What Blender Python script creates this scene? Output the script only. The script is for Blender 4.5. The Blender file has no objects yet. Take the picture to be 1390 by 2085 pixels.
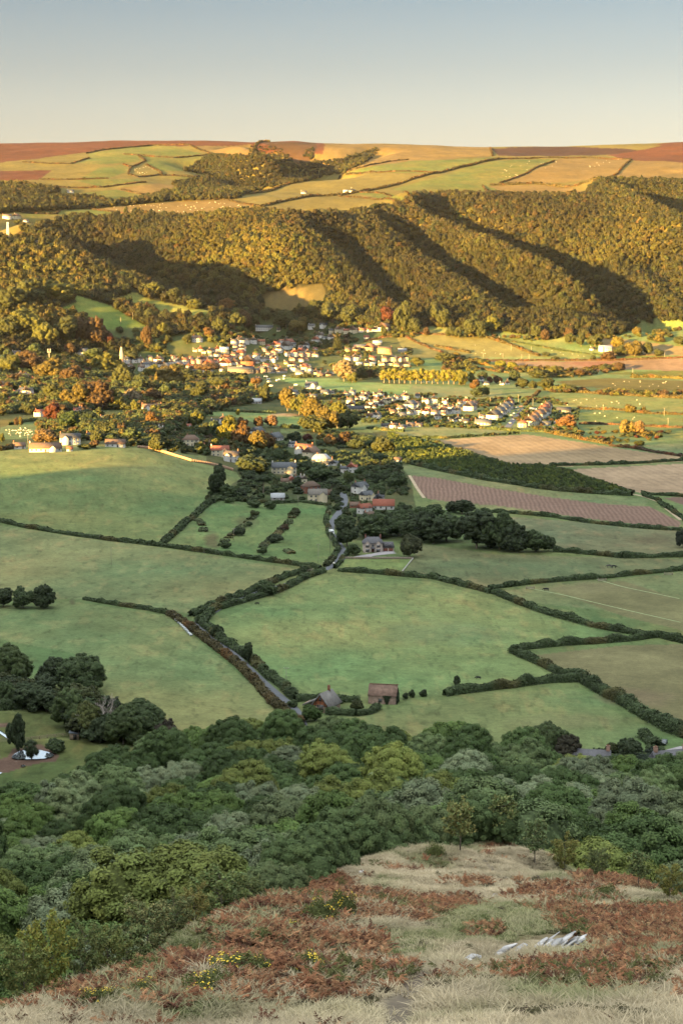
# ------------------------------------------------------------------ numbers: camera model, noise, terrain
import numpy as np, math, random
SUN_STRENGTH, SKY_STRENGTH, EXPOSURE = 5.0, 0.055, 3.95
SKY_RAMP = [(0.0, (.64, .535, .475)), (0.075, (.615, .515, .455)), (0.094, (.51, .44, .415)), (0.113, (.365, .318, .332)), (0.154, (.158, .170, .243)), (0.2, (.38, .44, .50)), (0.3, (.95, 1.03, 1.05)), (0.5, (1.7, 1.84, 1.88)), (1.0, (3.7, 3.98, 3.95))]
FPX, CX, CY, HOR = 3600.0, 695.0, 1042.5, 560.0          # focal length in photo pixels, photo centre, eye-level row
PITCH = math.atan((CY - HOR) / FPX)
CP, SP = math.cos(PITCH), math.sin(PITCH)
SUN_EL = math.radians(6.6)
LD = np.array([math.cos(math.radians(45)), math.sin(math.radians(45))]); LD /= np.linalg.norm(LD)      # the way sunlight travels over the ground
LU = np.array([-LD[1], LD[0]])
rng = np.random.default_rng(7)

def ray(px, py):
    """photo pixel -> (azimuth, slope of the sight line per horizontal metre)"""
    px = np.asarray(px, float); py = np.asarray(py, float)
    dx = px - CX; dy = FPX * CP + (CY - py) * SP; dz = -FPX * SP + (CY - py) * CP
    h = np.hypot(dx, dy)
    return np.arctan2(dx, dy), dz / h

def proj(X, Y, Z):
    f = Y * CP - Z * SP; u = Y * SP + Z * CP
    f = np.maximum(f, 1e-3)
    return CX + FPX * X / f, CY - FPX * u / f

# ------------------------------------------------------------------ camera, sky, sun
import bpy
SC = bpy.context.scene
COL = SC.collection
cam = bpy.data.cameras.new("camera"); cam_o = bpy.data.objects.new("camera", cam); COL.objects.link(cam_o)
cam.sensor_fit = 'VERTICAL'; cam.sensor_height = 36.0; cam.lens = 36.0 * FPX / 2085.0
cam.clip_start = 0.5; cam.clip_end = 40000
cam_o.location = (0, 0, 0); cam_o.rotation_euler = (math.pi / 2 - PITCH, 0, 0)
SC.camera = cam_o
W = bpy.data.worlds.new("World"); SC.world = W; W.use_nodes = True
nt = W.node_tree; nt.nodes.clear()
sky = nt.nodes.new("ShaderNodeTexSky"); sky.sky_type = 'NISHITA'; sky.sun_disc = False
SUN_AZ = math.atan2(-LD[0], -LD[1])                       # compass angle (from +Y towards +X) of the sun
sky.sun_elevation = SUN_EL; sky.sun_rotation = SUN_AZ
sky.altitude = 200; sky.air_density = 1.0; sky.dust_density = 2.2; sky.ozone_density = 1.4
bg = nt.nodes.new("ShaderNodeBackground"); bg.inputs[1].default_value = SKY_STRENGTH
out = nt.nodes.new("ShaderNodeOutputWorld")
# the sky's own morning colours: cream near the horizon, grey blue above
tc = nt.nodes.new("ShaderNodeTexCoord"); sep = nt.nodes.new("ShaderNodeSeparateXYZ")
nt.links.new(tc.outputs['Generated'], sep.inputs[0])
rmp = nt.nodes.new("ShaderNodeValToRGB"); cr_ = rmp.color_ramp
while len(cr_.elements) > 1: cr_.elements.remove(cr_.elements[-1])
for k, (p_, c_) in enumerate(SKY_RAMP):
    e = cr_.elements[0] if k == 0 else cr_.elements.new(p_)
    e.position = p_; e.color = (*c_, 1)
nt.links.new(sep.outputs['Z'], rmp.inputs[0])
# brighter on the sunrise side (behind and left of the camera), a touch darker at the left of the view as in the photo
def _m(op, a, b=None, c=None):
    n = nt.nodes.new("ShaderNodeMath"); n.operation = op
    for i, v in enumerate((a, b, c)):
        if v is None: continue
        if isinstance(v, (int, float)): n.inputs[i].default_value = v
        else: nt.links.new(v, n.inputs[i])
    return n.outputs[0]
fwd = nt.nodes.new("ShaderNodeMapRange"); fwd.inputs[1].default_value = .75; fwd.inputs[2].default_value = .95; nt.links.new(sep.outputs['Y'], fwd.inputs[0])
side_ = _m('MULTIPLY_ADD', fwd.outputs[0], .85, -.35)
ax_ = _m('MULTIPLY', sep.outputs['X'], side_); ay_ = _m('MULTIPLY_ADD', sep.outputs['Y'], -.40, 1.39)
fac_ = _m('ADD', ax_, ay_)
vm = nt.nodes.new("ShaderNodeVectorMath"); vm.operation = 'SCALE'
nt.links.new(rmp.outputs[0], vm.inputs[0]); nt.links.new(fac_, vm.inputs['Scale'])
mx = nt.nodes.new("ShaderNodeMix"); mx.data_type = 'RGBA'; mx.inputs[0].default_value = .85
nt.links.new(sky.outputs[0], mx.inputs[6]); nt.links.new(vm.outputs[0], mx.inputs[7])
nt.links.new(mx.outputs[2], bg.inputs[0]); nt.links.new(bg.outputs[0], out.inputs[0])
sun = bpy.data.lights.new("sun", 'SUN'); sun.energy = SUN_STRENGTH; sun.angle = math.radians(0.7); sun.color = (1.0, .585, .15)
sun_o = bpy.data.objects.new("sun", sun); COL.objects.link(sun_o)
from mathutils import Vector, Matrix, Euler
sun_o.rotation_euler = Vector((LD[0] * math.cos(SUN_EL), LD[1] * math.cos(SUN_EL), -math.sin(SUN_EL))).to_track_quat('-Z', 'Y').to_euler()
SC.view_settings.view_transform = 'Standard'; SC.view_settings.look = 'None'
SC.view_settings.exposure = EXPOSURE; SC.view_settings.gamma = 1.0
SC.cycles.max_bounces = 4; SC.cycles.diffuse_bounces = 2; SC.cycles.glossy_bounces = 2
SC.cycles.transparent_max_bounces = 8; SC.cycles.caustics_reflective = False; SC.cycles.caustics_refractive = False

# ------------------------------------------------------------------ helpers
def set_tag(o, label=None, cat=None, group=None, kind=None):
    if label: o['label'] = label
    if cat: o['category'] = cat
    if group: o['group'] = group
    if kind: o['kind'] = kind
    return o
def empty(name, loc, rz=0, sc=1.0, label=None, cat=None, group=None):
    o = bpy.data.objects.new(name, None); COL.objects.link(o); o.empty_display_size = .3
    o.location = loc; o.rotation_euler = (0, 0, rz); o.scale = (sc,) * 3 if np.isscalar(sc) else sc
    return set_tag(o, label, cat, group)
def mesh_np(name, verts, loops, totals, mat, smooth=False, colors=None):
    verts = np.asarray(verts, np.float32).reshape(-1, 3); loops = np.asarray(loops, np.int32).ravel(); totals = np.asarray(totals, np.int32)
    me = bpy.data.meshes.new(name); me.vertices.add(len(verts)); me.vertices.foreach_set("co", verts.ravel())
    me.loops.add(len(loops)); me.loops.foreach_set("vertex_index", loops)
    me.polygons.add(len(totals)); st = np.zeros(len(totals), np.int32); st[1:] = np.cumsum(totals)[:-1]
    me.polygons.foreach_set("loop_start", st); me.polygons.foreach_set("loop_total", totals)
    if smooth: me.polygons.foreach_set("use_smooth", np.ones(len(totals), bool))
    me.update(calc_edges=True)
    if colors is not None:
        at = me.color_attributes.new("Col", 'FLOAT_COLOR', 'POINT')
        c = np.ones((len(verts), 4), np.float32); c[:, :3] = colors; at.data.foreach_set("color", c.ravel())
    if mat: me.materials.append(mat)
    return me
def link(name, me, parent=None, loc=None):
    o = bpy.data.objects.new(name, me); COL.objects.link(o)
    if parent is not None: o.parent = parent
    if loc is not None: o.location = loc
    return o
class MB:
    """collects verts and faces for one mesh"""
    def __init__(s): s.v = []; s.l = []; s.t = []; s.c = []; s.n = 0
    def add(s, verts, faces, col=(1, 1, 1)):
        verts = np.asarray(verts, float).reshape(-1, 3); s.v.append(verts)
        for f in faces: s.l.extend([int(i) + s.n for i in f]); s.t.append(len(f))
        s.c.append(np.broadcast_to(np.asarray(col, float), (len(verts), 3))); s.n += len(verts); return s
    def addnp(s, verts, faces, col=(1, 1, 1)):
        verts = np.asarray(verts, float).reshape(-1, 3); faces = np.asarray(faces)
        s.v.append(verts); s.l.extend((faces + s.n).ravel().tolist()); s.t.extend([faces.shape[1]] * len(faces))
        s.c.append(np.broadcast_to(np.asarray(col, float), (len(verts), 3))); s.n += len(verts); return s
    def box(s, c, d, rz=0, col=(1, 1, 1), taper=1.0):
        x, y, z = d[0] / 2, d[1] / 2, d[2]
        p = np.array([(-x, -y, 0), (x, -y, 0), (x, y, 0), (-x, y, 0), (-x * taper, -y * taper, z), (x * taper, -y * taper, z), (x * taper, y * taper, z), (-x * taper, y * taper, z)])
        ca, sa = math.cos(rz), math.sin(rz); p = np.c_[p[:, 0] * ca - p[:, 1] * sa, p[:, 0] * sa + p[:, 1] * ca, p[:, 2]] + np.array(c)
        return s.add(p, [(0, 3, 2, 1), (4, 5, 6, 7), (0, 1, 5, 4), (1, 2, 6, 5), (2, 3, 7, 6), (3, 0, 4, 7)], col)
    def tube(s, pts, rad, n=6, col=(1, 1, 1), cap=True):
        pts = np.asarray(pts, float); rad = np.broadcast_to(np.asarray(rad, float), (len(pts),)); V = []
        for i, p in enumerate(pts):
            d = pts[min(i + 1, len(pts) - 1)] - pts[max(i - 1, 0)]; d = d / (np.linalg.norm(d) + 1e-9)
            a = np.cross(d, (0, 0, 1.) if abs(d[2]) < .9 else (1., 0, 0)); a /= np.linalg.norm(a); b = np.cross(d, a)
            for k in range(n):
                q = 2 * math.pi * k / n; V.append(p + rad[i] * (math.cos(q) * a + math.sin(q) * b))
        F = [(i * n + k, i * n + (k + 1) % n, (i + 1) * n + (k + 1) % n, (i + 1) * n + k) for i in range(len(pts) - 1) for k in range(n)]
        if cap: F += [tuple(range(n))[::-1], tuple(range((len(pts) - 1) * n, len(pts) * n))]
        return s.add(V, F, col)
    def me(s, name, mat, smooth=False):
        return mesh_np(name, np.concatenate(s.v), s.l, s.t, mat, smooth, np.concatenate(s.c))
    def ob(s, name, mat, parent=None, smooth=False):
        return link(name, s.me(name, mat, smooth), parent)
def copy_tree(src, loc, rz=0, sc=1.0, label=None, group=None, cat=None, color=None, part_color=None):
    r = src.copy(); COL.objects.link(r); r.location = loc; r.rotation_euler = (0, 0, rz); r.scale = (sc,) * 3 if np.isscalar(sc) else sc
    set_tag(r, label, cat, group)
    for ch in src.children:
        c = ch.copy(); COL.objects.link(c); c.parent = r
        if part_color and ch.name.split('.')[0] in part_color: c.color = (*part_color[ch.name.split('.')[0]], 1)
        elif color is not None: c.color = (*color, 1)
        for g in ch.children:
            d = g.copy(); COL.objects.link(d); d.parent = c
            if part_color and g.name.split('.')[0] in part_color: d.color = (*part_color[g.name.split('.')[0]], 1)
    return r

# ------------------------------------------------------------------ materials
def _n(m, t, **k):
    n = m.node_tree.nodes.new(t)
    for a, b in k.items(): setattr(n, a, b)
    return n
def material(name, base=(.5, .5, .5), rough=.9, use_col=True, tint=None, noise=None, bump=0, spec=.2, emit=None, jitter=0, trans=0):
    """base * vertex colour * (object colour | instance tint) * noise layers [(size in m, amount)], noise in place coordinates"""
    m = bpy.data.materials.new(name); m.use_nodes = True; t = m.node_tree; L = t.links.new
    b = t.nodes['Principled BSDF']; b.inputs['Roughness'].default_value = rough; b.inputs['Specular IOR Level'].default_value = spec
    cur = _n(m, 'ShaderNodeRGB'); cur.outputs[0].default_value = (*base, 1); cur = cur.outputs[0]
    def mul(a, b_):
        x = _n(m, 'ShaderNodeMix', data_type='RGBA', blend_type='MULTIPLY'); x.inputs[0].default_value = 1; L(a, x.inputs[6]); L(b_, x.inputs[7]); return x.outputs[2]
    if use_col:
        a = _n(m, 'ShaderNodeAttribute', attribute_name='Col'); cur = mul(cur, a.outputs['Color'])
    if tint == 'object':
        a = _n(m, 'ShaderNodeObjectInfo'); cur = mul(cur, a.outputs['Color'])
    if tint == 'instance':
        a = _n(m, 'ShaderNodeAttribute', attribute_name='tint', attribute_type='INSTANCER'); cur = mul(cur, a.outputs['Color'])
    geo = None; last = None
    for size, amt in (noise or []):
        if geo is None: geo = _n(m, 'ShaderNodeNewGeometry')
        nz = _n(m, 'ShaderNodeTexNoise'); nz.inputs['Scale'].default_value = 1.0 / size; nz.inputs['Detail'].default_value = 4
        L(geo.outputs['Position'], nz.inputs['Vector'])
        mr = _n(m, 'ShaderNodeMapRange'); mr.inputs[1].default_value = .25; mr.inputs[2].default_value = .75
        mr.inputs[3].default_value = 1 - amt; mr.inputs[4].default_value = 1 + amt; L(nz.outputs['Fac'], mr.inputs[0])
        v = _n(m, 'ShaderNodeVectorMath', operation='SCALE'); L(cur, v.inputs[0]); L(mr.outputs[0], v.inputs['Scale']); cur = v.outputs[0]; last = nz
    L(cur, b.inputs['Base Color'])
    if bump and last is not None:
        bp = _n(m, 'ShaderNodeBump'); bp.inputs['Strength'].default_value = bump; bp.inputs['Distance'].default_value = .1
        L(last.outputs['Fac'], bp.inputs['Height']); L(bp.outputs[0], b.inputs['Normal'])
    if trans:
        tr = _n(m, 'ShaderNodeBsdfTranslucent'); L(cur, tr.inputs[0]); ms = _n(m, 'ShaderNodeMixShader'); ms.inputs[0].default_value = trans
        L(b.outputs[0], ms.inputs[1]); L(tr.outputs[0], ms.inputs[2]); L(ms.outputs[0], t.nodes['Material Output'].inputs[0])
    return m
M = {}
M['leaf'] = material('leaf', tint='object', rough=.75, spec=.15, noise=[(60, .12)], trans=.15)
M['leaf_i'] = material('leaf_of_wood', tint='instance', rough=.75, spec=.15, trans=.12)
M['bark'] = material('bark', (.10, .08, .06), noise=[(.4, .3)])
M['plant_i'] = material('heath_plant', tint='instance', rough=.95, spec=.1, trans=.15)
M['hedge'] = material('hedge_leaf', tint='object', rough=.8, spec=.12, noise=[(14, .25), (2.5, .2)])
M['wall'] = material('painted_render', tint='object', noise=[(3, .08)])
M['roof'] = material('roof_tiles', tint='object', noise=[(1.2, .18), (.3, .15)], rough=.8)
M['glass'] = material('window_glass', (.03, .035, .04), use_col=False, rough=.15, spec=.6)
M['plain'] = material('painted', tint='object', rough=.6)
M['metal'] = material('painted_metal', tint='object', rough=.3, spec=.5)
M['wood'] = material('weathered_wood', (.16, .12, .085), tint=None, noise=[(.5, .3)])
M['stone'] = material('stone', tint='object', noise=[(.9, .25), (.25, .2)], bump=.5)
M['fleece'] = material('animal_coat', tint='object')
_perm = np.random.default_rng(3).random((256, 256))
def vnoise(x, y):
    xi = np.floor(x).astype(int); yi = np.floor(y).astype(int)
    fx = x - xi; fy = y - yi
    fx = fx * fx * (3 - 2 * fx); fy = fy * fy * (3 - 2 * fy)
    a = _perm[xi & 255, yi & 255]; b = _perm[(xi + 1) & 255, yi & 255]
    c = _perm[xi & 255, (yi + 1) & 255]; d = _perm[(xi + 1) & 255, (yi + 1) & 255]
    return (a * (1 - fx) + b * fx) * (1 - fy) + (c * (1 - fx) + d * fx) * fy
def fbm(x, y, o=4):
    s = 0; a = .5; t = 0
    for k in range(o):
        s = s + a * vnoise(x * 2 ** k + 17 * k, y * 2 ** k - 9 * k); t += a; a *= .5
    return s / t

# control points of the land: V = seen at photo pixel, at distance r; G = photo column, distance, height below the eye
CTRL = []
def V(px, py, r):
    a, t = ray(px, py); CTRL.append((float(a), math.log(r), float(t)))
def G(px, r, z):
    CTRL.append((math.atan((px - CX) / FPX), math.log(r), z / r))
for px in (-700, -300, 100, 500, 700, 900, 1300, 1700, 2100):
    G(px, 4, -2.6); G(px, 10, -5.0)
    G(px, 22, -10.2)
# the heath knoll in front
for p in ((0,2085,40),(350,2085,40),(700,2085,41),(1050,2085,41),(1390,2085,40),
          (250,1985,52),(480,1960,58),(720,1960,60),(980,1960,61),(1200,1960,59),(1390,1960,56),
          (60,2050,43),(150,2020,48),(300,1950,60),(380,1905,67),(520,1835,85),(700,1768,112),(450,1872,75),(560,1900,69),(800,1897,71),(1000,1897,72),(1200,1902,69),(1380,1900,67),(600,1850,80),(800,1840,86),(1000,1840,88),(1200,1850,84),(1390,1850,80),
          (600,1797,98),(700,1800,95),(680,1830,86),(935,1780,111),(1050,1776,112),(820,1788,104),(1160,1797,107),(1000,1752,126),(800,1753,121),(935,1734,140),(1050,1728,146),(1150,1760,130),(1280,1795,108),(1390,1838,88)):
    V(*p)
# hidden slope under the wood
for p in ((-100,70,-37),(0,60,-28.5),(0,100,-49),(200,80,-37.5),(200,110,-51),(450,100,-42),(600,130,-57),(800,160,-66),(935,175,-67),(1050,180,-69),(1150,165,-66),(1280,140,-60),(1390,120,-53),(1500,115,-54),
          (-100,150,-72),(0,150,-69),(200,150,-66),(450,150,-61),(-150,220,-97),(0,220,-96),(250,220,-92),(500,220,-88),(750,220,-84),(1000,220,-83),(1250,220,-87),(1500,220,-90),
          (-150,320,-128),(100,320,-125),(400,320,-117),(700,320,-112),(1000,320,-111),(1300,320,-114),(1550,320,-118),
          (-150,430,-150),(100,430,-148),(400,430,-141),(700,430,-136),(1000,430,-136),(1300,430,-139),(1550,430,-142),
          (-150,540,-160),(100,540,-160),(400,540,-157),(700,540,-154),(1000,540,-156),(1300,540,-158),(1550,540,-158)):
    G(*p)
# valley floor
for px in (-150, 130, 400, 700, 1000, 1270, 1550):
    for r in (640, 780, 950):
        G(px, r, -161)
for px in (520, 750, 1000, 1270, 1550):
    for r in (1150, 1400, 1700, 2000):
        G(px, r, -161)
    G(px, 2350, -160)
# rounded field hill on the left
for p in ((-150,1150,-156),(130,1120,-158),(380,1130,-160),(-150,1290,-143),(60,1290,-143),(250,1290,-145),(400,1270,-153),
          (-150,1420,-136),(60,1420,-137),(250,1430,-138),(400,1400,-148),(-150,1560,-137),(60,1560,-138),(250,1600,-141),(400,1600,-151),(-150,1750,-146),(60,1750,-147),(300,1800,-150),(-150,2000,-150),(100,2050,-151),(350,2050,-154)):
    G(*p)
# village slope and foot of the escarpment
for p in ((-150,2350,-140),(100,2350,-146),(350,2350,-152),(600,2450,-154),
          (-150,2650,-120),(100,2700,-127),(300,2750,-136),(500,2750,-142),(700,2700,-150),(950,2600,-158),(1270,2600,-160),(1550,2600,-160),
          (500,2980,-118),(700,2950,-122),(950,2900,-140),(1270,2900,-148),(1550,2900,-150)):
    G(*p)
for p in ((690,668,3180),(900,668,3130),(1100,678,3100),(1250,665,3130),(1390,655,3180),(1550,650,3200),(560,665,3160)):
    V(*p)
# left hill with its lit crest, combe behind it
for p in ((-100,640,2850),(60,650,2830),(170,700,2800),(-100,560,3050),(40,570,3030),(150,575,3060),(240,600,3020),(330,640,2960),(200,640,2900),
          (-100,495,3300),(20,492,3300),(110,500,3240),(200,535,3160),(300,580,3080),(400,622,3010),(470,650,2960)):
    V(*p)
for p in ((110,3420,25),(215,3360,-25),(330,3300,-62),(440,3230,-85),(540,3170,-92)):
    G(*p)
for p in ((120,462,3640),(215,500,3500),(320,540,3430),(430,580,3340),(520,610,3270)):
    V(*p)
# combe sides, lit spur above it
for p in ((130,432,3900),(250,440,3850),(330,455,3780),(400,500,3560),(470,545,3430),(540,590,3330),(600,640,3230),
          (450,450,3700),(520,480,3570),(590,530,3430),(640,590,3300),(620,450,3680),(670,520,3480),(700,590,3330),(760,640,3210),
          (400,425,3980),(520,428,3900),(640,440,3820),(740,432,3860)):
    V(*p)
# spur crests and the combes right of them
for p in ((700,452,3740),(760,500,3560),(830,560,3370),(890,610,3240),
          (770,470,3700),(830,520,3540),(900,575,3370),(960,625,3230),
          (842,425,3880),(890,455,3740),(950,505,3560),(1020,555,3400),(1100,610,3240),
          (905,438,3850),(970,482,3700),(1040,535,3530),(1120,580,3370),(1200,620,3240),(1300,640,3220),
          (1000,408,4000),(1080,440,3900),(1150,485,3800),(1230,530,3660),(1320,580,3480),(1420,620,3320),
          (1200,400,4060),(1290,440,3900),(1360,480,3780),(1440,520,3650),
          (1290,412,4060),(1350,450,3930),(1430,490,3800),(1360,400,4250),(1450,430,4100),(1550,470,4000)):
    V(*p)
# plateau fields up to the skyline
for p in ((-100,440,3800),(0,428,3850),(-100,400,4150),(60,395,4200),(200,405,4150),(330,408,4130),(450,404,4130),(560,400,4150),(680,402,4150),(800,400,4080),(930,398,4080),(1080,402,4150),(1200,392,4230),
          (-100,360,4500),(60,355,4550),(200,360,4500),(320,370,4450),(400,378,4480),(500,385,4450),(600,375,4500),(720,380,4400),(850,372,4380),(1000,372,4400),(1150,374,4400),(1300,370,4450),(1500,372,4450),
          (-100,325,4950),(60,325,4950),(200,325,4900),(330,330,4850),(430,335,4800),(520,335,4800),(580,355,4700),(640,350,4750),(720,340,4800),(850,338,4750),(1000,340,4720),(1150,342,4720),(1300,340,4750),(1500,340,4750),
          (-100,303,5350),(60,300,5350),(200,298,5300),(350,300,5250),(450,302,5200),(530,298,5250),(570,318,5150),(615,330,5080),(680,308,5200),(800,312,5150),(950,314,5150),(1100,316,5150),(1250,318,5150),(1450,312,5150),
          (-100,296,5700),(60,292,5700),(230,286,5650),(400,289,5650),(550,291,5650),(700,294,5650),(850,297,5700),(1000,301,5800),(1150,304,6000),(1290,303,6000),(1390,291,5500),(1550,285,5500)):
    V(*p)
for px in (-150, 230, 550, 850, 1150, 1550):
    G(px, 6600, 395); G(px, 8500, 330); G(px, 14000, 100)
CTRL = np.array(CTRL)

def tps_fit(P, v, lam=1e-5):
    d = np.hypot(P[:, None, 0] - P[None, :, 0], P[:, None, 1] - P[None, :, 1])
    K = np.where(d > 0, d * d * np.log(d + 1e-12), 0) + lam * np.eye(len(P))
    A = np.block([[K, np.c_[np.ones(len(P)), P]], [np.c_[np.ones(len(P)), P].T, np.zeros((3, 3))]])
    return np.linalg.solve(A, np.r_[v, 0, 0, 0])
_w = tps_fit(CTRL[:, :2], CTRL[:, 2])
def tps(a, l):
    sh = a.shape; a = a.ravel(); l = l.ravel(); out = np.empty(len(a))
    for k in range(0, len(a), 20000):
        aa, ll = a[k:k + 20000], l[k:k + 20000]
        d2 = (aa[:, None] - CTRL[None, :, 0]) ** 2 + (ll[:, None] - CTRL[None, :, 1]) ** 2
        out[k:k + 20000] = (.5 * d2 * np.log(d2 + 1e-20)) @ _w[:-3] + _w[-3] + _w[-2] * aa + _w[-1] * ll
    return out.reshape(sh)

A_EDGE = 0.232                                             # the photo spans +-0.192 rad
th_c = np.linspace(-A_EDGE, A_EDGE, 150)
lr_c = np.linspace(math.log(3), math.log(14000), 500)
T_C = tps(*np.meshgrid(th_c, lr_c, indexing='xy'))        # [r, theta] slope of sight line that meets the land

def bil(tab, x, y):                                        # x over columns, y over rows, in index units
    x = np.clip(x, 0, tab.shape[1] - 1.001); y = np.clip(y, 0, tab.shape[0] - 1.001)
    xi = x.astype(int); yi = y.astype(int); fx = x - xi; fy = y - yi
    return (tab[yi, xi] * (1 - fx) + tab[yi, xi + 1] * fx) * (1 - fy) + (tab[yi + 1, xi] * (1 - fx) + tab[yi + 1, xi + 1] * fx) * fy
RIDGE_U = np.array([-3000, -400, 300, 500, 752, 990, 1030, 1060, 1095, 1130, 1200, 1275, 1482, 1600, 1750, 1900, 2100, 4000])
RIDGE_Z = np.array([60, 80, 70, 55, 45, 25, -5, -42, -50, -42, -34, -30, -30, 0, 15, -10, -60, -120])
# combes cut into the escarpment and spurs left between them (photo pixels on the uncut slope, metres up or down, half width)
CARVE = [(((768,445),(850,492),(940,558),(1010,606)), 42, 46), (((812,445),(900,503),(985,556),(1045,596)), -85, 62),
         (((845,412),(950,462),(1060,536),(1160,592)), 44, 54), (((920,422),(1030,484),(1130,536),(1250,588),(1340,612)), -118, 78),
         (((1235,388),(1310,440),(1390,490)), 48, 52), (((1290,395),(1370,440),(1450,480)), -90, 72), (((1140,600),(1230,630),(1320,645)), -40, 60),
         (((690,475),(755,535),(830,592)), -62, 46), (((660,455),(720,520),(790,585)), 22, 40), (((1340,520),(1400,560),(1470,600)), -45, 60),
         (((535,300),(590,330),(645,352)), -110, 80), (((500,312),(518,335),(552,352)), 40, 60), (((660,330),(720,322),(770,305)), -22, 45),
         (((400,330),(450,350),(520,375)), -30, 60), (((620,445),(560,500),(470,560)), 16, 60), (((170,455),(250,490),(350,535),(460,590),(530,615)), -110, 100), (((70,488),(190,530),(300,575),(410,620)), 40, 60)]
def _raw(px, py):
    a, t = ray(px, py); lr = np.linspace(math.log(2600), math.log(6500), 900)
    col = bil(T_C, np.full(900, (float(a) + A_EDGE) / (2 * A_EDGE) * 149), (lr - lr_c[0]) / (lr_c[-1] - lr_c[0]) * 499)
    k = int(np.argmax(col >= t)); r = math.exp(lr[k]); return r * math.sin(a), r * math.cos(a)
_cx = np.arange(-1500, 1700, 12.); _cy = np.arange(2700, 6200, 12.)
_CX, _CY = np.meshgrid(_cx, _cy); DISP = np.zeros_like(_CX)
for _pts, _h, _wd in CARVE:
    w_ = [_raw(*p) for p in _pts]; best = np.full(_CX.shape, 1e9)
    for (x0, y0), (x1, y1) in zip(w_[:-1], w_[1:]):
        dx, dy = x1 - x0, y1 - y0
        q = np.clip(((_CX - x0) * dx + (_CY - y0) * dy) / (dx * dx + dy * dy), 0, 1)
        best = np.minimum(best, np.hypot(_CX - x0 - q * dx, _CY - y0 - q * dy))
    DISP += _h * np.exp(-(best / _wd) ** 2)
def base_height(th, r):
    """height below the eye, camera at 0,0,0"""
    r = np.maximum(r, 3.0)
    ac = np.clip(th, -A_EDGE, A_EDGE)
    t = bil(T_C, (ac + A_EDGE) / (2 * A_EDGE) * 149, (np.log(r) - lr_c[0]) / (lr_c[-1] - lr_c[0]) * 499)
    z = t * r
    z = z + bil(DISP, (r * np.sin(ac) - _cx[0]) / 12., (r * np.cos(ac) - _cy[0]) / 12.)
    # outside the picture: soften towards the camera's own hill and raise the ridge that keeps the morning sun off the valley
    out = np.clip((np.abs(th) - A_EDGE) / 0.25, 0, 1); out = out * out * (3 - 2 * out)
    X = r * np.sin(th); Y = r * np.cos(th)
    u = X * LU[0] + Y * LU[1]; v = X * LD[0] + Y * LD[1]
    rz = np.interp(u, RIDGE_U, RIDGE_Z)
    floor = np.where(Y > 0, z, -2 - .1 * r)
    hill = np.minimum(rz - np.abs(v + 130) * 0.32, -24 + np.maximum(r - 110, 0) * .55)
    side = np.where(th < 0, out, 0)
    z = np.where((th < 0), np.maximum(z * (1 - side) + floor * side, np.where(side > 0, z + (hill - z) * side, -1e9)), z)
    back = np.clip((np.abs(th) - 1.1) / .5, 0, 1); back = back * back * (3 - 2 * back)
    zb = -2.2 - .02 * r + np.clip(-v, 0, 400) * .18 * (r > 3)
    z = z * (1 - back) + np.maximum(zb, np.where(th < 0, z, -1e9)) * back
    return z
def height(th, r):
    z = base_height(th, r)
    X = r * np.sin(th); Y = r * np.cos(th)
    far = np.clip((r - 2800) / 600, 0, 1)
    z = z + far * 9 * (fbm(X / 140 + 50, Y / 140 + 50, 3) - .5)
    mid = np.clip((r - 560) / 150, 0, 1) * (1 - far)
    z = z + mid * 1.6 * (fbm(X / 90 + 30, Y / 90, 2) - .5)
    near = np.clip((190 - r) / 60, 0, 1)
    z = z + near * (.55 * (fbm(X / 5 + 9, Y / 5, 3) - .5) + .22 * (fbm(X / .9, Y / .9 + 40, 2) - .5))
    return z
# polar sheet round the camera: fine inside the picture, coarse outside
th_in = np.linspace(-0.215, 0.215, 760)
th_l = -0.215 - (math.pi - 0.215) * (np.arange(1, 61) / 60) ** 1.6
th_g = np.r_[th_l[::-1], th_in, -th_l[:-1]]
def _rows():
    prof = [3.]; 
    while prof[-1] < 12000:
        r = prof[-1]
        if r < 34: k = .06
        elif r < 150: k = .0026
        elif r < 540: k = .012
        elif r < 2700: k = .0030 * max(1., r / 900)
        elif r < 6200: k = .0021
        else: k = .06
        prof.append(r * (1 + k))
    return np.array(prof)
r_g = _rows()
TH, RR = np.meshgrid(th_g, r_g)
ZZ = height(TH, RR)
XX, YY = RR * np.sin(TH), RR * np.cos(TH)

def zat(X, Y):
    X = np.asarray(X, float); Y = np.asarray(Y, float)
    th = np.arctan2(X, Y); r = np.hypot(X, Y)
    return height(th, r)
# sight-line lookup: pixel -> first place where the line meets the land
_tt = ZZ / RR
_TM = np.maximum.accumulate(_tt[:, 60:820], axis=0)
def P(px, py, near=560.0):
    """photo pixel -> point on the land, not nearer than 'near' metres"""
    a, t = ray(px, py); a = np.atleast_1d(a); t = np.atleast_1d(t)
    i0 = np.searchsorted(r_g, near)
    j = (a + .215) / .43 * 759; j = np.clip(j, 0, 758.99); ji = j.astype(int); fj = j - ji
    out = np.empty((len(a), 3))
    for n in range(len(a)):
        col = _tt[i0:, 60 + ji[n]] * (1 - fj[n]) + _tt[i0:, 61 + ji[n]] * fj[n]
        k = np.argmax(col >= t[n])
        if col[k] < t[n]: k = int(np.argmax(col))
        if k == 0: r = r_g[i0]
        else:
            q = (t[n] - col[k - 1]) / max(col[k] - col[k - 1], 1e-9); r = r_g[i0 + k - 1] + np.clip(q, 0, 1) * (r_g[i0 + k] - r_g[i0 + k - 1])
        X, Y = r * math.sin(a[n]), r * math.cos(a[n])
        out[n] = X, Y, zat(X, Y)
    return out
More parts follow.
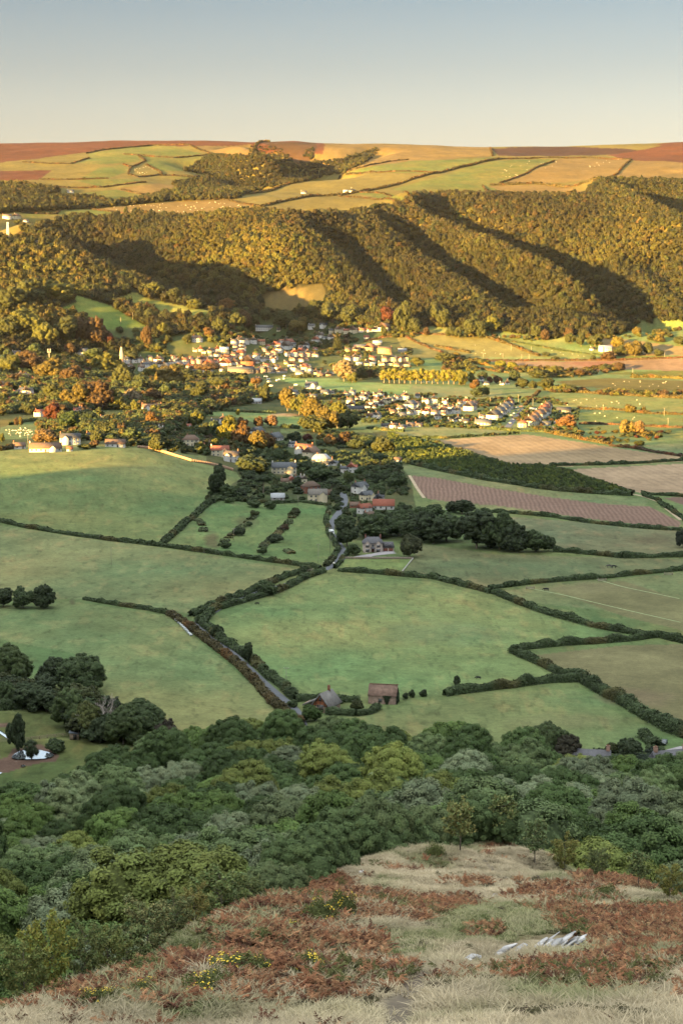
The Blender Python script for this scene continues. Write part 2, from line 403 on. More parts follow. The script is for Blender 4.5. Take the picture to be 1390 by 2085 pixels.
# ------------------------------------------------------------------ the land: one sheet with the fields' own colours
def cr(ox, oy, s, pts): return [(ox + x * s, oy + y * s) for x, y in pts]
C1 = lambda *p: cr(0, 260, .5036, p)
C2 = lambda *p: cr(690, 260, .5036, p)
C3 = lambda *p: cr(0, 560, .3597, p)
C4 = lambda *p: cr(450, 600, .3381, p)
C5 = lambda *p: cr(900, 600, .3525, p)
C6 = lambda *p: cr(0, 840, .3309, p)
C7 = lambda *p: cr(400, 860, .3597, p)
C8 = lambda *p: cr(800, 860, .4245, p)
D1 = lambda *p: cr(0, 1120, .5036, p)
D2 = lambda *p: cr(690, 1120, .5036, p)
D3 = lambda *p: cr(0, 1400, .2518, p)
D4 = lambda *p: cr(560, 1340, .2158, p)
D5 = lambda *p: cr(1040, 1440, .2518, p)
D6 = lambda *p: cr(0, 1480, .5036, p)
D7 = lambda *p: cr(690, 1480, .5036, p)
def inpoly(poly, x, y):
    r = np.zeros(x.shape, bool); n = len(poly)
    for i in range(n):
        (x0, y0), (x1, y1) = poly[i], poly[(i + 1) % n]
        if y0 == y1: continue
        c = ((y0 > y) != (y1 > y)) & (x < (x1 - x0) * (y - y0) / (y1 - y0) + x0); r ^= c
    return r
g1 = (.125, .165, .065); g2 = (.165, .190, .085); g3 = (.155, .160, .085); gb = (.150, .215, .078)
straw = (.300, .215, .125); strw2 = (.330, .235, .150); plough = (.165, .105, .080); gold = (.128, .106, .032); gold2 = (.150, .104, .038)
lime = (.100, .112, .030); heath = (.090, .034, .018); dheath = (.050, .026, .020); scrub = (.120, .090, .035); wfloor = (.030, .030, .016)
tan = (.20, .135, .085); soil = (.125, .078, .058); garden = (.070, .085, .035)
FIELDS = [  # polygon in the photo, colour
 # the moor and the high farmland
 ([(-60,250),(1450,250),(1450,470),(-60,470)], gold),
 (C1((-40,10),(1400,20),(1400,100),(1040,110),(1010,70),(540,75),(350,100),(90,135),(-40,150)), heath),
 (C1((-40,170),(220,165),(160,210),(-40,215)), heath),
 (C1((90,138),(190,120),(350,118),(290,148)), gold), (C1((350,105),(500,82),(700,70),(850,110),(700,124),(360,120)), lime),
 (C1((300,145),(360,122),(560,112),(570,140),(400,150)), lime), (C1((-40,150),(250,148),(210,172),(-40,175)), gold),
 (C1((160,210),(260,150),(400,150),(330,190),(290,212)), gold), (C1((320,208),(400,165),(500,150),(520,175),(440,205)), lime),
 (C1((530,160),(590,148),(650,185),(530,198)), gold), (C1((590,115),(860,112),(760,175),(650,175),(600,145)), lime),
 (C1((790,75),(1020,65),(1010,120),(880,100)), gold2), (C1((650,195),(850,200),(880,222),(760,215)), lime),
 (C1((50,215),(340,212),(420,240),(200,245)), gold), (C1((300,212),(560,205),(590,222),(420,240)), lime),
 (C1((440,250),(640,225),(720,235),(700,265),(560,275)), gold2), (C1((330,265),(470,250),(600,278),(420,290)), lime),
 (C1((1260,130),(1390,68),(1450,68),(1450,160),(1290,150)), gold2), (C1((1060,60),(1280,66),(1260,130),(1200,150),(1120,90)), (.052,.030,.018)),
 (C1((360,330),(700,300),(900,292),(1060,320),(1000,345),(800,358),(560,352)), gold2), (C1((230,335),(360,330),(560,355),(420,368),(250,362)), lime),
 (C1((90,348),(200,340),(230,352),(110,372)), lime), (C1((-40,390),(90,395),(95,450),(-40,455)), gold),
 (C1((920,290),(1100,255),(1390,190),(1390,215),(1250,235),(1200,285),(1100,305)), gold), (C1((1050,350),(1200,300),(1390,275),(1390,365),(1060,372)), gold),
 (C2((-60,60),(620,75),(610,120),(300,130),(-60,190)), gold2), (C2((0,185),(280,130),(640,125),(380,185),(150,180)), lime),
 (C2((-60,215),(180,185),(380,190),(150,235),(-60,250)), gold), (C2((210,250),(620,135),(850,130),(900,140),(660,225),(590,285),(400,275)), lime),
 (C2((660,215),(900,128),(1180,124),(1100,200),(900,222),(700,225)), gold2), (C2((1110,195),(1200,130),(1440,140),(1440,190),(1290,212)), gold2),
 (C2((600,235),(900,230),(1060,285),(900,297),(700,270)), gold2), (C2((-60,280),(150,285),(260,345),(150,362),(-60,365)), gold),
 (C2((60,262),(200,265),(290,290),(200,295)), lime),
 (C2((615,85),(850,80),(1200,88),(1180,105),(1000,110),(720,118),(640,118)), dheath), (C2((1080,110),(1230,85),(1390,50),(1440,50),(1440,150),(1180,128)), heath),
 (C2((1290,190),(1440,185),(1440,225),(1290,215)), scrub),
 # grass on the lower hill
 (C3((330,30),(420,110),(620,170),(760,250),(860,310),(880,370),(840,420),(700,410),(600,320),(450,240),(310,200),(440,150)), (.105,.140,.035)),
 (C3((670,130),(760,95),(860,140),(1230,210),(1190,235),(1000,245),(830,200),(680,160)), (.120,.140,.040)),
 (C1((1060,690),(1230,640),(1300,630),(1330,700),(1150,760),(1080,740)), (.075,.065,.030)),
 # valley: default grass then each field
 ([(-100,700),(1500,640),(1500,1620),(-100,1620)], g1),
 ([(-100,700),(560,640),(830,660),(830,780),(560,920),(420,930),(280,905),(-100,905)], garden),
 ([(420,930),(600,880),(820,880),(840,1000),(860,1100),(700,1100),(640,1025),(430,1020)], garden),
 (C5((-300,180),(250,240),(620,355),(-200,370)), (.165,.150,.055)), (C5((330,235),(800,330),(900,365),(620,360),(330,270)), (.120,.140,.050)),
 (C5((850,235),(1390,300),(1440,350),(950,355)), (.20,.15,.075)), (C5((1180,180),(1440,160),(1440,280),(1170,240)), (.110,.150,.050)),
 (C5((250,382),(700,385),(1440,365),(1440,445),(1100,432),(850,440),(600,438)), tan), (C5((690,392),(1000,385),(940,415),(880,425)), (.21,.11,.075)),
 (C5((860,455),(1440,435),(1440,475),(1150,465)), lime), (C5((650,500),(960,482),(1440,500),(1440,560),(1000,550),(700,520)), gold),
 (C5((560,560),(900,580),(1440,600),(1440,690),(1190,682),(820,655),(640,640),(510,625)), (.17,.19,.06)),
 (C5((760,680),(1100,680),(1440,700),(1440,760),(1000,750),(790,742)), (.15,.18,.055)), (C5((780,755),(1440,770),(1440,830),(900,790)), (.14,.17,.055)),
 (C5((1170,870),(1440,855),(1440,925),(1250,905)), g2),
 (C4((300,500),(700,505),(760,520),(1150,545),(1120,600),(820,590),(560,570)), gb), (C4((1160,545),(1700,570),(1650,680),(1400,640),(1110,605)), g2),
 (C4((-10,705),(300,715),(490,740),(500,810),(160,760)), gb), (C4((360,810),(560,820),(480,845),(360,835)), g1),
 (C3((1060,775),(1390,770),(1420,810),(1200,800)), gb), (C3((0,860),(150,830),(270,860),(250,880),(190,925),(0,930)), g1), (C3((0,820),(90,815),(70,845),(0,865)), gold),
 (C5((-280,790),(0,762),(400,790),(280,812),(-60,835),(-200,835)), g2),
 (C8((170,90),(420,70),(640,58),(900,95),(1100,128),(1440,172),(1440,185),(1050,202),(700,217),(560,210),(400,167)), straw),
 (C8((850,225),(1390,198),(1440,198),(1440,340),(1180,338),(1000,280)), strw2), (C8((1290,360),(1440,360),(1440,415)), plough),
 (C8((20,200),(480,283),(900,340),(1230,372),(1200,402),(1000,392),(760,360),(480,312),(200,262),(70,250)), g2),
 (C8((90,255),(200,265),(480,315),(760,360),(1000,390),(1230,405),(1380,480),(1370,502),(1100,482),(900,457),(700,427),(480,397),(320,387),(165,367),(110,310)), plough),
 (C8((320,388),(480,398),(700,428),(900,458),(880,464),(700,440),(440,412)), g2),
 (C8((540,452),(930,480),(1440,525),(1440,645),(900,630),(770,600),(570,530)), g3),
 (C8((60,720),(130,580),(480,632),(1440,660),(1440,700),(880,750),(460,790),(300,765)), (.145,.160,.078)),
 (C8((500,812),(1440,712),(1440,1010),(1000,900),(700,870)), g2), (C8((740,795),(1100,760),(1440,870),(1440,1010),(1100,930)), (.165,.155,.075)),
 (C7((445,470),(720,470),(770,530),(740,640),(790,760),(690,800),(0,720),(0,560),(120,470)), (.120,.175,.066)),
 (C7((830,780),(1225,775),(1160,855),(800,820)), gb), (C7((860,765),(1200,768),(1130,740),(960,745)), (.120,.170,.070)),
 ([(-60,925),(60,928),(280,912),(480,960),(490,975),(430,1012),(330,1108),(-60,1058)], (.140,.175,.068)),
 ([(-60,1062),(330,1115),(610,1160),(540,1190),(390,1250),(170,1220),(-60,1215)], g2),
 ([(-60,1240),(150,1225),(345,1255),(400,1300),(610,1475),(620,1510),(300,1510),(220,1420),(150,1330),(-60,1290)], (.168,.195,.082)),
 ([(655,1168),(880,1185),(1060,1238),(1240,1290),(1045,1325),(1115,1372),(980,1402),(820,1418),(640,1418),(560,1370),(410,1275),(560,1215)], (.165,.215,.085)),
 (D2((0,690),(250,635),(560,575),(950,562),(1250,730),(1130,830),(900,880),(-60,900)), (.145,.180,.074)),
 (D2((790,425),(1150,385),(1440,380),(1440,730),(1380,745),(1000,520)), (.165,.150,.075)),
 (D3((-60,120),(0,0),(280,110),(60,150)), g1), (D3((-60,210),(580,190),(600,400),(-60,440)), (.080,.110,.040)), (D3((-60,445),(640,420),(800,480),(700,700),(500,900),(-60,1000)), (.090,.120,.042)),
 (D3((-60,600),(60,560),(100,500),(210,480),(330,455),(480,550),(450,600),(330,610),(200,640),(60,690),(-60,700)), soil), (D3((-40,290),(90,290),(60,320),(-40,325)), soil),
]
def ground_colours():
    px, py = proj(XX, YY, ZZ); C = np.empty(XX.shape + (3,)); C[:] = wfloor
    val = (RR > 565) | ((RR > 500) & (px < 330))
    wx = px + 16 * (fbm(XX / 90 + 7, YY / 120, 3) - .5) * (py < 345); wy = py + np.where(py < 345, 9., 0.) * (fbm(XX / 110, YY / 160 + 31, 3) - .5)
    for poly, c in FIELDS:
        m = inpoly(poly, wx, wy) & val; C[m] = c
    # mowing and sowing lines run across the fields, plough lines along them
    st = .5 + .5 * np.sin((XX * .93 + YY * .10) * 2 * math.pi / 7.0)
    hilly = (RR > 3150)
    f1 = fbm(XX / 60, YY / 60 + 8, 4); f2 = fbm(XX / 11 + 5, YY / 16, 3); f3 = fbm(XX / 240, YY / 240 + 3, 2)
    gr = (C[..., 1] > C[..., 0] * 1.02) & val
    yel = np.clip((f1 - .45) * 2.2, -.5, .8)[..., None]
    C = np.where(gr[..., None], C * (1 + yel * np.array([.42, .12, .10])) * (1 + .50 * (f2[..., None] - .5)) * (1 + .03 * (st[..., None] - .5)) * (1 + .35 * (f3[..., None] - .5)), C * (1 + .45 * (f2[..., None] - .5)) * (1 + .5 * (f1[..., None] - .5)))
    # tractor lines, rough tufts and dung-rich spots that differ from field to field
    fd = np.floor(fbm(XX / 420 + 3, YY / 420 + 9, 1) * 7) * .55; la = XX * np.cos(fd) + YY * np.sin(fd)
    tl = np.abs((la / 9.) % 1 - .5) * 2; tl = np.clip((tl - .86) * 9, 0, 1) * np.clip((fbm(XX / 70 + 60, YY / 90, 3) - .42) * 5, 0, 1) * (YY < 1500)
    tf = np.clip((fbm(XX / 2.2 + 3, YY / 6.5 + 70, 3) - .62) * 6, 0, 1) * (YY < 2300); tb = np.clip((fbm(XX / 5 + 33, YY / 14 + 7, 3) - .60) * 6, 0, 1)
    g_ = gr[..., None]; C = np.where(g_, C * (1 - .16 * tl[..., None]) * (1 - .28 * tf[..., None]) * (1 + tb[..., None] * np.array([.28, .10, .12])), C)
    pl = inpoly(FIELDS_PLOUGH, px, py) & val
    fur = .5 + .5 * np.sin((XX * .96 - YY * .05) * 2 * math.pi / 3.1 + 5 * f2)
    C = np.where(pl[..., None], np.array(plough) * (1.0 + .50 * fur[..., None] * (.5 + f1[..., None])), C)
    C = np.where((inpoly(STUB_A, px, py) & val)[..., None], C * (1 + .16 * (st[..., None] - .5)), C)
    # bare and rough patches in the pasture
    for (x, y, rx, ry, c, k) in PATCHES:
        d = ((px - x) / rx) ** 2 + ((py - y) / ry) ** 2; w = np.clip(1.3 - d - 1.2 * (fbm(XX / 6, YY / 9, 3) - .3), 0, 1)[..., None] * k * val[..., None]
        C = C * (1 - w) + np.array(c) * w
    # the knoll in front: bleached grass, bracken litter, worn path
    near = RR < 165
    nz = fbm(XX / 6 + 2, YY / 9 + 7, 4); nf = fbm(XX / .8, YY / 1.1, 3)
    H = np.array((.34, .275, .18)) * (.72 + .7 * nf[..., None]); H = H * (1 - np.clip((nz - .52) * 4, 0, 1)[..., None]) + np.array((.135, .105, .050)) * np.clip((nz - .52) * 4, 0, 1)[..., None]
    br = bracken_mask(px, py, XX, YY)[..., None]; H = H * (1 - .85 * br) + np.array((.105, .046, .024)) * (.8 + .5 * nf[..., None]) * .85 * br
    pa = path_mask(px, py, XX, YY)[..., None]; H = H * (1 - pa) + np.array((.130, .105, .085)) * (.65 + .8 * nf[..., None]) * pa
    e = np.clip((165 - RR) / 15, 0, 1)[..., None]
    C = np.where(near[..., None], C * (1 - e) + H * e, C)
    return np.clip(C, .004, .6)
FIELDS_PLOUGH = C8((90,255),(200,265),(480,315),(760,360),(1000,390),(1230,405),(1380,480),(1370,502),(1100,482),(900,457),(700,427),(480,397),(320,387),(165,367),(110,310))
STUB_A = C8((170,90),(640,58),(1440,172),(1440,340),(850,225),(400,167))
PATCHES = [(520,1390,60,16,(.15,.15,.07),.3),(760,1045,1,1,soil,0),(1330,1100,60,14,(.11,.085,.05),.55),(980,1075,120,10,(.14,.12,.06),.5),(430,1105,18,25,(.10,.07,.04),.7),(530,1030,1,1,soil,0),
           (500,1065,26,16,(.09,.075,.04),.6),(148,1226,9,7,(.07,.06,.035),.8),(1290,1420,90,22,(.19,.14,.09),.5),(1200,1195,120,14,(.19,.17,.09),.5),(700,855,1,1,soil,0),(580,845,40,4,strw2,.9),
           (1150,1470,120,20,(.17,.16,.08),.45),(900,1290,160,30,(.12,.17,.09),.35),(580,610,60,30,(.17,.12,.05),.6)]
def path_mask(px, py, X, Y):
    L_ = [(800,2095,44),(822,2050,38),(845,2010,30),(862,1985,22),(880,1955,12),(960,1900,7),(1010,1870,6),(1060,1840,6),(1050,1800,6),(1000,1770,7),(975,1745,9)]
    best = np.full(px.shape, 9.)
    for (x0, y0, w0), (x1, y1, w1) in zip(L_[:-1], L_[1:]):
        dx, dy = x1 - x0, y1 - y0; q = np.clip(((px - x0) * dx + (py - y0) * dy) / (dx * dx + dy * dy), 0, 1)
        best = np.minimum(best, np.hypot(px - x0 - q * dx, (py - y0 - q * dy) * 1.6) / (w0 + (w1 - w0) * q))
    return np.clip(1.5 - best - .8 * (fbm(X / 1.1, Y / 1.6, 3) - .5), 0, 1) * .8
BRACK = [(500,1890,190,52),(640,1822,130,26),(860,1764,130,13),(1010,1745,60,8),(730,1990,150,26),(1120,1980,120,22),(200,2010,160,50),(440,1990,330,75),(330,2060,240,40),(560,1905,170,50),(770,1845,260,38),(1310,1905,200,85),(1150,1830,150,28),(1290,1975,170,50),(690,1930,130,40),(940,1800,70,12),(1230,1800,120,24),(120,2075,180,30),(980,1895,50,22)]
def bracken_mask(px, py, X, Y):
    m = np.zeros(px.shape)
    for x, y, rx, ry in BRACK: m = np.maximum(m, 1.35 - ((px - x) / rx) ** 2 - ((py - y) / ry) ** 2)
    n = fbm(X / 3.2 + 31, Y / 5.0 + 11, 4)
    m = np.minimum(m, 1) - 2.2 * (n - .33)
    return np.clip(m * 1.6, 0, 1)
def build_land():
    C = ground_colours(); nr, na = XX.shape
    idx = np.arange(nr * na).reshape(nr, na); nx = np.roll(idx, -1, axis=1)
    q = np.stack([idx[:-1], nx[:-1], nx[1:], idx[1:]], -1)[:, :, ::-1].reshape(-1, 4)
    Vv = np.stack([XX, YY, ZZ], -1).reshape(-1, 3)
    cap = np.array([[0, 0, -2.2]]); Vv = np.r_[Vv, cap]
    ring = idx[0]; tr = np.stack([ring, np.roll(ring, -1), np.full(na, nr * na)], -1)[:, ::-1]
    loops = np.r_[q.ravel(), tr.ravel()]; tot = np.r_[np.full(len(q), 4), np.full(len(tr), 3)]
    cols = np.r_[C.reshape(-1, 3), [[.15, .12, .08]]]
    m = material('land', noise=[(9, .12), (2.6, .16), (.8, .16), (.2, .14)], bump=.35, spec=.05, rough=1)
    me = mesh_np('ground', Vv, loops, tot, m, True, cols)
    return set_tag(link('ground', me), kind='structure')
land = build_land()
# ------------------------------------------------------------------ plant forms (unit size crowns, reused by many trees)
FORMS = bpy.data.collections.new("plant_forms")             # never linked: only the source of the uncountable cover
def leaf_quads(c, n, size, r, pointed=True):
    """c centres (N,3), n directions (N,3), size (N,) -> verts (4N,3)"""
    N = len(c); t = r.normal(size=(N, 3)); t -= (t * n).sum(1, keepdims=True) * n
    t /= np.linalg.norm(t, axis=1, keepdims=True) + 1e-9; b = np.cross(n, t); s = np.asarray(size).reshape(-1, 1)
    if pointed: return np.stack([c - t * s * .75, c - b * s * .42, c + t * s * .75, c + b * s * .42], 1)
    return np.stack([c - t * s * .6 - b * s * .5, c + t * s * .6 - b * s * .5, c + t * s * .5 + b * s * .5, c - t * s * .5 + b * s * .5], 1)
def ico(sub=1):
    t = (1 + 5 ** .5) / 2
    v = [(-1, t, 0), (1, t, 0), (-1, -t, 0), (1, -t, 0), (0, -1, t), (0, 1, t), (0, -1, -t), (0, 1, -t), (t, 0, -1), (t, 0, 1), (-t, 0, -1), (-t, 0, 1)]
    f = [(0, 11, 5), (0, 5, 1), (0, 1, 7), (0, 7, 10), (0, 10, 11), (1, 5, 9), (5, 11, 4), (11, 10, 2), (10, 7, 6), (7, 1, 8), (3, 9, 4), (3, 4, 2), (3, 2, 6), (3, 6, 8), (3, 8, 9), (4, 9, 5), (2, 4, 11), (6, 2, 10), (8, 6, 7), (9, 8, 1)]
    v = [np.array(p) / np.linalg.norm(p) for p in v]
    for _ in range(sub):
        g = []; mid = {}
        def md(a, b):
            k = (min(a, b), max(a, b))
            if k not in mid: p = v[a] + v[b]; v.append(p / np.linalg.norm(p)); mid[k] = len(v) - 1
            return mid[k]
        for a, b, c in f:
            ab, bc, ca = md(a, b), md(b, c), md(c, a); g += [(a, ab, ca), (b, bc, ab), (c, ca, bc), (ab, bc, ca)]
        f = g
    return np.array(v), np.array(f)
ICO0, ICO1 = ico(0), ico(1)
def crown_mesh(name, seed, mat, R=(.5, .5, .42), zc=.58, lobes=40, leaves=8000, leaf=.026, lobe_r=(.12, .19), flat_low=.25, twist=0, shade_v=.14, skirt=0.0, core=.72, hue=.0):
    """unit tree: height 1, crown of lumps round (0,0,zc) with radii R; leaves laid over every lump"""
    r = np.random.default_rng(seed); cen = []; rad = []
    for k in range(lobes):
        d = r.normal(size=3); d /= np.linalg.norm(d)
        if d[2] < -flat_low: d[2] = -flat_low * r.random()
        q = r.uniform(.55, .86) if k % 4 else r.uniform(.1, .5)
        w = 1 + .16 * math.sin(3 * math.atan2(d[1], d[0]) + seed)
        cen.append(np.array([d[0] * R[0] * q * w, d[1] * R[1] * q * w, zc + d[2] * R[2] * q])); rad.append(r.uniform(*lobe_r))
    cen = np.array(cen); rad = np.array(rad); per = rad ** 2 / (rad ** 2).sum(); m = MB()
    allv = []; allc = []
    for k in range(lobes):
        n = max(6, int(leaves * per[k])); d = r.normal(size=(n, 3)); d[:, 2] += .25; d /= np.linalg.norm(d, axis=1, keepdims=True)
        bump = 1 + .20 * np.sin(d[:, 0] * 7 + k) * np.sin(d[:, 1] * 6 + 2 * k) + .12 * np.sin(d[:, 2] * 9 + k)
        p = cen[k] + d * rad[k] * (bump * (.72 + .42 * r.random(n) ** .7))[:, None]
        dist = np.linalg.norm(p[:, None] - cen[None], axis=2) / rad[None]; dist[:, k] = 9
        keep = dist.min(1) > .62; p, d = p[keep], d[keep]
        cd = (p - (0, 0, zc)) / np.array(R); nn = .6 * d + .8 * cd / (np.linalg.norm(cd, axis=1, keepdims=True) + 1e-6) + r.normal(size=d.shape) * .38; nn /= np.linalg.norm(nn, axis=1, keepdims=True)
        allv.append(leaf_quads(p, nn, leaf * r.uniform(.6, 1.35, len(p)), r).reshape(-1, 3))
        b = (1 + shade_v * (r.random() - .5) * 2) * (1 + .26 * (r.random(len(p)) - .5))
        hs = hue * (r.random() - .35)
        allc.append(np.repeat(np.c_[b * (1 + hs), b, b * (1 - .5 * hs)], 4, axis=0))
    v = np.concatenate(allv); c = np.concatenate(allc)
    iv, jf = ICO1
    loops = np.arange(len(v)); tot = np.full(len(v) // 4, 4); base = len(v); cv = []; cl = []
    for k in range(lobes):
        cv.append(cen[k] + iv * rad[k] * core * (1 + .1 * np.sin(iv[:, :1] * 9 + k))); cl.append(jf + base + k * len(iv))
    v = np.r_[v, np.concatenate(cv)]; c = np.r_[c, np.full((lobes * len(iv), 3), .9)]
    cl = np.concatenate(cl); loops = np.r_[loops, cl.ravel()]; tot = np.r_[tot, np.full(len(cl), 3)]
    return mesh_np(name, v, loops, tot, mat, False, c)
def dome_mesh(name, seed, mat, R=(.5, .5, .44), zc=.5, macros=9, mr=(.19, .29), lobes=190, lr=(.045, .085), leaves=36000, leaf=.016, hue=.10, core_sub=1, low=.55):
    """a full crown: a few big boughs, each covered with rounded leaf clumps, leaves laid over every clump"""
    r = np.random.default_rng(seed); mc = []; mR = []
    mc.append(np.array([0, 0, zc + .02])); mR.append(.30)
    for k in range(macros):
        a_ = 2.4 * k + r.random() * .7; el = r.uniform(-low, 1.25); q = r.uniform(.52, .78)
        mc.append(np.array([math.cos(a_) * math.cos(el) * R[0] * q, math.sin(a_) * math.cos(el) * R[1] * q, zc + math.sin(el) * R[2] * q])); mR.append(r.uniform(*mr))
    mc = np.array(mc); mR = np.array(mR); tc = []; tr = []; td = []; tries = 0
    while len(tc) < lobes and tries < lobes * 12:
        tries += 1; k = r.integers(0, len(mc)); d = r.normal(size=3); d /= np.linalg.norm(d); p = mc[k] + d * mR[k] * r.uniform(.88, 1.04)
        if p[2] < .03: continue
        o = np.linalg.norm(p - mc, axis=1) / mR; o[k] = 9
        if o.min() < .92: continue
        tc.append(p); td.append(d); tr.append(r.uniform(*lr))
    tc = np.array(tc); td = np.array(td); tr = np.array(tr); L_ = len(tc); per = tr ** 2 / (tr ** 2).sum(); vs = []; cs = []
    for k in range(L_):
        n = max(8, int(leaves * per[k])); d = r.normal(size=(n, 3)) + td[k] * .9; d /= np.linalg.norm(d, axis=1, keepdims=True)
        p = tc[k] + d * tr[k] * (.80 + .32 * r.random(n) ** 1.5)[:, None] * (1, 1, .85)
        nn = .75 * d + .45 * td[k] + (0, 0, .15) + r.normal(size=d.shape) * .33; nn /= np.linalg.norm(nn, axis=1, keepdims=True)
        vs.append(leaf_quads(p, nn, leaf * r.uniform(.6, 1.3, n), r).reshape(-1, 3)); b = (1 + .16 * (r.random() * 2 - 1)) * (1 + .22 * (r.random(n) - .5)); hs = hue * (r.random() - .35)
        cs.append(np.repeat(np.c_[b * (1 + hs), b, b * (1 - .5 * hs)], 4, axis=0))
    for k in range(len(mc)):                               # thin under-layer of leaves over every bough
        n = int(leaves * .035); d = r.normal(size=(n, 3)); d /= np.linalg.norm(d, axis=1, keepdims=True); p = mc[k] + d * mR[k] * r.uniform(.84, .95, n)[:, None]
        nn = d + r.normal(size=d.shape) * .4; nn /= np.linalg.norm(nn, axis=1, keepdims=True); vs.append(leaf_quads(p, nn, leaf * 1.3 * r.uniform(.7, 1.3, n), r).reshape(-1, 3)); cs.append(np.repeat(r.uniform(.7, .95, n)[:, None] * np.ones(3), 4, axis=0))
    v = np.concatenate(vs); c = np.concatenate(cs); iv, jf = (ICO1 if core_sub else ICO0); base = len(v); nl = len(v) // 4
    cv = [mc[k] + iv * mR[k] * .84 for k in range(len(mc))] + [tc[k] + ICO0[0] * tr[k] * .72 for k in range(L_)]
    cf = [jf + base + k * len(iv) for k in range(len(mc))] + [ICO0[1] + base + len(mc) * len(iv) + k * 12 for k in range(L_)]
    cf = np.concatenate(cf); cvv = np.concatenate(cv)
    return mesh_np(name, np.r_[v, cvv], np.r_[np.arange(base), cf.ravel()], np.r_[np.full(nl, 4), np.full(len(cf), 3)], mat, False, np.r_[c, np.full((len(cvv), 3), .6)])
def conifer_mesh(name, seed, mat, tiers=16, w=.2, leaves=3000, leaf=.03, z0=.08):
    r = np.random.default_rng(seed); vs = []; cs = []
    for t in range(tiers):
        z = z0 + (1 - z0) * t / tiers; rad = w * (1 - (z - z0) / (1 - z0)) ** .8 * r.uniform(.85, 1.1) + .012
        nb = max(5, int(12 * rad / w)); n = max(2, int(leaves / tiers / nb * (1.6 - z)))
        for b in range(nb):
            a = 2 * math.pi * (b + r.random() * .6) / nb; q = r.random(n) ** .7; rr = rad * r.uniform(.8, 1.12)
            p = np.c_[np.cos(a) * rr * q, np.sin(a) * rr * q, z + .02 - .045 * q + r.normal(0, .008, n)] + r.normal(0, .014, (n, 3)) * (rad / w)
            nn = np.c_[np.cos(a) * .5 * np.ones(n), np.sin(a) * .5 * np.ones(n), np.ones(n)] + r.normal(0, .5, (n, 3)); nn /= np.linalg.norm(nn, axis=1, keepdims=True)
            vs.append(leaf_quads(p, nn, leaf * r.uniform(.6, 1.3, n), r).reshape(-1, 3)); cs.append(np.full((n * 4, 3), r.uniform(.8, 1.2)))
    v = np.concatenate(vs); c = np.concatenate(cs)
    return mesh_np(name, v, np.arange(len(v)), np.full(len(v) // 4, 4), mat, False, c)
def branchy(m, r, base, tip, rad, depth, spread, n=3):
    mid = (base + tip) / 2 + r.normal(0, .05, 3) * np.linalg.norm(tip - base)
    m.tube([base, mid, tip], [rad, rad * .8, rad * .55], 5 if depth > 1 else 4)
    ends = [tip]
    if depth > 0:
        L = np.linalg.norm(tip - base)
        for k in range(n):
            d = (tip - base) / L + r.normal(0, spread, 3); d[2] = abs(d[2]) * .8 + .15; d /= np.linalg.norm(d)
            s = base + (tip - base) * r.uniform(.55, 1.0)
            ends += branchy(m, r, s, s + d * L * r.uniform(.5, .75), rad * .5, depth - 1, spread, n)
    return ends
def trunk_mesh(name, seed, mat, h=.5, rad=.022, depth=2, limb=.28, spread=.5):
    r = np.random.default_rng(seed); m = MB()
    m.tube([(0, 0, -.04), (0, 0, 0), (.01, 0, h * .5), (0, .01, h)], [rad * 1.5, rad * 1.15, rad * .9, rad * .7], 7)
    for k in range(5):
        a = k * 1.26 + r.random(); z = h * r.uniform(.55, 1.0)
        d = np.array([math.cos(a), math.sin(a), .7]); d /= np.linalg.norm(d)
        branchy(m, r, np.array([0, 0, z]), np.array([0, 0, z]) + d * limb, rad * .5, depth - 1, spread)
    return m.me(name, mat)
def sapling_mesh(name, seed, leaves=1500, leaf=.04, w=.26, z0=.3):
    """open young tree: crown leaves sit in sprays on real twigs"""
    r = np.random.default_rng(seed); m = MB(); ends = []
    m.tube([(0, 0, -.05), (.006, 0, .3), (-.01, .008, .62), (.0, 0, .9)], [.014, .011, .007, .003], 6)
    for k in range(26):
        z = z0 + (.93 - z0) * (k + r.random() * .6) / 26; a = k * 2.4 + r.random() * .6; L = w * (1.15 - abs(z - .55) * 1.3) * r.uniform(.6, 1.15)
        tip = np.array([math.cos(a) * L, math.sin(a) * L, z + L * r.uniform(.35, .9)]); b = np.array([0, 0, z])
        m.tube([b, (b + tip) / 2 + (0, 0, .01), tip], [.005, .0035, .0015], 4)
        for q in (.45, .7, .9, 1.02): ends.append((b + (tip - b) * q, .035 + .03 * (1 - abs(q - .8))))
    tr = m.me(name + '_trunk', M['bark'])
    cs = np.array([e[0] for e in ends]); rs = np.array([e[1] for e in ends]); k = r.integers(0, len(cs), leaves)
    p = cs[k] + r.normal(0, .5, (leaves, 3)) * rs[k][:, None]; nn = r.normal(size=(leaves, 3)) + (0, 0, .6); nn /= np.linalg.norm(nn, axis=1, keepdims=True)
    v = leaf_quads(p, nn, leaf * r.uniform(.6, 1.3, leaves), r).reshape(-1, 3); b = r.uniform(.75, 1.25, leaves)
    c = np.repeat(np.c_[b * r.uniform(.9, 1.35, leaves), b, b * .9], 4, axis=0)
    return mesh_np(name, v, np.arange(len(v)), np.full(leaves, 4), M['leaf'], False, c), tr

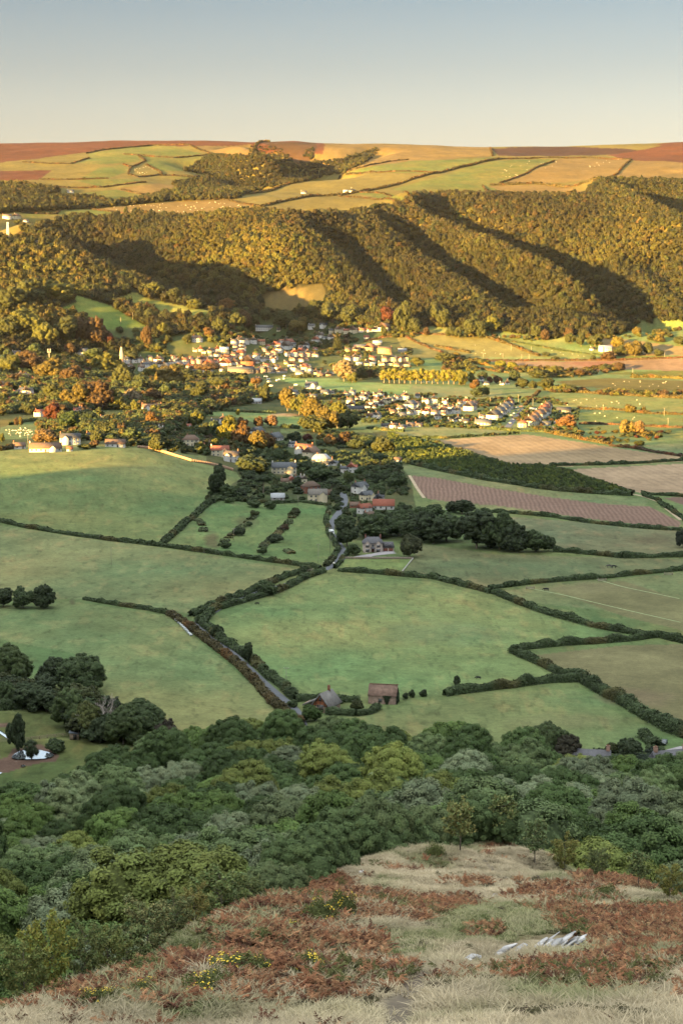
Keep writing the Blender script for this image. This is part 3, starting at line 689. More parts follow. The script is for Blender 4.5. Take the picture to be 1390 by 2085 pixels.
# near crowns (many small leaves), middle and far ones
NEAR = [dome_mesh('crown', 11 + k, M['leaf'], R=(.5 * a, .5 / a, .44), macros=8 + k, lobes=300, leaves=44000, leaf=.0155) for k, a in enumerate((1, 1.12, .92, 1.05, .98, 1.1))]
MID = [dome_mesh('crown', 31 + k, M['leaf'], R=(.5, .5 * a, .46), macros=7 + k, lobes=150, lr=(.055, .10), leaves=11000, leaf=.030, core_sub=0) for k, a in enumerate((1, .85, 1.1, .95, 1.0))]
TALL = [crown_mesh('crown', 51 + k, M['leaf'], R=(.17, .17, .46), zc=.52, lobes=34, leaves=2600, leaf=.03, lobe_r=(.06, .10), flat_low=.9) for k in range(3)]
CONE = [conifer_mesh('crown', 61 + k, M['leaf'], w=.22, leaves=3600, leaf=.035) for k in range(3)]
PINE = [crown_mesh('crown', 71 + k, M['leaf'], R=(.42, .42, .16), zc=.80, lobes=30, leaves=4500, leaf=.03, lobe_r=(.08, .15), flat_low=.3) for k in range(2)]
TRUNK = [trunk_mesh('trunk', 81 + k, M['bark'], h=.45) for k in range(3)]
PTRUNK = [trunk_mesh('trunk', 91, M['bark'], h=.74, rad=.028, limb=.2)]
SAP = [sapling_mesh('crown', 101 + k) for k in range(4)]
BUSHY = [sapling_mesh('crown', 111 + k, leaves=5200, leaf=.032, w=.42, z0=.12) for k in range(3)]
FORM = {'near': (NEAR, TRUNK), 'oak': (MID, TRUNK), 'poplar': (TALL, TRUNK), 'conifer': (CONE, PTRUNK), 'pine': (PINE, PTRUNK)}
NAMES = {'near': 'woodland_tree', 'oak': 'broadleaf_tree', 'poplar': 'poplar_tree', 'conifer': 'conifer_tree', 'pine': 'pine_tree'}
_tn = 0
def tree(kind, loc, w, h, tint, label, group=None, cat='tree', rz=None, name=None, trunk=True):
    """w, h in metres; crown and trunk hang on an empty at the foot"""
    global _tn; _tn += 1; r = np.random.default_rng(_tn * 13 + 5)
    cr_l, tr_l = FORM[kind]; q = {'near': .5, 'oak': .5, 'poplar': .17, 'conifer': .22, 'pine': .42}[kind] * 2.15
    root = empty(name or NAMES[kind], loc, r.random() * 6.28 if rz is None else rz, (w / q, w / q, h), label, cat, group)
    c = link('crown', cr_l[_tn % len(cr_l)], root); c.color = (*tint, 1)
    if trunk: link('trunk', tr_l[_tn % len(tr_l)], root)
    return root
# -------- one object for cover nobody could count: forms set out on points
def form_object(name, me):
    o = bpy.data.objects.new(name, me); FORMS.objects.link(o); return o
def scatter(name, label, forms, pos, rot, scl, idx, tint):
    c = bpy.data.collections.new(name + "_forms")
    for k, me in enumerate(forms): c.objects.link(bpy.data.objects.new("%s_form_%02d" % (name, k), me))
    me = bpy.data.meshes.new(name); N = len(pos); me.vertices.add(N); me.vertices.foreach_set("co", np.asarray(pos, np.float32).ravel())
    def att(n, ty, a, f): x = me.attributes.new(n, ty, 'POINT'); x.data.foreach_set(f, np.asarray(a).ravel())
    att('idx', 'INT', np.asarray(idx, np.int32), 'value'); att('rot', 'FLOAT_VECTOR', np.asarray(rot, np.float32), 'vector')
    att('scl', 'FLOAT_VECTOR', np.asarray(scl, np.float32), 'vector')
    t4 = np.ones((N, 4), np.float32); t4[:, :3] = tint; att('tint', 'FLOAT_COLOR', t4, 'color')
    o = link(name, me); set_tag(o, label=label, kind='stuff')
    g = bpy.data.node_groups.new(name, 'GeometryNodeTree')
    g.interface.new_socket('Geometry', in_out='INPUT', socket_type='NodeSocketGeometry'); g.interface.new_socket('Geometry', in_out='OUTPUT', socket_type='NodeSocketGeometry')
    gi = g.nodes.new('NodeGroupInput'); go = g.nodes.new('NodeGroupOutput'); ip = g.nodes.new('GeometryNodeInstanceOnPoints')
    ci = g.nodes.new('GeometryNodeCollectionInfo'); ci.inputs[0].default_value = c; ci.inputs['Separate Children'].default_value = True; ci.inputs['Reset Children'].default_value = True
    ip.inputs['Pick Instance'].default_value = True
    def na(n, ty): x = g.nodes.new('GeometryNodeInputNamedAttribute'); x.data_type = ty; x.inputs[0].default_value = n; return x.outputs[0]
    L = g.links.new; L(gi.outputs[0], ip.inputs['Points']); L(ci.outputs[0], ip.inputs['Instance']); L(na('idx', 'INT'), ip.inputs['Instance Index'])
    L(na('rot', 'FLOAT_VECTOR'), ip.inputs['Rotation']); L(na('scl', 'FLOAT_VECTOR'), ip.inputs['Scale']); L(ip.outputs[0], go.inputs[0])
    md = o.modifiers.new("cover", 'NODES'); md.node_group = g
    return o
def thin(X, Y, sp):
    """keep one point per cell of size sp (sp may vary per point)"""
    k = np.stack([np.floor(X / sp), np.floor(Y / sp)], 1).astype(int); _, i = np.unique(k, axis=0, return_index=True); return np.sort(i)
# ------------------------------------------------------------------ the hanging woods on the escarpment: a mass nobody could count
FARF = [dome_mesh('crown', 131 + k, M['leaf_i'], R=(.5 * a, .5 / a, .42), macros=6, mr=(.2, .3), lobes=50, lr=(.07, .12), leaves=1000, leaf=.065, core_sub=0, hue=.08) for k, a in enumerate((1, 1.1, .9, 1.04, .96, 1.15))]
FARC = [conifer_mesh('crown', 151 + k, M['leaf_i'], tiers=9, w=.22, leaves=420, leaf=.10) for k in range(2)]
WOODS_IN = [  # outlines in the photo
 [(-60,480),(40,455),(60,470),(110,455),(150,440),(190,430),(380,446),(430,440),(500,432),(560,436),(700,440),(800,420),(850,398),(1000,400),(1120,402),(1190,400),(1215,368),(1300,366),(1440,372),(1440,650),(1310,665),(1240,690),(1100,690),(1000,672),(850,668),(780,668),(600,650),(540,640),(470,660),(330,690),(250,720),(-60,720)],
 C1((-40,240),(120,262),(200,285),(380,290),(460,310),(620,285),(690,262),(800,225),(930,210),(1060,255),(900,292),(690,298),(370,328),(200,340),(-40,350)),
 C1((740,175),(800,140),(880,105),(1000,120),(1020,60),(1075,50),(1140,90),(1190,150),(1280,190),(1390,180),(1260,215),(1050,250),(940,275),(900,215),(830,190)),
 C1((1200,150),(1280,140),(1400,130),(1400,185),(1290,200)), C2((-20,150),(60,110),(150,80),(165,95),(110,140),(20,180)),
 C1((700,225),(830,205),(1040,230),(960,290),(760,290),(650,270)),
 C1((-40,225),(100,240),(250,260),(200,275),(-40,262)), C1((1270,80),(1260,130),(1220,120),(1240,90)),
]
WOODS_OUT = [
 C3((330,30),(420,110),(620,170),(760,250),(860,310),(880,370),(840,420),(700,410),(600,320),(450,240),(310,200),(440,150)),
 C3((670,130),(760,95),(860,140),(1230,210),(1190,235),(1000,245),(830,200),(680,160)),
 C1((1060,690),(1230,640),(1300,630),(1330,700),(1150,760),(1080,740)), C1((-40,385),(92,390),(95,455),(-40,460)),
 C1((360,330),(700,300),(900,292),(1060,320),(1000,345),(800,358),(560,352)), C1((230,335),(360,330),(560,355),(420,368),(250,362)), C1((90,345),(200,338),(230,352),(110,375)),
 C1((440,250),(640,225),(720,235),(700,265),(560,275)), C1((330,265),(470,250),(600,278),(420,290)),
 C5((850,235),(1390,300),(1440,350),(950,355)), C5((1180,180),(1440,160),(1440,280),(1170,240)), C5((-300,180),(250,240),(620,355),(-200,370)), C5((330,235),(800,330),(900,365),(620,360),(330,270)),
]
def wood_points(sp, y0, y1):
    gx = np.arange(-1150, 1300, sp); gy = np.arange(y0, y1, sp); GX, GY = np.meshgrid(gx, gy)
    X = (GX + rng.uniform(-.45, .45, GX.shape) * sp).ravel(); Y = (GY + rng.uniform(-.45, .45, GX.shape) * sp).ravel()
    k = np.abs(X) < .2 * Y + 40; X, Y = X[k], Y[k]; Z = zat(X, Y); px, py = proj(X, Y, Z)
    m = np.zeros(len(X), bool)
    for p in WOODS_IN: m |= inpoly(p, px, py)
    for p in WOODS_OUT: m &= ~inpoly(p, px, py)
    m &= py > 299
    return X[m], Y[m], Z[m], px[m], py[m]
X, Y, Z, px, py = wood_points(8.8, 2600, 5500)
n1 = fbm(X / 130, Y / 130, 3); n2 = fbm(X / 45 + 40, Y / 45, 2); n = len(X)
olive = np.array((.066, .070, .024)); yel = np.array((.165, .150, .030)); rus = np.array((.165, .105, .036)); drk = np.array((.030, .044, .020)); brn = np.array((.080, .066, .032))
T = np.empty((n, 3)); T[:] = olive
def zone(cx, cy, rx, ry): return np.clip(1.2 - ((px - cx) / rx) ** 2 - ((py - cy) / ry) ** 2, 0, 1)[:, None]
yz = np.maximum.reduce([zone(500, 500, 150, 90), zone(60, 590, 130, 110) * .8, zone(600, 600, 120, 60) * .7, zone(1150, 500, 220, 60) * .35, zone(1250, 500, 150, 60) * .5, zone(420, 560, 150, 30) * .4])
bz = np.maximum.reduce([zone(950, 440, 400, 60) * .8, zone(620, 460, 140, 25) * .9, zone(800, 560, 200, 80) * .4, zone(580, 340, 120, 40) * .9, zone(200, 500, 120, 50) * .6])
T = T * (1 - yz * .85) + yel * 1.25 * yz * .85; T = T * (1 - bz * .6) + brn * bz * .6
u = rng.random((n, 1)); T = np.where(u < .06, rus * .5 + T * .5, T); T = np.where((u > .84) & (n2[:, None] > .45), drk, T); T = np.where((u > .5) & (u < .55), yel * .45 + T * .55, T)
T = .62 * T * (.45 + 1.15 * n1[:, None]) * rng.uniform(.62, 1.4, (n, 1)) * (1 + .35 * (n2[:, None] - .5)) * (1 + .07 * rng.normal(size=(n, 3)))
con = ((inpoly(C2((0,560),(150,520),(330,640),(260,720),(60,700),(-20,640)), px, py) | inpoly(C2((840,560),(1180,540),(1300,590),(900,610)), px, py)) & (rng.random(n) < .6)) | (rng.random(n) < .03)
T[con] = np.array((.040, .046, .020)) * rng.uniform(.8, 1.3, (con.sum(), 1))
idx = np.where(con, 6 + rng.integers(0, 2, n), rng.integers(0, 6, n))
hh = rng.uniform(9, 17, n); ww = rng.uniform(9, 14.5, n); hh[con] = rng.uniform(13, 20, con.sum()); ww[con] = rng.uniform(11, 15, con.sum())
sky_ = py < 318; hh[sky_] *= .45; ww[sky_] *= .6
top = (Y > 4250); hh[top] *= .75; ww[top] *= .8
scatter('hanging_wood', 'autumn woodland covering the steep hillside above the village', FARF + FARC, np.c_[X, Y, Z - .5], np.c_[np.zeros((n, 2)), rng.random(n) * 6.28], np.c_[ww, ww, hh], idx, T)
print('hill trees', n)
# ------------------------------------------------------------------ hedges: every one a thing of its own
HT = (.062, .088, .036); HO = (.085, .070, .028); HR = (.090, .062, .035); HY = (.120, .105, .030)
def hedge(pts, h, w, tint, label, group='field hedges across the valley', near=560.0, name='hedge', thin=None):
    p = P([a for a, b in pts], [b for a, b in pts], near)
    seg = np.hypot(*np.diff(p[:, :2], axis=0).T); L = np.r_[0, np.cumsum(seg)]
    if L[-1] < 1: return
    org = p[len(p) // 2].copy(); rmean = math.hypot(org[0], org[1]); s = max(.30, rmean * .00050)
    h *= .86; w *= .82
    r = np.random.default_rng(int(pts[0][0] * 7 + pts[0][1] * 13) % 99991)
    n = int(min(26000, L[-1] * (2 * h + w) / (s * s * .42)))
    t = r.random(n) * L[-1]; x = np.interp(t, L, p[:, 0]); y = np.interp(t, L, p[:, 1])
    i = np.clip(np.searchsorted(L, t) - 1, 0, len(seg) - 1); dx = np.diff(p[:, 0])[i] / seg[i]; dy = np.diff(p[:, 1])[i] / seg[i]
    wob = 2.2 * (fbm(t / 22 + org[0], t * 0 + org[1] / 9, 3) - .5)
    hv = h * (.42 + 1.15 * fbm(t / 7 + org[0] * .1, t * 0 + 3.1, 3)) * (1 + .10 * np.sin(t / 1.7))
    wv = w * (.75 + .5 * fbm(t / 6 + 9, t * 0 + org[1], 2))
    q = r.random(n) * math.pi; ca, sa = np.cos(q), np.sin(q)
    off = np.sign(ca) * np.abs(ca) ** .6 * wv / 2; zz = np.abs(sa) ** .6 * hv * r.uniform(.9, 1.1, n); dn = q < 0
    low = r.random(n) < .35; zz = np.where(low, zz * r.random(n), zz); off = off + r.normal(0, .12 * w, n) + wob
    X, Y = x - dy * off, y + dx * off; Z = zat(X, Y) + zz
    nn = np.c_[-dy * ca, dx * ca, .35 + sa] + r.normal(0, .45, (n, 3)); nn /= np.linalg.norm(nn, axis=1, keepdims=True)
    if thin:
        kp = fbm(t / 9 + 50, t * 0 + org[1], 3) > thin; off, X, Y, Z, nn, t = off[kp], X[kp], Y[kp], Z[kp], nn[kp], t[kp]; n = len(X); off = off
    v = leaf_quads(np.c_[X, Y, Z], nn, s * r.uniform(.7, 1.5, n), r, False).reshape(-1, 3)
    b = r.uniform(.7, 1.3, n) * (.75 + .5 * fbm(t / 9 + 70, t * 0, 2)); wr = np.clip((fbm(t / 16 + 30, t * 0 + 9, 2) - .55) * 5, 0, 1) * .5
    c = np.repeat(np.c_[b * (1 + wr), b, b * (1 - .2 * wr)], 4, axis=0)
    # solid heart so that nothing shows through
    m = max(2, int(L[-1] / 6)); tt = np.linspace(0, L[-1], m); cx_ = np.interp(tt, L, p[:, 0]); cy_ = np.interp(tt, L, p[:, 1]); j = np.clip(np.searchsorted(L, tt) - 1, 0, len(seg) - 1)
    ex = np.diff(p[:, 0])[j] / seg[j]; ey = np.diff(p[:, 1])[j] / seg[j]; wo = 2.2 * (fbm(tt / 22 + org[0], tt * 0 + org[1] / 9, 3) - .5); cz = zat(cx_, cy_)
    sec = [(-.42, -.3), (-.36, .62), (0, .78), (.36, .62), (.42, -.3)]
    V_ = np.stack([np.c_[cx_ - ey * (wo + a * w), cy_ + ex * (wo + a * w), cz + q_ * h * (.5 + .75 * fbm(tt / 7 + org[0] * .1, tt * 0 + 3.1, 3))] for a, q_ in sec], 1).reshape(-1, 3)
    F = np.array([(k * 5 + a, k * 5 + a + 1, k * 5 + a + 6, k * 5 + a + 5) for k in range(m - 1) for a in range(4) if not thin]).reshape(-1, 4).astype(int)
    loops = np.r_[np.arange(len(v)), F.ravel() + len(v)]; tot = np.full(n + len(F), 4)
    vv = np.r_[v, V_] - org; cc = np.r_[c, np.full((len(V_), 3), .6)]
    o = link(name, mesh_np(name, vv, loops, tot, M['hedge'], False, cc), loc=org); o.color = (*tint, 1)
    return set_tag(o, label, 'hedge' if group else None, group)
H = [
 ([(0,1062),(60,1075),(150,1090),(320,1112)], 2.6, 3, HT, 'dark hedge between the two big left hand pastures, its western half'),
 ([(320,1112),(470,1132),(560,1145),(650,1158)], 2.6, 3, HT, 'dark hedge along the foot of the orchard paddock reaching the lane junction'),
 ([(332,1108),(385,1060),(430,1022),(448,1012)], 3.2, 4, HT, 'thick straight hedge climbing beside the orchard paddock to the lone round tree'),
 ([(448,1012),(500,1022),(560,1026),(610,1022),(672,1030)], 2.2, 2.5, HT, 'low hedge along the top of the orchard paddock below the gardens'),
 ([(672,1035),(664,1062),(668,1085),(688,1118),(678,1140),(664,1154)], 2.4, 3, HT, 'curved hedge along the orchard side of the lane with the van'),
 ([(709,1122),(696,1140),(690,1150),(680,1158)], 2.0, 2.2, HT, 'short hedge on the lane bend beside the small mown lawn'),
 (D1((340,200),(500,228),(600,242),(690,262)), 2.2, 2.6, HT, 'isolated low hedge end starting at the trampled gateway in the left fields'),
 (D1((770,268),(850,232),(960,192),(1050,155),(1150,112),(1250,82)), 3.0, 3.5, HT, 'upper hedge of the pair lining the lane towards the junction'),
 (D1((812,300),(860,245),(1000,205),(1120,172),(1230,115),(1310,88)), 3.0, 3.5, HT, 'lower hedge of the pair lining the lane, bordering the big bright pasture'),
 (D1((805,290),(860,340),(930,385),(1000,432),(1100,520),(1200,605)), 3.2, 4, HT, 'tall hedge along the field side of the lane running down to the thatched cottage'),
 (D1((690,262),(780,322),(870,392),(960,465),(1050,560),(1130,640),(1220,710)), 2.8, 3.6, HO, 'mixed brownish hedge on the near side of the lane opposite the big bright pasture'),
 ([(690,1163),(766,1168),(881,1178),(942,1193),(1002,1208)], 3.0, 3.6, HT, 'hedge along the top of the big bright pasture from the lane junction'),
 ([(1002,1208),(1073,1236),(1143,1258),(1219,1279),(1294,1291),(1340,1296)], 3.0, 3.6, HT, 'long hedge falling rightwards along the far side of the big bright pasture'),
 ([(997,1200),(1073,1190),(1143,1183),(1224,1178),(1294,1170),(1400,1160)], 2.6, 3.2, HT, 'straight hedge with two field gates below the two grazing horses'),
 ([(1340,1296),(1284,1304),(1224,1309),(1143,1314),(1073,1321),(1044,1327)], 3.2, 3.8, HT, 'hedge closing the pointed right hand end of the big bright pasture'),
 ([(1042,1328),(1073,1342),(1108,1357),(1143,1372),(1183,1381)], 3.2, 3.8, HT, 'short hedge joining the hedge corner to the clump above the lower pasture'),
 ([(1340,1296),(1365,1304),(1400,1311)], 3.2, 3.6, HT, 'hedge running out to the right from the five way hedge junction'),
 ([(1183,1387),(1118,1389),(1053,1397),(992,1404),(942,1410),(906,1417)], 3.4, 3.8, HT, 'tall hedge between the big bright pasture and the lower pasture right of the barn'),
 ([(1183,1385),(1224,1410),(1274,1437),(1314,1462),(1360,1488),(1400,1503)], 4.2, 5, HT, 'very tall dark hedge descending to the parked car at the field corner'),
 ([(1127,1123),(1182,1127),(1267,1136),(1400,1134)], 3.0, 3.6, HT, 'hedge running right from the end of the dark wood to the field edge'),
 ([(978,1043),(1038,1045),(1123,1053),(1190,1064),(1267,1072),(1352,1079),(1400,1081)], 2.6, 3.2, HT, 'hedge along the lower edge of the ploughed strip'),
 ([(825,942),(927,965),(1004,980),(1097,995),(1182,1003),(1284,1010)], 4.0, 5, HT, 'dense dark hedge under the young plantation'),
 ([(870,897),(970,928),(1038,951),(1118,950),(1182,972),(1250,993),(1288,1005)], 2.6, 3.5, HT, 'hedge on the upper side of the young plantation facing the stubble'),
 ([(1118,949),(1224,947),(1309,943),(1400,937)], 2.8, 3.5, HT, 'hedge between the two pale stubble fields'),
 ([(1305,1006),(1350,1009),(1400,1012)], 2.6, 3.2, HT, 'short hedge under the lower stubble field at the right edge'),
 ([(1309,1010),(1335,1019),(1369,1042),(1400,1064)], 2.6, 3.2, HT, 'curving hedge beside the track at the tip of the ploughed strip'),
 ([(838,892),(906,893),(978,888),(1055,883)], 2.6, 3.2, HT, 'thin dark hedge between the narrow green field and the big stubble field'),
 ([(800,868),(900,868),(970,871),(1041,878),(1111,880)], 2.8, 3.5, HT, 'hedge under the gardens of the modern estate'),
 ([(1111,880),(1182,895),(1240,905)], 3.4, 5, HO, 'scrubby golden hedge right of the orange tree by the estate'),
 ([(1240,908),(1288,913),(1341,923),(1400,932)], 2.8, 3.5, HR, 'brown hedge above the far corner of the stubble field'),
 ([(1126,796),(1217,802),(1288,806),(1400,812)], 4.0, 7, HO, 'sunlit bushy hedge between the flat sheep pastures'),
 ([(1175,833),(1252,835),(1323,843),(1400,845)], 3.4, 5, HO, 'golden hedge right of the white van in the far pasture'),
 ([(1178,864),(1252,865),(1323,869),(1400,872)], 2.6, 3.5, HR, 'thin reddish hedge below the far pasture of long shadows'),
 ([(1068,826),(1082,812),(1097,797)], 3.4, 4, HO, 'hedge running up from the estate road to the riverside bushes'),
 ([(949,733),(1111,734),(1217,734),(1323,731),(1400,728)], 2.8, 4, HR, 'long straight dark hedge along the far tan ploughed field'),
 ([(1189,754),(1230,750),(1270,747)], 6.5, 6, HO, 'clump of dark hedge trees beside the tan ploughed field'),
 (C5((1090,480),(1200,478),(1300,482),(1420,490)), 5.5, 7, HY, 'bushy golden hedge below the tan ploughed field at right'),
 ([(988,685),(1040,703),(1097,725)], 4, 5, HO, 'broad rust coloured hedge crossing the slope under the escarpment'),
 ([(1014,690),(1090,705),(1168,718),(1240,726)], 2.6, 3, HT, 'thin hedge on the slope left of the white farmhouse'),
 ([(820,678),(900,682),(985,684)], 2.6, 4, HR, 'hedge at the foot of the hanging wood above the sloping pastures'),
 (C4((860,285),(960,262),(1100,248),(1250,320),(1330,350)), 3, 4, HR, 'hedge bank above the stone farmhouse in the sun'),
 (C4((1290,310),(1380,330),(1500,350)), 3.5, 6, HO, 'golden scrub hedge above the poplars'),
 (C5((0,355),(100,365),(200,400),(330,420)), 3.6, 7, HY, 'double golden hedge behind the row of poplars'),
 (C5((0,400),(130,415),(280,440),(400,455)), 3.6, 6, HO, 'brown hedge directly behind the tall poplars'),
 (C4((880,805),(1000,820),(1100,826)), 3.0, 4, HT, 'hedge between the tree belt and the narrow green field'),
 (C4((360,800),(430,805),(470,808)), 4, 5, HT, 'block of clipped hedge in the meadow left of the tree belt'),
 (C4((0,700),(120,708),(330,715)), 3, 4, HT, 'dark hedge along the top of the bright strip of meadow'),
 (C7((720,195),(830,205),(960,215),(1040,235)), 3, 4, HT, 'clipped green hedge across the gardens below the plantation'),
 (C7((820,175),(900,185),(1000,200)), 2.6, 3.5, HT, 'second clipped hedge among the allotment gardens'),
 (C6((0,235),(60,225),(90,222)), 4, 5, HO, 'rounded hedge at the left end of the bungalow garden'),
 (C3((60,850),(130,835),(210,825)), 3.5, 4, HT, 'dark clipped hedge right of the two small round trees'),
 (D1((0,645),(90,640),(170,630),(240,640)), 3.4, 4, HT, 'dark hedge between the paddocks above the pond'),
 (D4((190,410),(300,395),(470,400),(640,410),(800,415)), 2.4, 3, HT, 'low hedge behind the thatched cottage and its garden'),
 (D4((470,530),(600,530),(760,545),(900,520),(980,480)), 2.2, 2.8, HT, 'rough garden hedge in front of the thatched cottage'),
 (D5((1100,355),(1150,365),(1240,370)), 2.2, 3, HT, 'neat clipped box hedge near the parked car'),
 (D5((1050,240),(1130,300),(1180,340)), 3.2, 4, HT, 'scrubby hedge left of the parked car'),
]
for a in H: hedge(*a, near=540.0)
for a in ((C7((345,520),(300,560),(235,610),(165,670),(140,700)), 'left one of the two rough bramble rows crossing the orchard paddock'), (C7((560,505),(520,570),(450,640),(380,700),(370,740)), 'right one of the two rough bramble rows crossing the orchard paddock'), (C7((0,540),(30,570),(40,620)), 'brown bramble patch by the diagonal hedge in the orchard paddock'), (C7((480,700),(520,735),(540,745)), 'small bramble patch at the foot of the right hand row')):
    set_tag(hedge(a[0], 1.3, 5.0, (.085, .105, .045), a[1], None, name='undergrowth', thin=.45), kind='stuff')
HF = [(C1((350,105),(500,82),(620,72),(760,70)), 'on the moor edge above the green field'), (C1((760,70),(850,105),(880,110)), 'dropping from the moor edge'), (C1((500,108),(620,118),(700,123),(860,108)), 'under the highest green field'),
 (C1((90,140),(200,146),(290,147)), 'along the far left gold field'), (C1((290,147),(360,124)), 'with a kink beside the far gold field'), (C1((560,112),(590,135),(530,160),(500,150)), 'looping around the small fields'),
 (C1((530,160),(520,190),(560,200),(650,190)), 'under the smallest gold field'), (C1((590,148),(655,185),(650,195)), 'right of the smallest gold field'), (C1((160,210),(320,210),(440,206)), 'below the patchwork of small fields'),
 (C1((60,213),(200,240),(420,242),(590,222)), 'across the long sunlit slope'), (C1((650,195),(780,200),(880,222)), 'towards the far combe wood'), (C1((490,250),(600,275),(640,290)), 'above the ridge with sheep'),
 (C1((360,330),(560,353),(800,358)), 'under the sheep ridge'), (C1((700,296),(900,290),(1060,320)), 'over the sheep ridge'), (C1((1060,320),(1120,305),(1200,290),(1280,278),(1390,272)), 'along the lane above the wood'),
 (C2((0,275),(80,262),(200,240),(330,200),(460,170),(560,145),(650,128)), 'the long dark one climbing the plateau'), (C2((0,198),(100,160),(200,138),(280,130)), 'straight across the gold slope'), (C2((30,190),(160,182),(380,182)), 'under the gold slope'),
 (C2((650,128),(820,122),(1000,122),(1180,128)), 'along the edge of the heath'), (C2((1180,130),(1120,190),(1090,205)), 'splitting the straw fields'), (C2((870,135),(760,185),(650,225)), 'thin and pale across the large straw field'),
 (C2((580,235),(600,262),(660,275),(740,280)), 'around the pointed field above the wood'), (C2((610,232),(800,228),(1000,222),(1080,222)), 'bushy above the hanging wood'), (C2((60,262),(180,268),(290,292)), 'beside the white barn field'),
 (C2((0,280),(120,288),(230,305)), 'at the lip of the wood'), (C2((610,82),(620,115)), 'at the end of the dark heath'), (C1((920,275),(1000,270),(1100,255),(1180,225),(1390,180)), 'bushy on the combe rim'),
 (C1((1020,100),(1030,75),(1075,52),(1090,58)), 'of scrub on the notch of the skyline'), (C1((90,345),(230,350),(250,330)), 'by the hillside hamlet'), (C1((250,360),(420,368),(560,355)), 'along the lip of the wood below the ridge')]
for k, (p_, t_) in enumerate(HF):
    big = k in (14, 15, 26, 27, 22)
    hedge(p_, 5.5 if big else 3.4, 7 if big else 3.5, HO if big else (.070, .055, .028), 'far hedge ' + t_, 'distant hedges on the high farmland', near=2700)
# ------------------------------------------------------------------ naming help: say where a thing stands by what is near it
MARKS = [(780,1415,'the stone barn'),(648,1430,'the thatched cottage'),(65,1535,'the pond'),(1350,1510,'the parked car'),(1218,1552,'the green gazebo'),(770,1110,'the house with the brick porch'),
 (675,1082,'the van on the lane'),(655,1160,'the lane junction'),(445,1000,'the lone round tree'),(630,995,'the brick house with the pyramid roof'),(740,1000,'the white house with slate gables'),(585,965,'the white house with white chimneys'),
 (90,905,'the long bungalow by the field'),(235,895,'the cream bungalow'),(460,920,'the white house at the field wall'),(248,730,'the church spire'),(850,760,'the poplar row'),(990,1080,'the dark wood by the pasture'),
 (650,830,'the golden tree belt'),(1155,870,'the orange tree'),(1235,705,'the white farmhouse'),(780,715,'the stone farmhouse'),(900,835,'the modern estate'),(1100,850,'the end of the estate road'),(700,755,'the silvery willow'),
 (310,830,'the gabled mansion'),(160,860,'the big round yew'),(110,820,'the copper beech'),(460,885,'the yellow tree'),(385,620,'the terrace on the hill'),(15,480,'the lattice mast'),(560,800,'the meadow strip'),(560,740,'the high street'),
 (405,690,'the white villa'),(740,670,'the red roofed villas'),(30,870,'the sheep paddock'),(1000,700,'the sloping pastures'),(1290,860,'the leaning field trees'),(530,1070,'the orchard paddock'),(1050,1000,'the ploughed strip'),
 (1000,960,'the young plantation'),(935,1690,'the sapling on the knoll'),(1025,1680,'the second sapling'),(700,1660,'the gorse thicket'),(1130,1925,'the white rocks'),(660,1850,'the upper flowering gorse'),(150,1290,'the upper left pasture'),(220,1450,'the bare dead tree')]
def where(px, py):
    d = [math.hypot((px - x) , (py - y) * 1.5) for x, y, _ in MARKS]; k = int(np.argmin(d)); x, y, n = MARKS[k]
    if d[k] < 14: return 'beside ' + n
    if abs(px - x) > abs(py - y) * 1.3: return ('left of ' if px < x else 'right of ') + n
    return ('behind ' if py < y else 'in front of ') + n
def tname(t):
    r, g, b = t
    if r > g * 1.45: return 'rust coloured'
    if r > g * 1.08 and r > .12: return 'golden'
    if r > g * 1.08: return 'brownish'
    if g + r > .26: return 'yellow green'
    if b > .62 * g and g > .07: return 'grey green'
    if g < .052: return 'dark green'
    return 'olive' if r > .8 * g else 'green'
SIZE = lambda h: 'tall ' if h > 15 else ('small ' if h < 6.5 else '')
def tree_at(px, py, wp, hp, kind='oak', tint=(.055, .07, .026), label=None, group='trees around the village and farms', near=560., **k):
    p = P(px, py, near)[0]; q = math.hypot(p[0], p[1]) / 3600.
    lab = label or (SIZE(hp * q) + tname(tint) + ' ' + {'oak': 'broadleaf tree', 'near': 'broadleaf tree', 'pine': 'spreading pine', 'conifer': 'pointed conifer', 'poplar': 'poplar'}[kind] + ' ' + where(px, py - hp * .4))
    return tree(kind, p - (0, 0, .2), wp * q, hp * q, tint, lab, group if not label else None, **k)
dk = (.058,.080,.036); gn = (.080,.114,.046); md = (.100,.138,.052); ol = (.068,.080,.028); yl = (.115,.125,.030); go = (.135,.110,.030); og = (.140,.082,.030); rd = (.10,.034,.020); br = (.095,.062,.030); pl = (.22,.18,.11); bw = (.05,.07,.045); lg = (.105,.145,.035)
T_LIST = []
def TL(conv, rows):
    """rows: x, foot y, width, height (all in the crop's own pixels), kind, tint, optional label"""
    for r_ in rows:
        (x, y), = conv((r_[0], r_[1])); s = conv((1, 0))[0][0] - conv((0, 0))[0][0]
        T_LIST.append((x, y, r_[2] * s, r_[3] * s, r_[4], r_[5], r_[6] if len(r_) > 6 else None))
ID = lambda *p: cr(0, 0, 1, p)
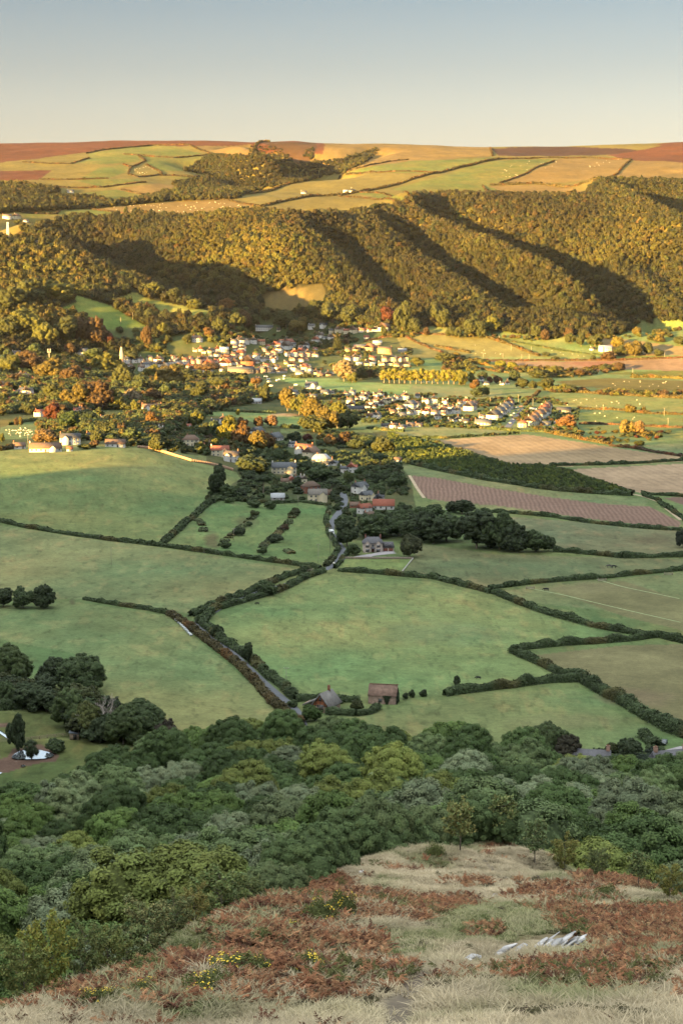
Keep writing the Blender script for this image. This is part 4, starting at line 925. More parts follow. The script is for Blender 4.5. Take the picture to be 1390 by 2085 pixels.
TL(ID, [(28,1395,84,90,'near',md),(110,1405,72,78,'near',dk),(168,1412,104,94,'near',gn),(60,1440,80,62,'oak',dk),(15,1435,60,60,'oak',gn),(95,1450,60,50,'oak',dk),(140,1482,80,90,'near',md),(178,1500,62,80,'oak',(.11,.125,.04)),(205,1512,60,62,'oak',dk),(292,1502,100,88,'near',gn,'broad round tree at the right end of the tree clump above the pond'),(252,1515,80,78,'near',md),(338,1508,52,50,'oak',(.06,.05,.035),'small purplish brown tree at the end of the clump in the left pasture'),
 (185,1455,60,60,'oak',ol),(160,1448,44,50,'oak',md),(235,1500,46,56,'oak',dk),
 (8,1236,50,36,'oak',dk),(48,1238,44,42,'oak',gn),(92,1238,42,46,'oak',dk,'dark round tree at the right end of the small clump in the left hand pastures'),(540,1212,40,32,'oak',gn,'bushy round tree growing in the double hedge along the lane'),(443,1298,30,28,'oak',dk,'small tree in the hedge just below the lane bend'),(504,1350,28,40,'oak',dk,'lone tree standing in the hedge halfway down the lane'),
 (34,1530,40,78,'oak',dk,'crooked dark tree leaning over the pond'),(113,1532,36,28,'oak',gn,'round bushy tree just right of the pond'),
 (1118,1560,84,98,'near',md,'big green tree standing alone at the edge of the lower pasture'),(1152,1572,66,72,'near',(.062,.056,.034),'brownish tree merged with the big green one at the pasture edge'),
 (1244,1545,36,34,'near',ol),(1281,1548,54,46,'near',dk,'dark cypress like tree behind the bright green one by the gazebo'),(1272,1572,64,34,'near',lg,'bright yellow green round tree in front of the dark one by the gazebo'),(1316,1582,46,48,'near',bw),(1200,1556,34,18,'oak',dk),(1139,1566,20,26,'oak',og,'small orange autumn tree at the wood edge left of the gazebo'),(1160,1576,18,22,'oak',og,'tiny orange shrub behind the near wood below the big green tree'),
 (1298,1575,30,30,'oak',md),(1250,1580,40,28,'near',md),(1350,1592,60,30,'near',gn),
 (445,1012,40,62,'oak',dk,'lone round dark tree with a bare stem at the top of the field'),(465,1016,34,30,'oak',gn),
 (930,1395,14,20,'oak',dk,'tiny shrub like tree poking out of the hedge right of the barn'),(862,1418,16,16,'oak',dk),(838,1420,14,18,'oak',dk),(825,1424,14,14,'oak',dk),
 (690,1432,18,12,'oak',gn),(726,1445,26,20,'oak',ol,'rounded yellowish bush in the garden between cottage and barn'),(632,1468,40,36,'oak',(.07,.115,.03),'bright green bush beside the lane in front of the thatched cottage'),(596,1440,22,18,'oak',gn),(678,1455,34,14,'oak',gn)])
TL(C7, [(300,335,100,80,'oak',dk),(378,405,140,150,'pine',dk,'dark spreading cedar above the orchard paddock'),(320,290,190,150,'oak',dk),(445,385,56,50,'oak',gn),(570,372,70,84,'oak',dk),(700,335,150,130,'oak',gn),(765,405,130,120,'pine',dk),(858,345,70,100,'oak',(.12,.15,.05),'pale yellow green tree in front of the white gable house'),
 (835,600,120,80,'oak',gn),(850,700,150,140,'oak',dk),(950,560,90,60,'oak',dk),(1010,650,190,130,'oak',gn),(1100,640,120,110,'oak',dk),(1160,560,140,100,'oak',gn),(1200,680,150,120,'oak',dk),(1340,680,190,170,'oak',dk),(1270,570,120,120,'oak',gn),(1300,640,120,90,'oak',dk),
 (1125,375,140,130,'oak',gn),(1038,270,120,130,'pine',dk),(1060,340,80,80,'oak',dk),(990,345,90,75,'oak',dk),(930,300,80,70,'oak',gn),(1205,765,120,140,'oak',(.085,.095,.045),'pale olive tree at the corner of the small mown lawn'),(885,752,90,62,'oak',gn),
 (540,270,80,60,'oak',gn),(470,215,100,90,'oak',gn),(620,270,90,70,'oak',dk),(560,110,80,60,'oak',dk),(760,130,70,60,'oak',og,'orange tree catching the sun above the shaded gardens'),(700,105,40,40,'oak',go),(840,125,80,70,'oak',br),(900,150,90,60,'oak',dk),(1060,180,120,100,'oak',ol),(960,140,90,60,'oak',gn),(830,230,60,40,'oak',gn),(880,215,50,40,'oak',bw),(170,120,90,110,'oak',(.20,.18,.02),'brilliant yellow tree among the gardens above the field wall'),(255,140,110,110,'oak',og),(345,165,120,110,'oak',go),(110,130,50,50,'oak',yl),(60,150,50,60,'conifer',ol),(330,480,90,60,'oak',gn),(420,490,80,70,'oak',gn),(250,415,70,40,'oak',dk),(500,430,60,30,'oak',gn),(600,440,50,30,'oak',gn),(1080,480,60,50,'oak',gn),(1170,500,70,50,'oak',dk),(790,500,50,50,'oak',gn),(1170,395,60,40,'oak',gn),(560,520,60,50,'oak',ol),(165,712,60,44,'oak',gn),(240,640,70,50,'oak',dk),(300,590,50,40,'oak',gn),(330,530,70,44,'oak',ol),(550,530,70,44,'oak',ol),(500,610,50,36,'oak',br),(440,680,90,50,'oak',dk),(378,750,56,46,'oak',gn)])
TL(C8, [(30,545,120,100,'oak',gn),(90,540,130,100,'oak',dk),(200,450,110,80,'oak',gn),(255,570,200,140,'oak',gn),(400,605,240,175,'oak',dk),(510,610,160,180,'oak',gn),(580,620,130,130,'oak',dk),(680,622,120,110,'oak',gn),(742,618,64,78,'oak',gn),(330,440,130,66,'oak',dk),(470,600,140,90,'oak',dk),(280,430,60,50,'oak',dk),(180,560,120,110,'oak',dk),(1385,600,60,90,'oak',(.05,.06,.04))])
GD = 'trees of the golden belt'
TL(C4, [(400,702,130,130,'oak',go),(470,724,110,124,'oak',yl),(550,745,130,124,'oak',go),(560,825,150,100,'oak',ol),(640,822,130,140,'oak',go),(700,805,140,150,'oak',yl),(760,812,120,116,'oak',ol),(620,770,110,90,'oak',go),(720,760,90,70,'oak',ol),(360,640,60,60,'oak',go),
 (740,522,150,120,'oak',pl,'large silvery willow at the end of the high street'),(790,530,60,60,'oak',yl),(845,510,70,70,'oak',ol),(890,505,50,60,'oak',br),(930,505,60,50,'oak',ol),(210,600,90,100,'pine',og,'orange topped pine left of the golden belt'),(260,650,70,110,'oak',ol),(100,725,22,32,'oak',(.22,.2,.03),'tiny bright yellow tree on the meadow strip'),(700,330,70,110,'conifer',ol,'cone shaped olive tree in the middle of the village'),(632,318,44,56,'oak',ol),
 (1000,170,100,90,'oak',rd),(1090,230,110,180,'oak',ol),(1160,235,80,90,'oak',ol),(1235,245,40,50,'oak',br),(1290,170,110,130,'oak',ol),(1340,200,100,100,'oak',ol),(980,250,40,60,'oak',ol),(1010,100,50,90,'conifer',br),(780,180,120,120,'oak',ol),(650,170,120,130,'oak',ol),(560,130,80,90,'oak',ol),(470,240,110,100,'oak',go),(390,190,120,90,'oak',ol),(140,220,100,130,'oak',br),(40,110,90,90,'oak',og),(100,180,90,90,'oak',yl),(270,160,60,80,'oak',ol),(200,180,60,60,'oak',ol),(30,600,60,90,'oak',og),(230,800,60,70,'oak',br),(300,800,90,70,'oak',(.20,.13,.08)),(130,800,70,60,'oak',og),(50,800,90,70,'oak',yl),(660,910,70,60,'oak',(.24,.15,.05),'pale golden bush catching light above the shaded gardens'),(740,900,90,60,'oak',og),(960,960,110,100,'oak',ol),(430,870,60,40,'oak',dk),(520,880,60,40,'oak',rd),(600,860,40,30,'oak',go),(870,980,60,50,'oak',bw),(800,930,60,50,'oak',dk),(340,960,60,60,'oak',ol),(180,1000,120,110,'oak',dk),(260,930,110,110,'oak',og),(1350,395,120,50,'oak',ol),(1180,430,90,50,'oak',yl)])
for k, x in enumerate((980,1012,1042,1073,1104,1140,1173,1205,1237,1270,1303,1337,1368,1400,1432,1462)):
    TL(C4, [(x,532 + k * .6,48 + 8 * (k % 3 == 0),92 + 12 * ((k * 7) % 5) / 4,'poplar',(.17,.17,.03) if k % 3 else (.20,.19,.04))])
TL(C5, [(110,525,50,80,'oak',yl),(170,522,46,96,'poplar',(.12,.13,.03)),(230,490,60,50,'oak',dk),(272,515,40,40,'oak',rd),(320,512,56,44,'oak',br),(415,500,60,60,'oak',dk),(460,540,80,60,'oak',ol),(520,545,50,50,'oak',ol),(600,552,110,64,'oak',ol),(690,560,60,45,'oak',yl),(740,565,70,40,'oak',ol),
 (720,770,110,78,'oak',(.20,.11,.05),'orange autumn tree glowing at the end of the estate'),(1060,810,90,90,'oak',(.20,.16,.05),'left one of the two sunlit trees standing on the far pasture'),(1130,810,80,75,'oak',(.22,.15,.07),'right one of the two sunlit trees standing on the far pasture'),(1085,680,64,45,'oak',go),(1160,678,30,30,'oak',go),
 (200,590,70,60,'oak',dk),(240,585,60,60,'oak',gn),(190,555,70,60,'oak',og),
 (180,245,110,115,'oak',ol),(285,215,100,90,'oak',yl),(225,250,60,90,'oak',ol),(340,200,50,60,'oak',yl),(410,170,50,40,'oak',go),(540,250,60,80,'oak',ol),(590,265,50,60,'oak',br),(730,250,60,60,'oak',br),(740,280,60,60,'oak',ol),(800,300,60,70,'oak',ol),(880,300,90,70,'oak',ol),(1010,300,70,54,'oak',(.19,.16,.03),'bright yellow tree behind the white farmhouse'),(1030,350,80,60,'oak',ol),(1110,355,110,90,'oak',go),(1180,350,70,70,'oak',ol),(1250,355,60,40,'oak',ol),(960,375,80,45,'oak',br),(600,355,40,25,'oak',ol),(650,378,50,25,'oak',ol),(870,378,40,25,'oak',ol),
 (1200,265,40,30,'oak',ol),(1255,275,60,45,'oak',go),(1370,290,60,50,'oak',ol),(1120,235,50,50,'oak',go),(640,465,70,50,'oak',yl),(560,480,120,50,'oak',ol),(400,425,60,35,'oak',(.2,.2,.03)),(340,420,60,40,'oak',(.19,.2,.03)),(230,400,80,30,'oak',yl),(790,470,70,40,'oak',br),(940,440,60,40,'oak',ol),(1020,438,60,44,'oak',br),(480,715,50,40,'oak',ol),(1140,870,60,30,'oak',yl),(1000,800,50,20,'oak',go),(90,250,50,60,'oak',ol),(50,240,60,50,'oak',ol)])
TL(C3, [(150,340,150,150,'oak',yl),(260,400,140,130,'oak',yl),(380,400,160,150,'oak',ol),(470,380,130,130,'oak',br),(540,400,120,150,'oak',br),(605,400,80,80,'oak',rd,'copper coloured tree at the foot of the green hill'),(660,410,60,60,'oak',ol),(830,410,70,110,'oak',br),(320,150,170,110,'oak',yl),(180,160,160,130,'oak',ol),(60,200,140,130,'oak',ol),(60,350,120,120,'oak',ol),
 (170,560,140,120,'oak',br),(50,560,130,100,'oak',yl),(400,450,60,60,'oak',br),(290,600,150,130,'oak',go),(420,620,130,110,'oak',br),(300,730,130,110,'oak',ol),(440,760,160,140,'oak',go),(560,760,160,150,'oak',br),(600,560,140,120,'oak',yl),(700,640,130,140,'oak',ol),(800,660,110,90,'oak',dk),(860,590,100,80,'oak',yl),(960,640,160,120,'oak',go),(1080,620,130,90,'oak',ol),(1170,610,170,110,'pine',br),(1140,720,120,110,'oak',ol),(1240,700,140,120,'pine',ol),(940,700,80,80,'oak',gn),(870,730,90,90,'oak',br),(750,740,110,100,'oak',pl),(660,760,90,90,'oak',yl),(770,780,60,70,'oak',yl),
 (305,820,100,90,'oak',rd,'round copper beech below the left hand houses'),(400,880,130,110,'oak',(.045,.075,.025),'big round dark green yew beside the sheep paddock'),(515,870,130,100,'oak',(.032,.052,.026),'dark green tree touching the right of the big yew'),(380,760,70,50,'oak',br),(95,855,24,48,'oak',br,'left one of the two tiny round trees by the paddock'),(118,852,24,46,'oak',go,'right one of the two tiny round trees by the paddock'),(90,780,70,50,'oak',gn),(170,790,70,60,'oak',ol),(200,640,26,50,'conifer',yl),(120,610,80,50,'oak',br),
 (255,948,130,72,'oak',(.19,.13,.06),'low spreading bare topped tree behind the long bungalow'),(14,945,30,50,'oak',yl),(515,890,60,50,'oak',lg),(555,960,80,80,'oak',ol),(650,890,70,70,'oak',go),(720,890,60,60,'oak',yl),(770,915,30,30,'oak',(.16,.03,.03),'small crimson bush near the cream bungalow'),(815,900,70,60,'oak',rd),(860,880,90,100,'oak',og),(930,850,60,60,'oak',(.2,.15,.03),'orange yellow tree behind the mansion gardens'),(1000,860,50,60,'conifer',yl),(1045,880,50,60,'conifer',yl),(900,1000,120,100,'oak',ol),(980,1010,80,60,'oak',ol),(1150,930,70,90,'oak',ol),(1210,930,90,100,'oak',gn),(1110,860,70,90,'oak',yl),(1140,1000,60,60,'oak',yl),(1215,990,60,60,'oak',yl),(1295,940,90,110,'oak',(.23,.20,.02),'vivid yellow tree left of the orange one above the field wall'),(1370,960,90,110,'oak',og),(480,985,60,30,'oak',yl),(1050,1010,70,50,'oak',ol),(1350,790,22,30,'oak',(.28,.24,.03)),(790,860,30,60,'conifer',yl),(720,960,40,30,'oak',ol),(1000,560,90,60,'oak',ol),
 (870,110,110,70,'oak',yl),(985,150,90,70,'oak',ol),(1060,150,90,60,'oak',ol),(1100,190,80,50,'oak',yl),(1280,215,90,80,'oak',og,'orange brown tree at the right end of the hillside pasture'),(790,215,70,60,'oak',go),(700,180,60,40,'oak',yl),(850,260,80,70,'oak',ol),(930,265,60,60,'oak',ol),(920,340,60,70,'oak',yl),(1000,310,60,40,'oak',ol),(1180,350,70,50,'oak',og),(1250,330,90,90,'oak',ol),(950,380,50,40,'oak',ol),(680,330,40,40,'oak',ol),(1340,300,100,90,'oak',ol),(1060,390,60,50,'oak',ol),(900,430,60,40,'oak',yl),(740,480,90,50,'oak',ol),(640,470,60,50,'oak',yl),(280,420,60,40,'oak',br),(530,480,120,60,'oak',gn),(100,520,90,60,'oak',gn),(200,450,80,60,'oak',gn)])
for t_ in T_LIST:
    if t_[0] < 360 and 1380 < t_[1] < 1515 and len(t_) > 5: t_ = t_[:2] + (t_[2] * .9, t_[3] * .86, t_[4], tuple(c * 1.2 for c in t_[5]), t_[6])
    lane_ = 500 < t_[0] < 900 and 930 < t_[1] < 1075
    tree_at(t_[0], t_[1], t_[2] * (.82 if lane_ else 1), t_[3] * (.74 if lane_ else 1), t_[4], t_[5], t_[6], near=545. if t_[1] > 1500 else 600.)
print('valley trees', len(T_LIST))
# gardens and copses between the named trees: filled as one low mass
def fill(polys, sp, name, label, pal, hr, wr, outp=(), frac=1.0, seed=1, y0=900, y1=3400, forms=None):
    r = np.random.default_rng(seed); gx = np.arange(-900, 900, sp); gy = np.arange(y0, y1, sp); GX, GY = np.meshgrid(gx, gy)
    X = (GX + r.uniform(-.45, .45, GX.shape) * sp).ravel(); Y = (GY + r.uniform(-.45, .45, GX.shape) * sp).ravel()
    k = np.abs(X) < .2 * Y + 10; X, Y = X[k], Y[k]; Z = zat(X, Y); px, py = proj(X, Y, Z); m = np.zeros(len(X), bool)
    for p in polys: m |= inpoly(p, px, py)
    for p in outp: m &= ~inpoly(p, px, py)
    m &= (fbm(X / 38 + seed, Y / 60, 3) < frac) & ~taken(X, Y)
    X, Y, Z, px, py = X[m], Y[m], Z[m], px[m], py[m]; n = len(X); pal = np.array(pal)
    T = pal[r.integers(0, len(pal), n)] * r.uniform(.75, 1.25, (n, 1)); h = r.uniform(*hr, n); w = h * r.uniform(*wr, n)
    scatter(name, label, forms or FARF, np.c_[X, Y, Z - .3], np.c_[np.zeros((n, 2)), r.random(n) * 6.28], np.c_[w, w, h], r.integers(0, len(forms or FARF), n), T); print(name, n)
# ------------------------------------------------------------------ houses
WALL = dict(w=(.70,.68,.65), c=(.68,.60,.42), s=(.30,.22,.17), b=(.27,.115,.075), p=(.62,.45,.36), y=(.55,.42,.22), g=(.42,.40,.38))
ROOF = dict(s=(.085,.09,.10), r=(.24,.075,.045), g=(.115,.09,.075), o=(.30,.11,.055), t=(.17,.15,.13), l=(.34,.35,.37), d=(.055,.055,.06), n=(.135,.085,.06))
WN = dict(w='white', c='cream', s='stone', b='brick', p='pinkish', y='ochre', g='grey'); RN = dict(s='slate roof', r='red tiled roof', g='grey brown roof', o='orange tiled roof', t='grey thatched roof', l='pale metal roof', d='black roof', n='brown tiled roof')
FOOT = []
def taken(X, Y):
    m = np.zeros(X.shape, bool)
    for x, y, r_ in FOOT: m |= ((X - x) / r_) ** 2 + ((Y - y + 9) / (r_ + 10)) ** 2 < 1
    return m
def gable_walls(m, L, D, h, rh, x0=0, y0=0):
    a, b = L / 2, D / 2
    v = [(-a, -b, -1.5), (a, -b, -1.5), (a, b, -1.5), (-a, b, -1.5), (-a, -b, h), (a, -b, h), (a, b, h), (-a, b, h), (-a, 0, h + rh), (a, 0, h + rh)]
    m.add(np.array(v) + (x0, y0, 0), [(0, 1, 5, 4), (2, 3, 7, 6), (1, 2, 6, 9, 5), (3, 0, 4, 8, 7)])
def gable_roof(m, L, D, h, rh, ov=.35, th=.22, x0=0, y0=0, hip=0):
    a, b = L / 2 + ov, D / 2 + ov; s = rh / (D / 2); e = h - ov * s + .06; t = h + rh + .06; ri = L / 2 + ov - hip
    v = [(-a, -b, e), (a, -b, e), (a, b, e), (-a, b, e), (-ri, 0, t), (ri, 0, t)]
    v2 = [(x, y, z + th) for x, y, z in v]; n = 6
    F = [(6, 7, 11, 10), (8, 9, 10, 11), (9, 6, 10), (7, 8, 11), (1, 0, 4, 5), (3, 2, 5, 4), (0, 3, 4), (2, 1, 5), (0, 1, 7, 6), (1, 2, 8, 7), (2, 3, 9, 8), (3, 0, 6, 9)]
    m.add(np.array(v + v2) + (x0, y0, 0), F)
def windows(root, L, D, h, st, small=False, rng_=None, door=True):
    """openings on all four sides, each one its own part"""
    n = max(1, int(L / 3.2)); rows = [1.0 + 2.7 * k for k in range(st)]
    for side in (-1, 1):
        for k in range(n):
            for j, z in enumerate(rows):
                if small and side > 0: continue
                x = (k + .5 - n / 2) * L / n; isd = door and side < 0 and j == 0 and k == n // 2
                m = MB(); ww, wh = (1.0, 2.1) if isd else (1.25, 1.25)
                m.box((x, side * (D / 2 + .03), .05 if isd else z), (ww, .10, wh)); o = m.ob('door' if isd else 'window', M['plain'] if isd else M['glass'], root)
                if isd: o.color = (.10, .06, .04, 1)
                elif not small:
                    f = MB(); f.box((x, side * (D / 2 + .06), z - .14), (ww + .3, .2, .12)); q = f.ob('sill', M['plain'], o); q.color = (.7, .7, .68, 1)
                    f = MB(); f.box((x, side * (D / 2 + .09), z), (.08, .04, wh)); q = f.ob('frame', M['plain'], o); q.color = (.75, .75, .72, 1)
    for side in (-1, 1):
        for j, z in enumerate(rows):
            m = MB(); m.box((side * (L / 2 + .03), 0, z), (.10, 1.2, 1.2)); m.ob('window', M['glass'], root)
def chimney(root, x, y, z, h=1.6, w=.8, tint=(.32,.15,.10), pots=2):
    m = MB(); m.box((x, y, z - 1.2), (w, w * .7, h + 1.2)); m.box((x, y, z + h), (w + .16, w * .7 + .16, .15))
    o = m.ob('chimney', M['wall'], root); o.color = (*tint, 1)
    m = MB()
    for k in range(pots): m.tube([(x + (k - (pots - 1) / 2) * .34, y, z + h + .15), (x + (k - (pots - 1) / 2) * .34, y, z + h + .55)], [.13, .10], 6)
    p = m.ob('chimney_pot', M['plain'], o); p.color = (.35, .14, .07, 1)
_hn = 0
def house(px, py, wpx, yaw=0, st=2, wall='w', roof='s', label=None, hip=False, wing=False, ch=1, near=600., group='houses of the village', name='house', D=None, hpx=None):
    global _hn; _hn += 1; r = np.random.default_rng(_hn)
    p = P(px, py, near)[0]; q = math.hypot(p[0], p[1]) / 3600.; ya = math.radians(yaw + r.uniform(-6, 6)); W_ = wpx * q * (1.12 if 500 < px < 900 and 930 < py < 1075 else .9)
    c, s = abs(math.cos(ya)), abs(math.sin(ya)); L = W_ / max(.35, c + (.62 if s < .8 else .72) * s)
    if D is None: D = min(max(L * .62, 4.5), 8.5)
    if s > .8: D = W_; L = W_ * 1.35
    h = (2.4 + 2.4 * (st - 1)) * min(1.15, max(.75, D / 6.5)); rh = D * .5 * r.uniform(.75, .95)
    az = math.atan2(p[0], p[1])
    lab = label or (('small ' if W_ < 7 else ('long ' if W_ > 19 else '')) + WN[wall] + ' ' + ('cottage' if st == 1 else 'house') + ' with ' + RN[roof] + ' ' + where(px, py - 8))
    root = empty('cottage' if name == 'house' and st == 1 else name, p, -az + ya, 1, lab, 'cottage' if st == 1 else 'house', None if label else group)
    m = MB(); gable_walls(m, L, D, h, rh if not hip else .01)
    if wing:
        x0 = L * .22 * (1 if _hn % 2 else -1); wl, wd = D * .62, D * .75
        a, b = wl / 2, 0; y1 = -D / 2 - wd * .45; hh = h * .96
        v = [(x0 - a, y1, -1.5), (x0 + a, y1, -1.5), (x0 + a, 0, -1.5), (x0 - a, 0, -1.5), (x0 - a, y1, hh), (x0 + a, y1, hh), (x0 + a, 0, hh), (x0 - a, 0, hh), (x0, y1, hh + a * .85)]
        m.add(v, [(0, 1, 5, 8, 4), (1, 2, 6, 5), (3, 0, 4, 7)])
    o = m.ob('wall', M['wall'], root); wc = np.array(WALL[wall]) * r.uniform(.9, 1.08); o.color = (*wc, 1)
    m = MB(); gable_roof(m, L, D, h, rh, hip=(D * .5 if hip else 0), ov=.35)
    if wing:
        e = .3; zt = hh + a * .85 + .2
        v = [(x0 - a - e, y1 - e, hh - .1), (x0, y1 - e, zt), (x0 + a + e, y1 - e, hh - .1), (x0 - a - e, 0, hh - .1), (x0, 0, zt), (x0 + a + e, 0, hh - .1)]
        m.add(v, [(0, 1, 4, 3), (1, 2, 5, 4)])
    ro = m.ob('roof', M['roof'], root); rc = np.array(ROOF[roof]) * r.uniform(.85, 1.2); ro.color = (*rc, 1)
    zt = h + rh
    cc = (.70, .66, .60) if (wall in 'wc' and _hn % 2) else (.30, .15, .10)
    if ch >= 1: chimney(ro, -L / 2 + .5 if not hip else -L * .2, 0, zt - (.1 if not hip else .3), tint=cc)
    if ch >= 2: chimney(ro, L / 2 - .5 if not hip else L * .2, 0, zt - (.1 if not hip else .3), tint=cc)
    windows(root, L, D, h, st, small=(wpx < 34), door=wpx > 14)
    FOOT.append((p[0], p[1], max(L, D) * .5 + 1.0)); return root
def HL(conv, rows, **k):
    for r_ in rows:
        (x, y), = conv((r_[0], r_[1])); s = conv((1, 0))[0][0] - conv((0, 0))[0][0]
        kw = dict(k); kw.update(r_[7] if len(r_) > 7 else {}); wp = r_[2] * s
        if 'label' in kw or wp < 21 or abs(r_[3]) > 35: house(x, y, wp, r_[3], r_[4], r_[5], r_[6], **kw); continue
        n = 2 if wp < 34 else 3; RR_ = 'sgnrd'                # a row: adjoining houses of different roof and height
        for j in range(n):
            kk = dict(kw); kk['wing'] = (j + int(x)) % 2 == 0; kk['ch'] = 1 + (j % 2)
            house(x + (j - (n - 1) / 2) * wp / n, y - (j % 2) * 1.2, wp / n * 1.06, r_[3] if j % 2 == 0 else r_[3] + 90, r_[4], r_[5], r_[6] if j % 2 == 0 else RR_[(int(x) + j) % 5], **kk)
Wg = dict(wing=True); Hp = dict(hip=True); C2_ = dict(ch=2); N0 = dict(ch=0)
# the high street and the slope above it
HL(C4, [(262,214,120,0,2,'w','s',dict(ch=2, label='long white villa with black slate roof and many chimneys above the high street')),(350,218,36,30,1,'c','g'),(550,205,60,20,2,'w','s',Wg),(615,200,52,0,2,'w','s',Wg),(685,230,78,10,2,'c','d',Wg),(774,232,78,-5,2,'c','r',Wg),(850,222,60,20,1,'w','o'),(912,222,74,-10,1,'w','r',Wg),(985,215,60,60,2,'w','n'),(600,262,44,60,2,'w','g'),(640,275,70,10,2,'w','s',Wg),(570,288,44,70,2,'w','r'),(610,298,30,0,1,'w','s'),(875,262,40,10,1,'w','r'),
 (90,290,66,10,2,'w','g',C2_),(172,295,90,0,2,'w','n',dict(ch=2,wing=True)),(243,300,52,10,2,'c','o'),(300,315,64,-10,1,'w','r'),(380,290,66,10,2,'w','o',Wg),(395,325,62,60,2,'w','g'),(440,310,30,0,2,'w','s'),(497,325,70,-20,2,'w','n',C2_),(105,325,66,0,2,'w','g'),(345,212,26,20,1,'y','g'),
 (20,350,60,0,2,'c','l'),(40,385,60,30,1,'p','o'),(120,360,50,60,1,'c','r'),(215,385,60,20,2,'w','n'),(300,365,64,0,2,'p','n',Hp),(295,390,70,10,1,'w','g'),(350,345,44,80,2,'w','g'),(420,370,80,10,2,'w','n'),(520,372,110,5,2,'p','n',dict(ch=2)),(470,395,120,0,1,'p','n'),(575,375,30,0,2,'w','g'),
 (30,420,66,70,1,'w','o'),(85,415,46,80,1,'w','n'),(165,420,86,75,2,'b','n',dict(label='big brown gabled hall in the middle of the village',ch=0)),(215,410,40,20,1,'w','n'),(430,430,56,80,1,'w','n'),(490,435,110,-10,1,'w','s'),(395,415,40,20,1,'c','n'),
 (120,470,180,-4,2,'s','s',dict(label='long stone terrace with slate roof at the lower edge of the village',ch=2)),(235,470,80,30,2,'s','s',dict(ch=0)),(330,470,100,0,1,'g','d'),(440,460,36,70,2,'w','s'),(475,478,60,0,1,'w','s'),(550,480,80,0,1,'c','s',C2_),(620,490,90,0,1,'s','n',C2_),(700,450,60,0,1,'g','g'),
 (845,322,110,0,1,'y','s',dict(ch=0,label='low dark roofed barn in the farmyard above the stone farmhouse')),(900,335,56,60,2,'s','o',N0),(785,340,84,5,1,'y','g',N0),(940,300,60,0,1,'g','l',N0),(1090,345,60,0,1,'g','l',N0),
 (985,355,100,-12,3,'y','n',dict(ch=2,label='tall ochre stone farmhouse with chimneys lit by the low sun',D=8)),(785,398,88,0,2,'w','n',dict(ch=2)),(912,398,54,20,2,'p','r'),(870,425,120,0,1,'c','l',N0),(1005,400,80,0,2,'c','n'),(1090,400,76,0,2,'c','r',C2_),(990,425,90,0,1,'c','n'),(1080,430,90,0,1,'c','n')])
# lower village, bungalows and the modern estate
HL(C4, [(545,565,90,-15,2,'w','s',dict(label='white gabled house alone beside the meadow with parked caravans',wing=True)),(590,568,30,0,1,'w','l',N0),(405,590,66,20,1,'w','d'),(440,600,40,60,1,'w','s'),(205,525,66,20,1,'g','s',N0),(625,598,60,0,1,'w','s'),(670,595,30,0,1,'w','g'),(768,608,66,0,2,'w','n',Hp),(556,618,50,0,1,'w','s'),(210,655,80,-10,1,'g','l',dict(ch=0,label='pale metal roofed shed by the brown plot left of the golden trees')),(25,660,56,0,1,'w','d'),(82,660,36,0,1,'s','n',N0),
 (780,655,60,10,2,'w','g'),(760,675,90,0,1,'w','d'),(815,700,110,0,1,'c','d',dict(label='long dark roofed bungalow at the left end of the modern estate',ch=0)),(838,640,76,30,2,'w','g',C2_),(870,620,60,30,2,'w','n'),(942,618,64,20,2,'w','n',C2_),(918,665,70,30,2,'w','n',C2_),(975,660,70,30,2,'c','n'),(1025,645,56,30,2,'w','s',C2_),(1085,635,88,10,2,'w','n',C2_),
 (1080,690,60,30,1,'w','n'),(1140,685,60,60,2,'w','s'),(1180,670,50,40,2,'w','n'),(1255,655,96,0,2,'w','n',C2_),(1270,685,70,0,1,'g','g',N0),(1335,690,60,0,1,'w','n'),(1180,725,130,0,2,'w','d',C2_),(1235,725,40,75,2,'w','r'),(1305,725,90,0,2,'w','n'),(1035,715,60,10,1,'w','n'),(905,740,70,40,1,'w','n'),(940,745,40,75,2,'w','d'),(1090,735,60,0,1,'w','s'),
 (990,800,60,0,1,'w','d'),(1040,805,60,40,2,'w','n'),(1090,805,60,30,1,'w','s'),(1140,795,60,0,1,'g','g'),(1190,795,50,0,1,'w','g'),(1370,715,40,0,2,'p','n')])
HL(C5, [(120,640,70,10,2,'w','g',C2_),(180,645,60,40,2,'w','n'),(95,670,56,40,2,'w','s'),(20,660,44,0,1,'w','s'),(55,690,70,30,2,'w','d'),(8,695,30,0,1,'w','n'),(160,668,60,60,2,'w','g'),(70,735,80,0,1,'w','d'),(135,740,50,0,1,'w','d'),(235,752,110,0,1,'w','s',dict(ch=2,label='wide white bungalow with slate roof at the front of the modern estate')),(300,720,70,55,2,'w','d',dict(ch=1)),(330,700,60,60,2,'w','s'),(352,682,60,60,2,'w','s'),(372,664,56,60,2,'w','s'),(390,640,40,75,2,'p','n'),
 (465,765,70,20,2,'c','r',dict(hip=True,label='cream house with red hipped roof at the near end of the estate road')),(515,755,66,60,2,'c','n'),(535,735,56,60,2,'w','n'),(560,715,56,60,2,'w','n'),(582,700,56,60,2,'w','n'),(590,680,50,60,2,'w','r'),(605,665,46,60,2,'w','n'),(600,755,56,0,1,'w','s',N0),(660,750,36,0,1,'g','s',N0),(700,680,90,0,1,'g','d',dict(ch=0,label='low dark shed between the estate and the white van')),(610,690,40,0,1,'w','s',N0),(520,672,40,0,1,'w','l',N0),
 (940,325,90,-10,2,'w','l',dict(ch=2,wing=True,label='bright white farmhouse with chimneys below the hanging wood')),(865,318,40,40,1,'w','g'),(720,205,46,0,2,'w','s',dict(ch=2,label='small white house with three chimneys half hidden in the wood foot')),(210,500,60,0,1,'w','s',N0),(360,520,60,0,1,'w','d',N0),(250,520,50,0,1,'w','d',N0)])
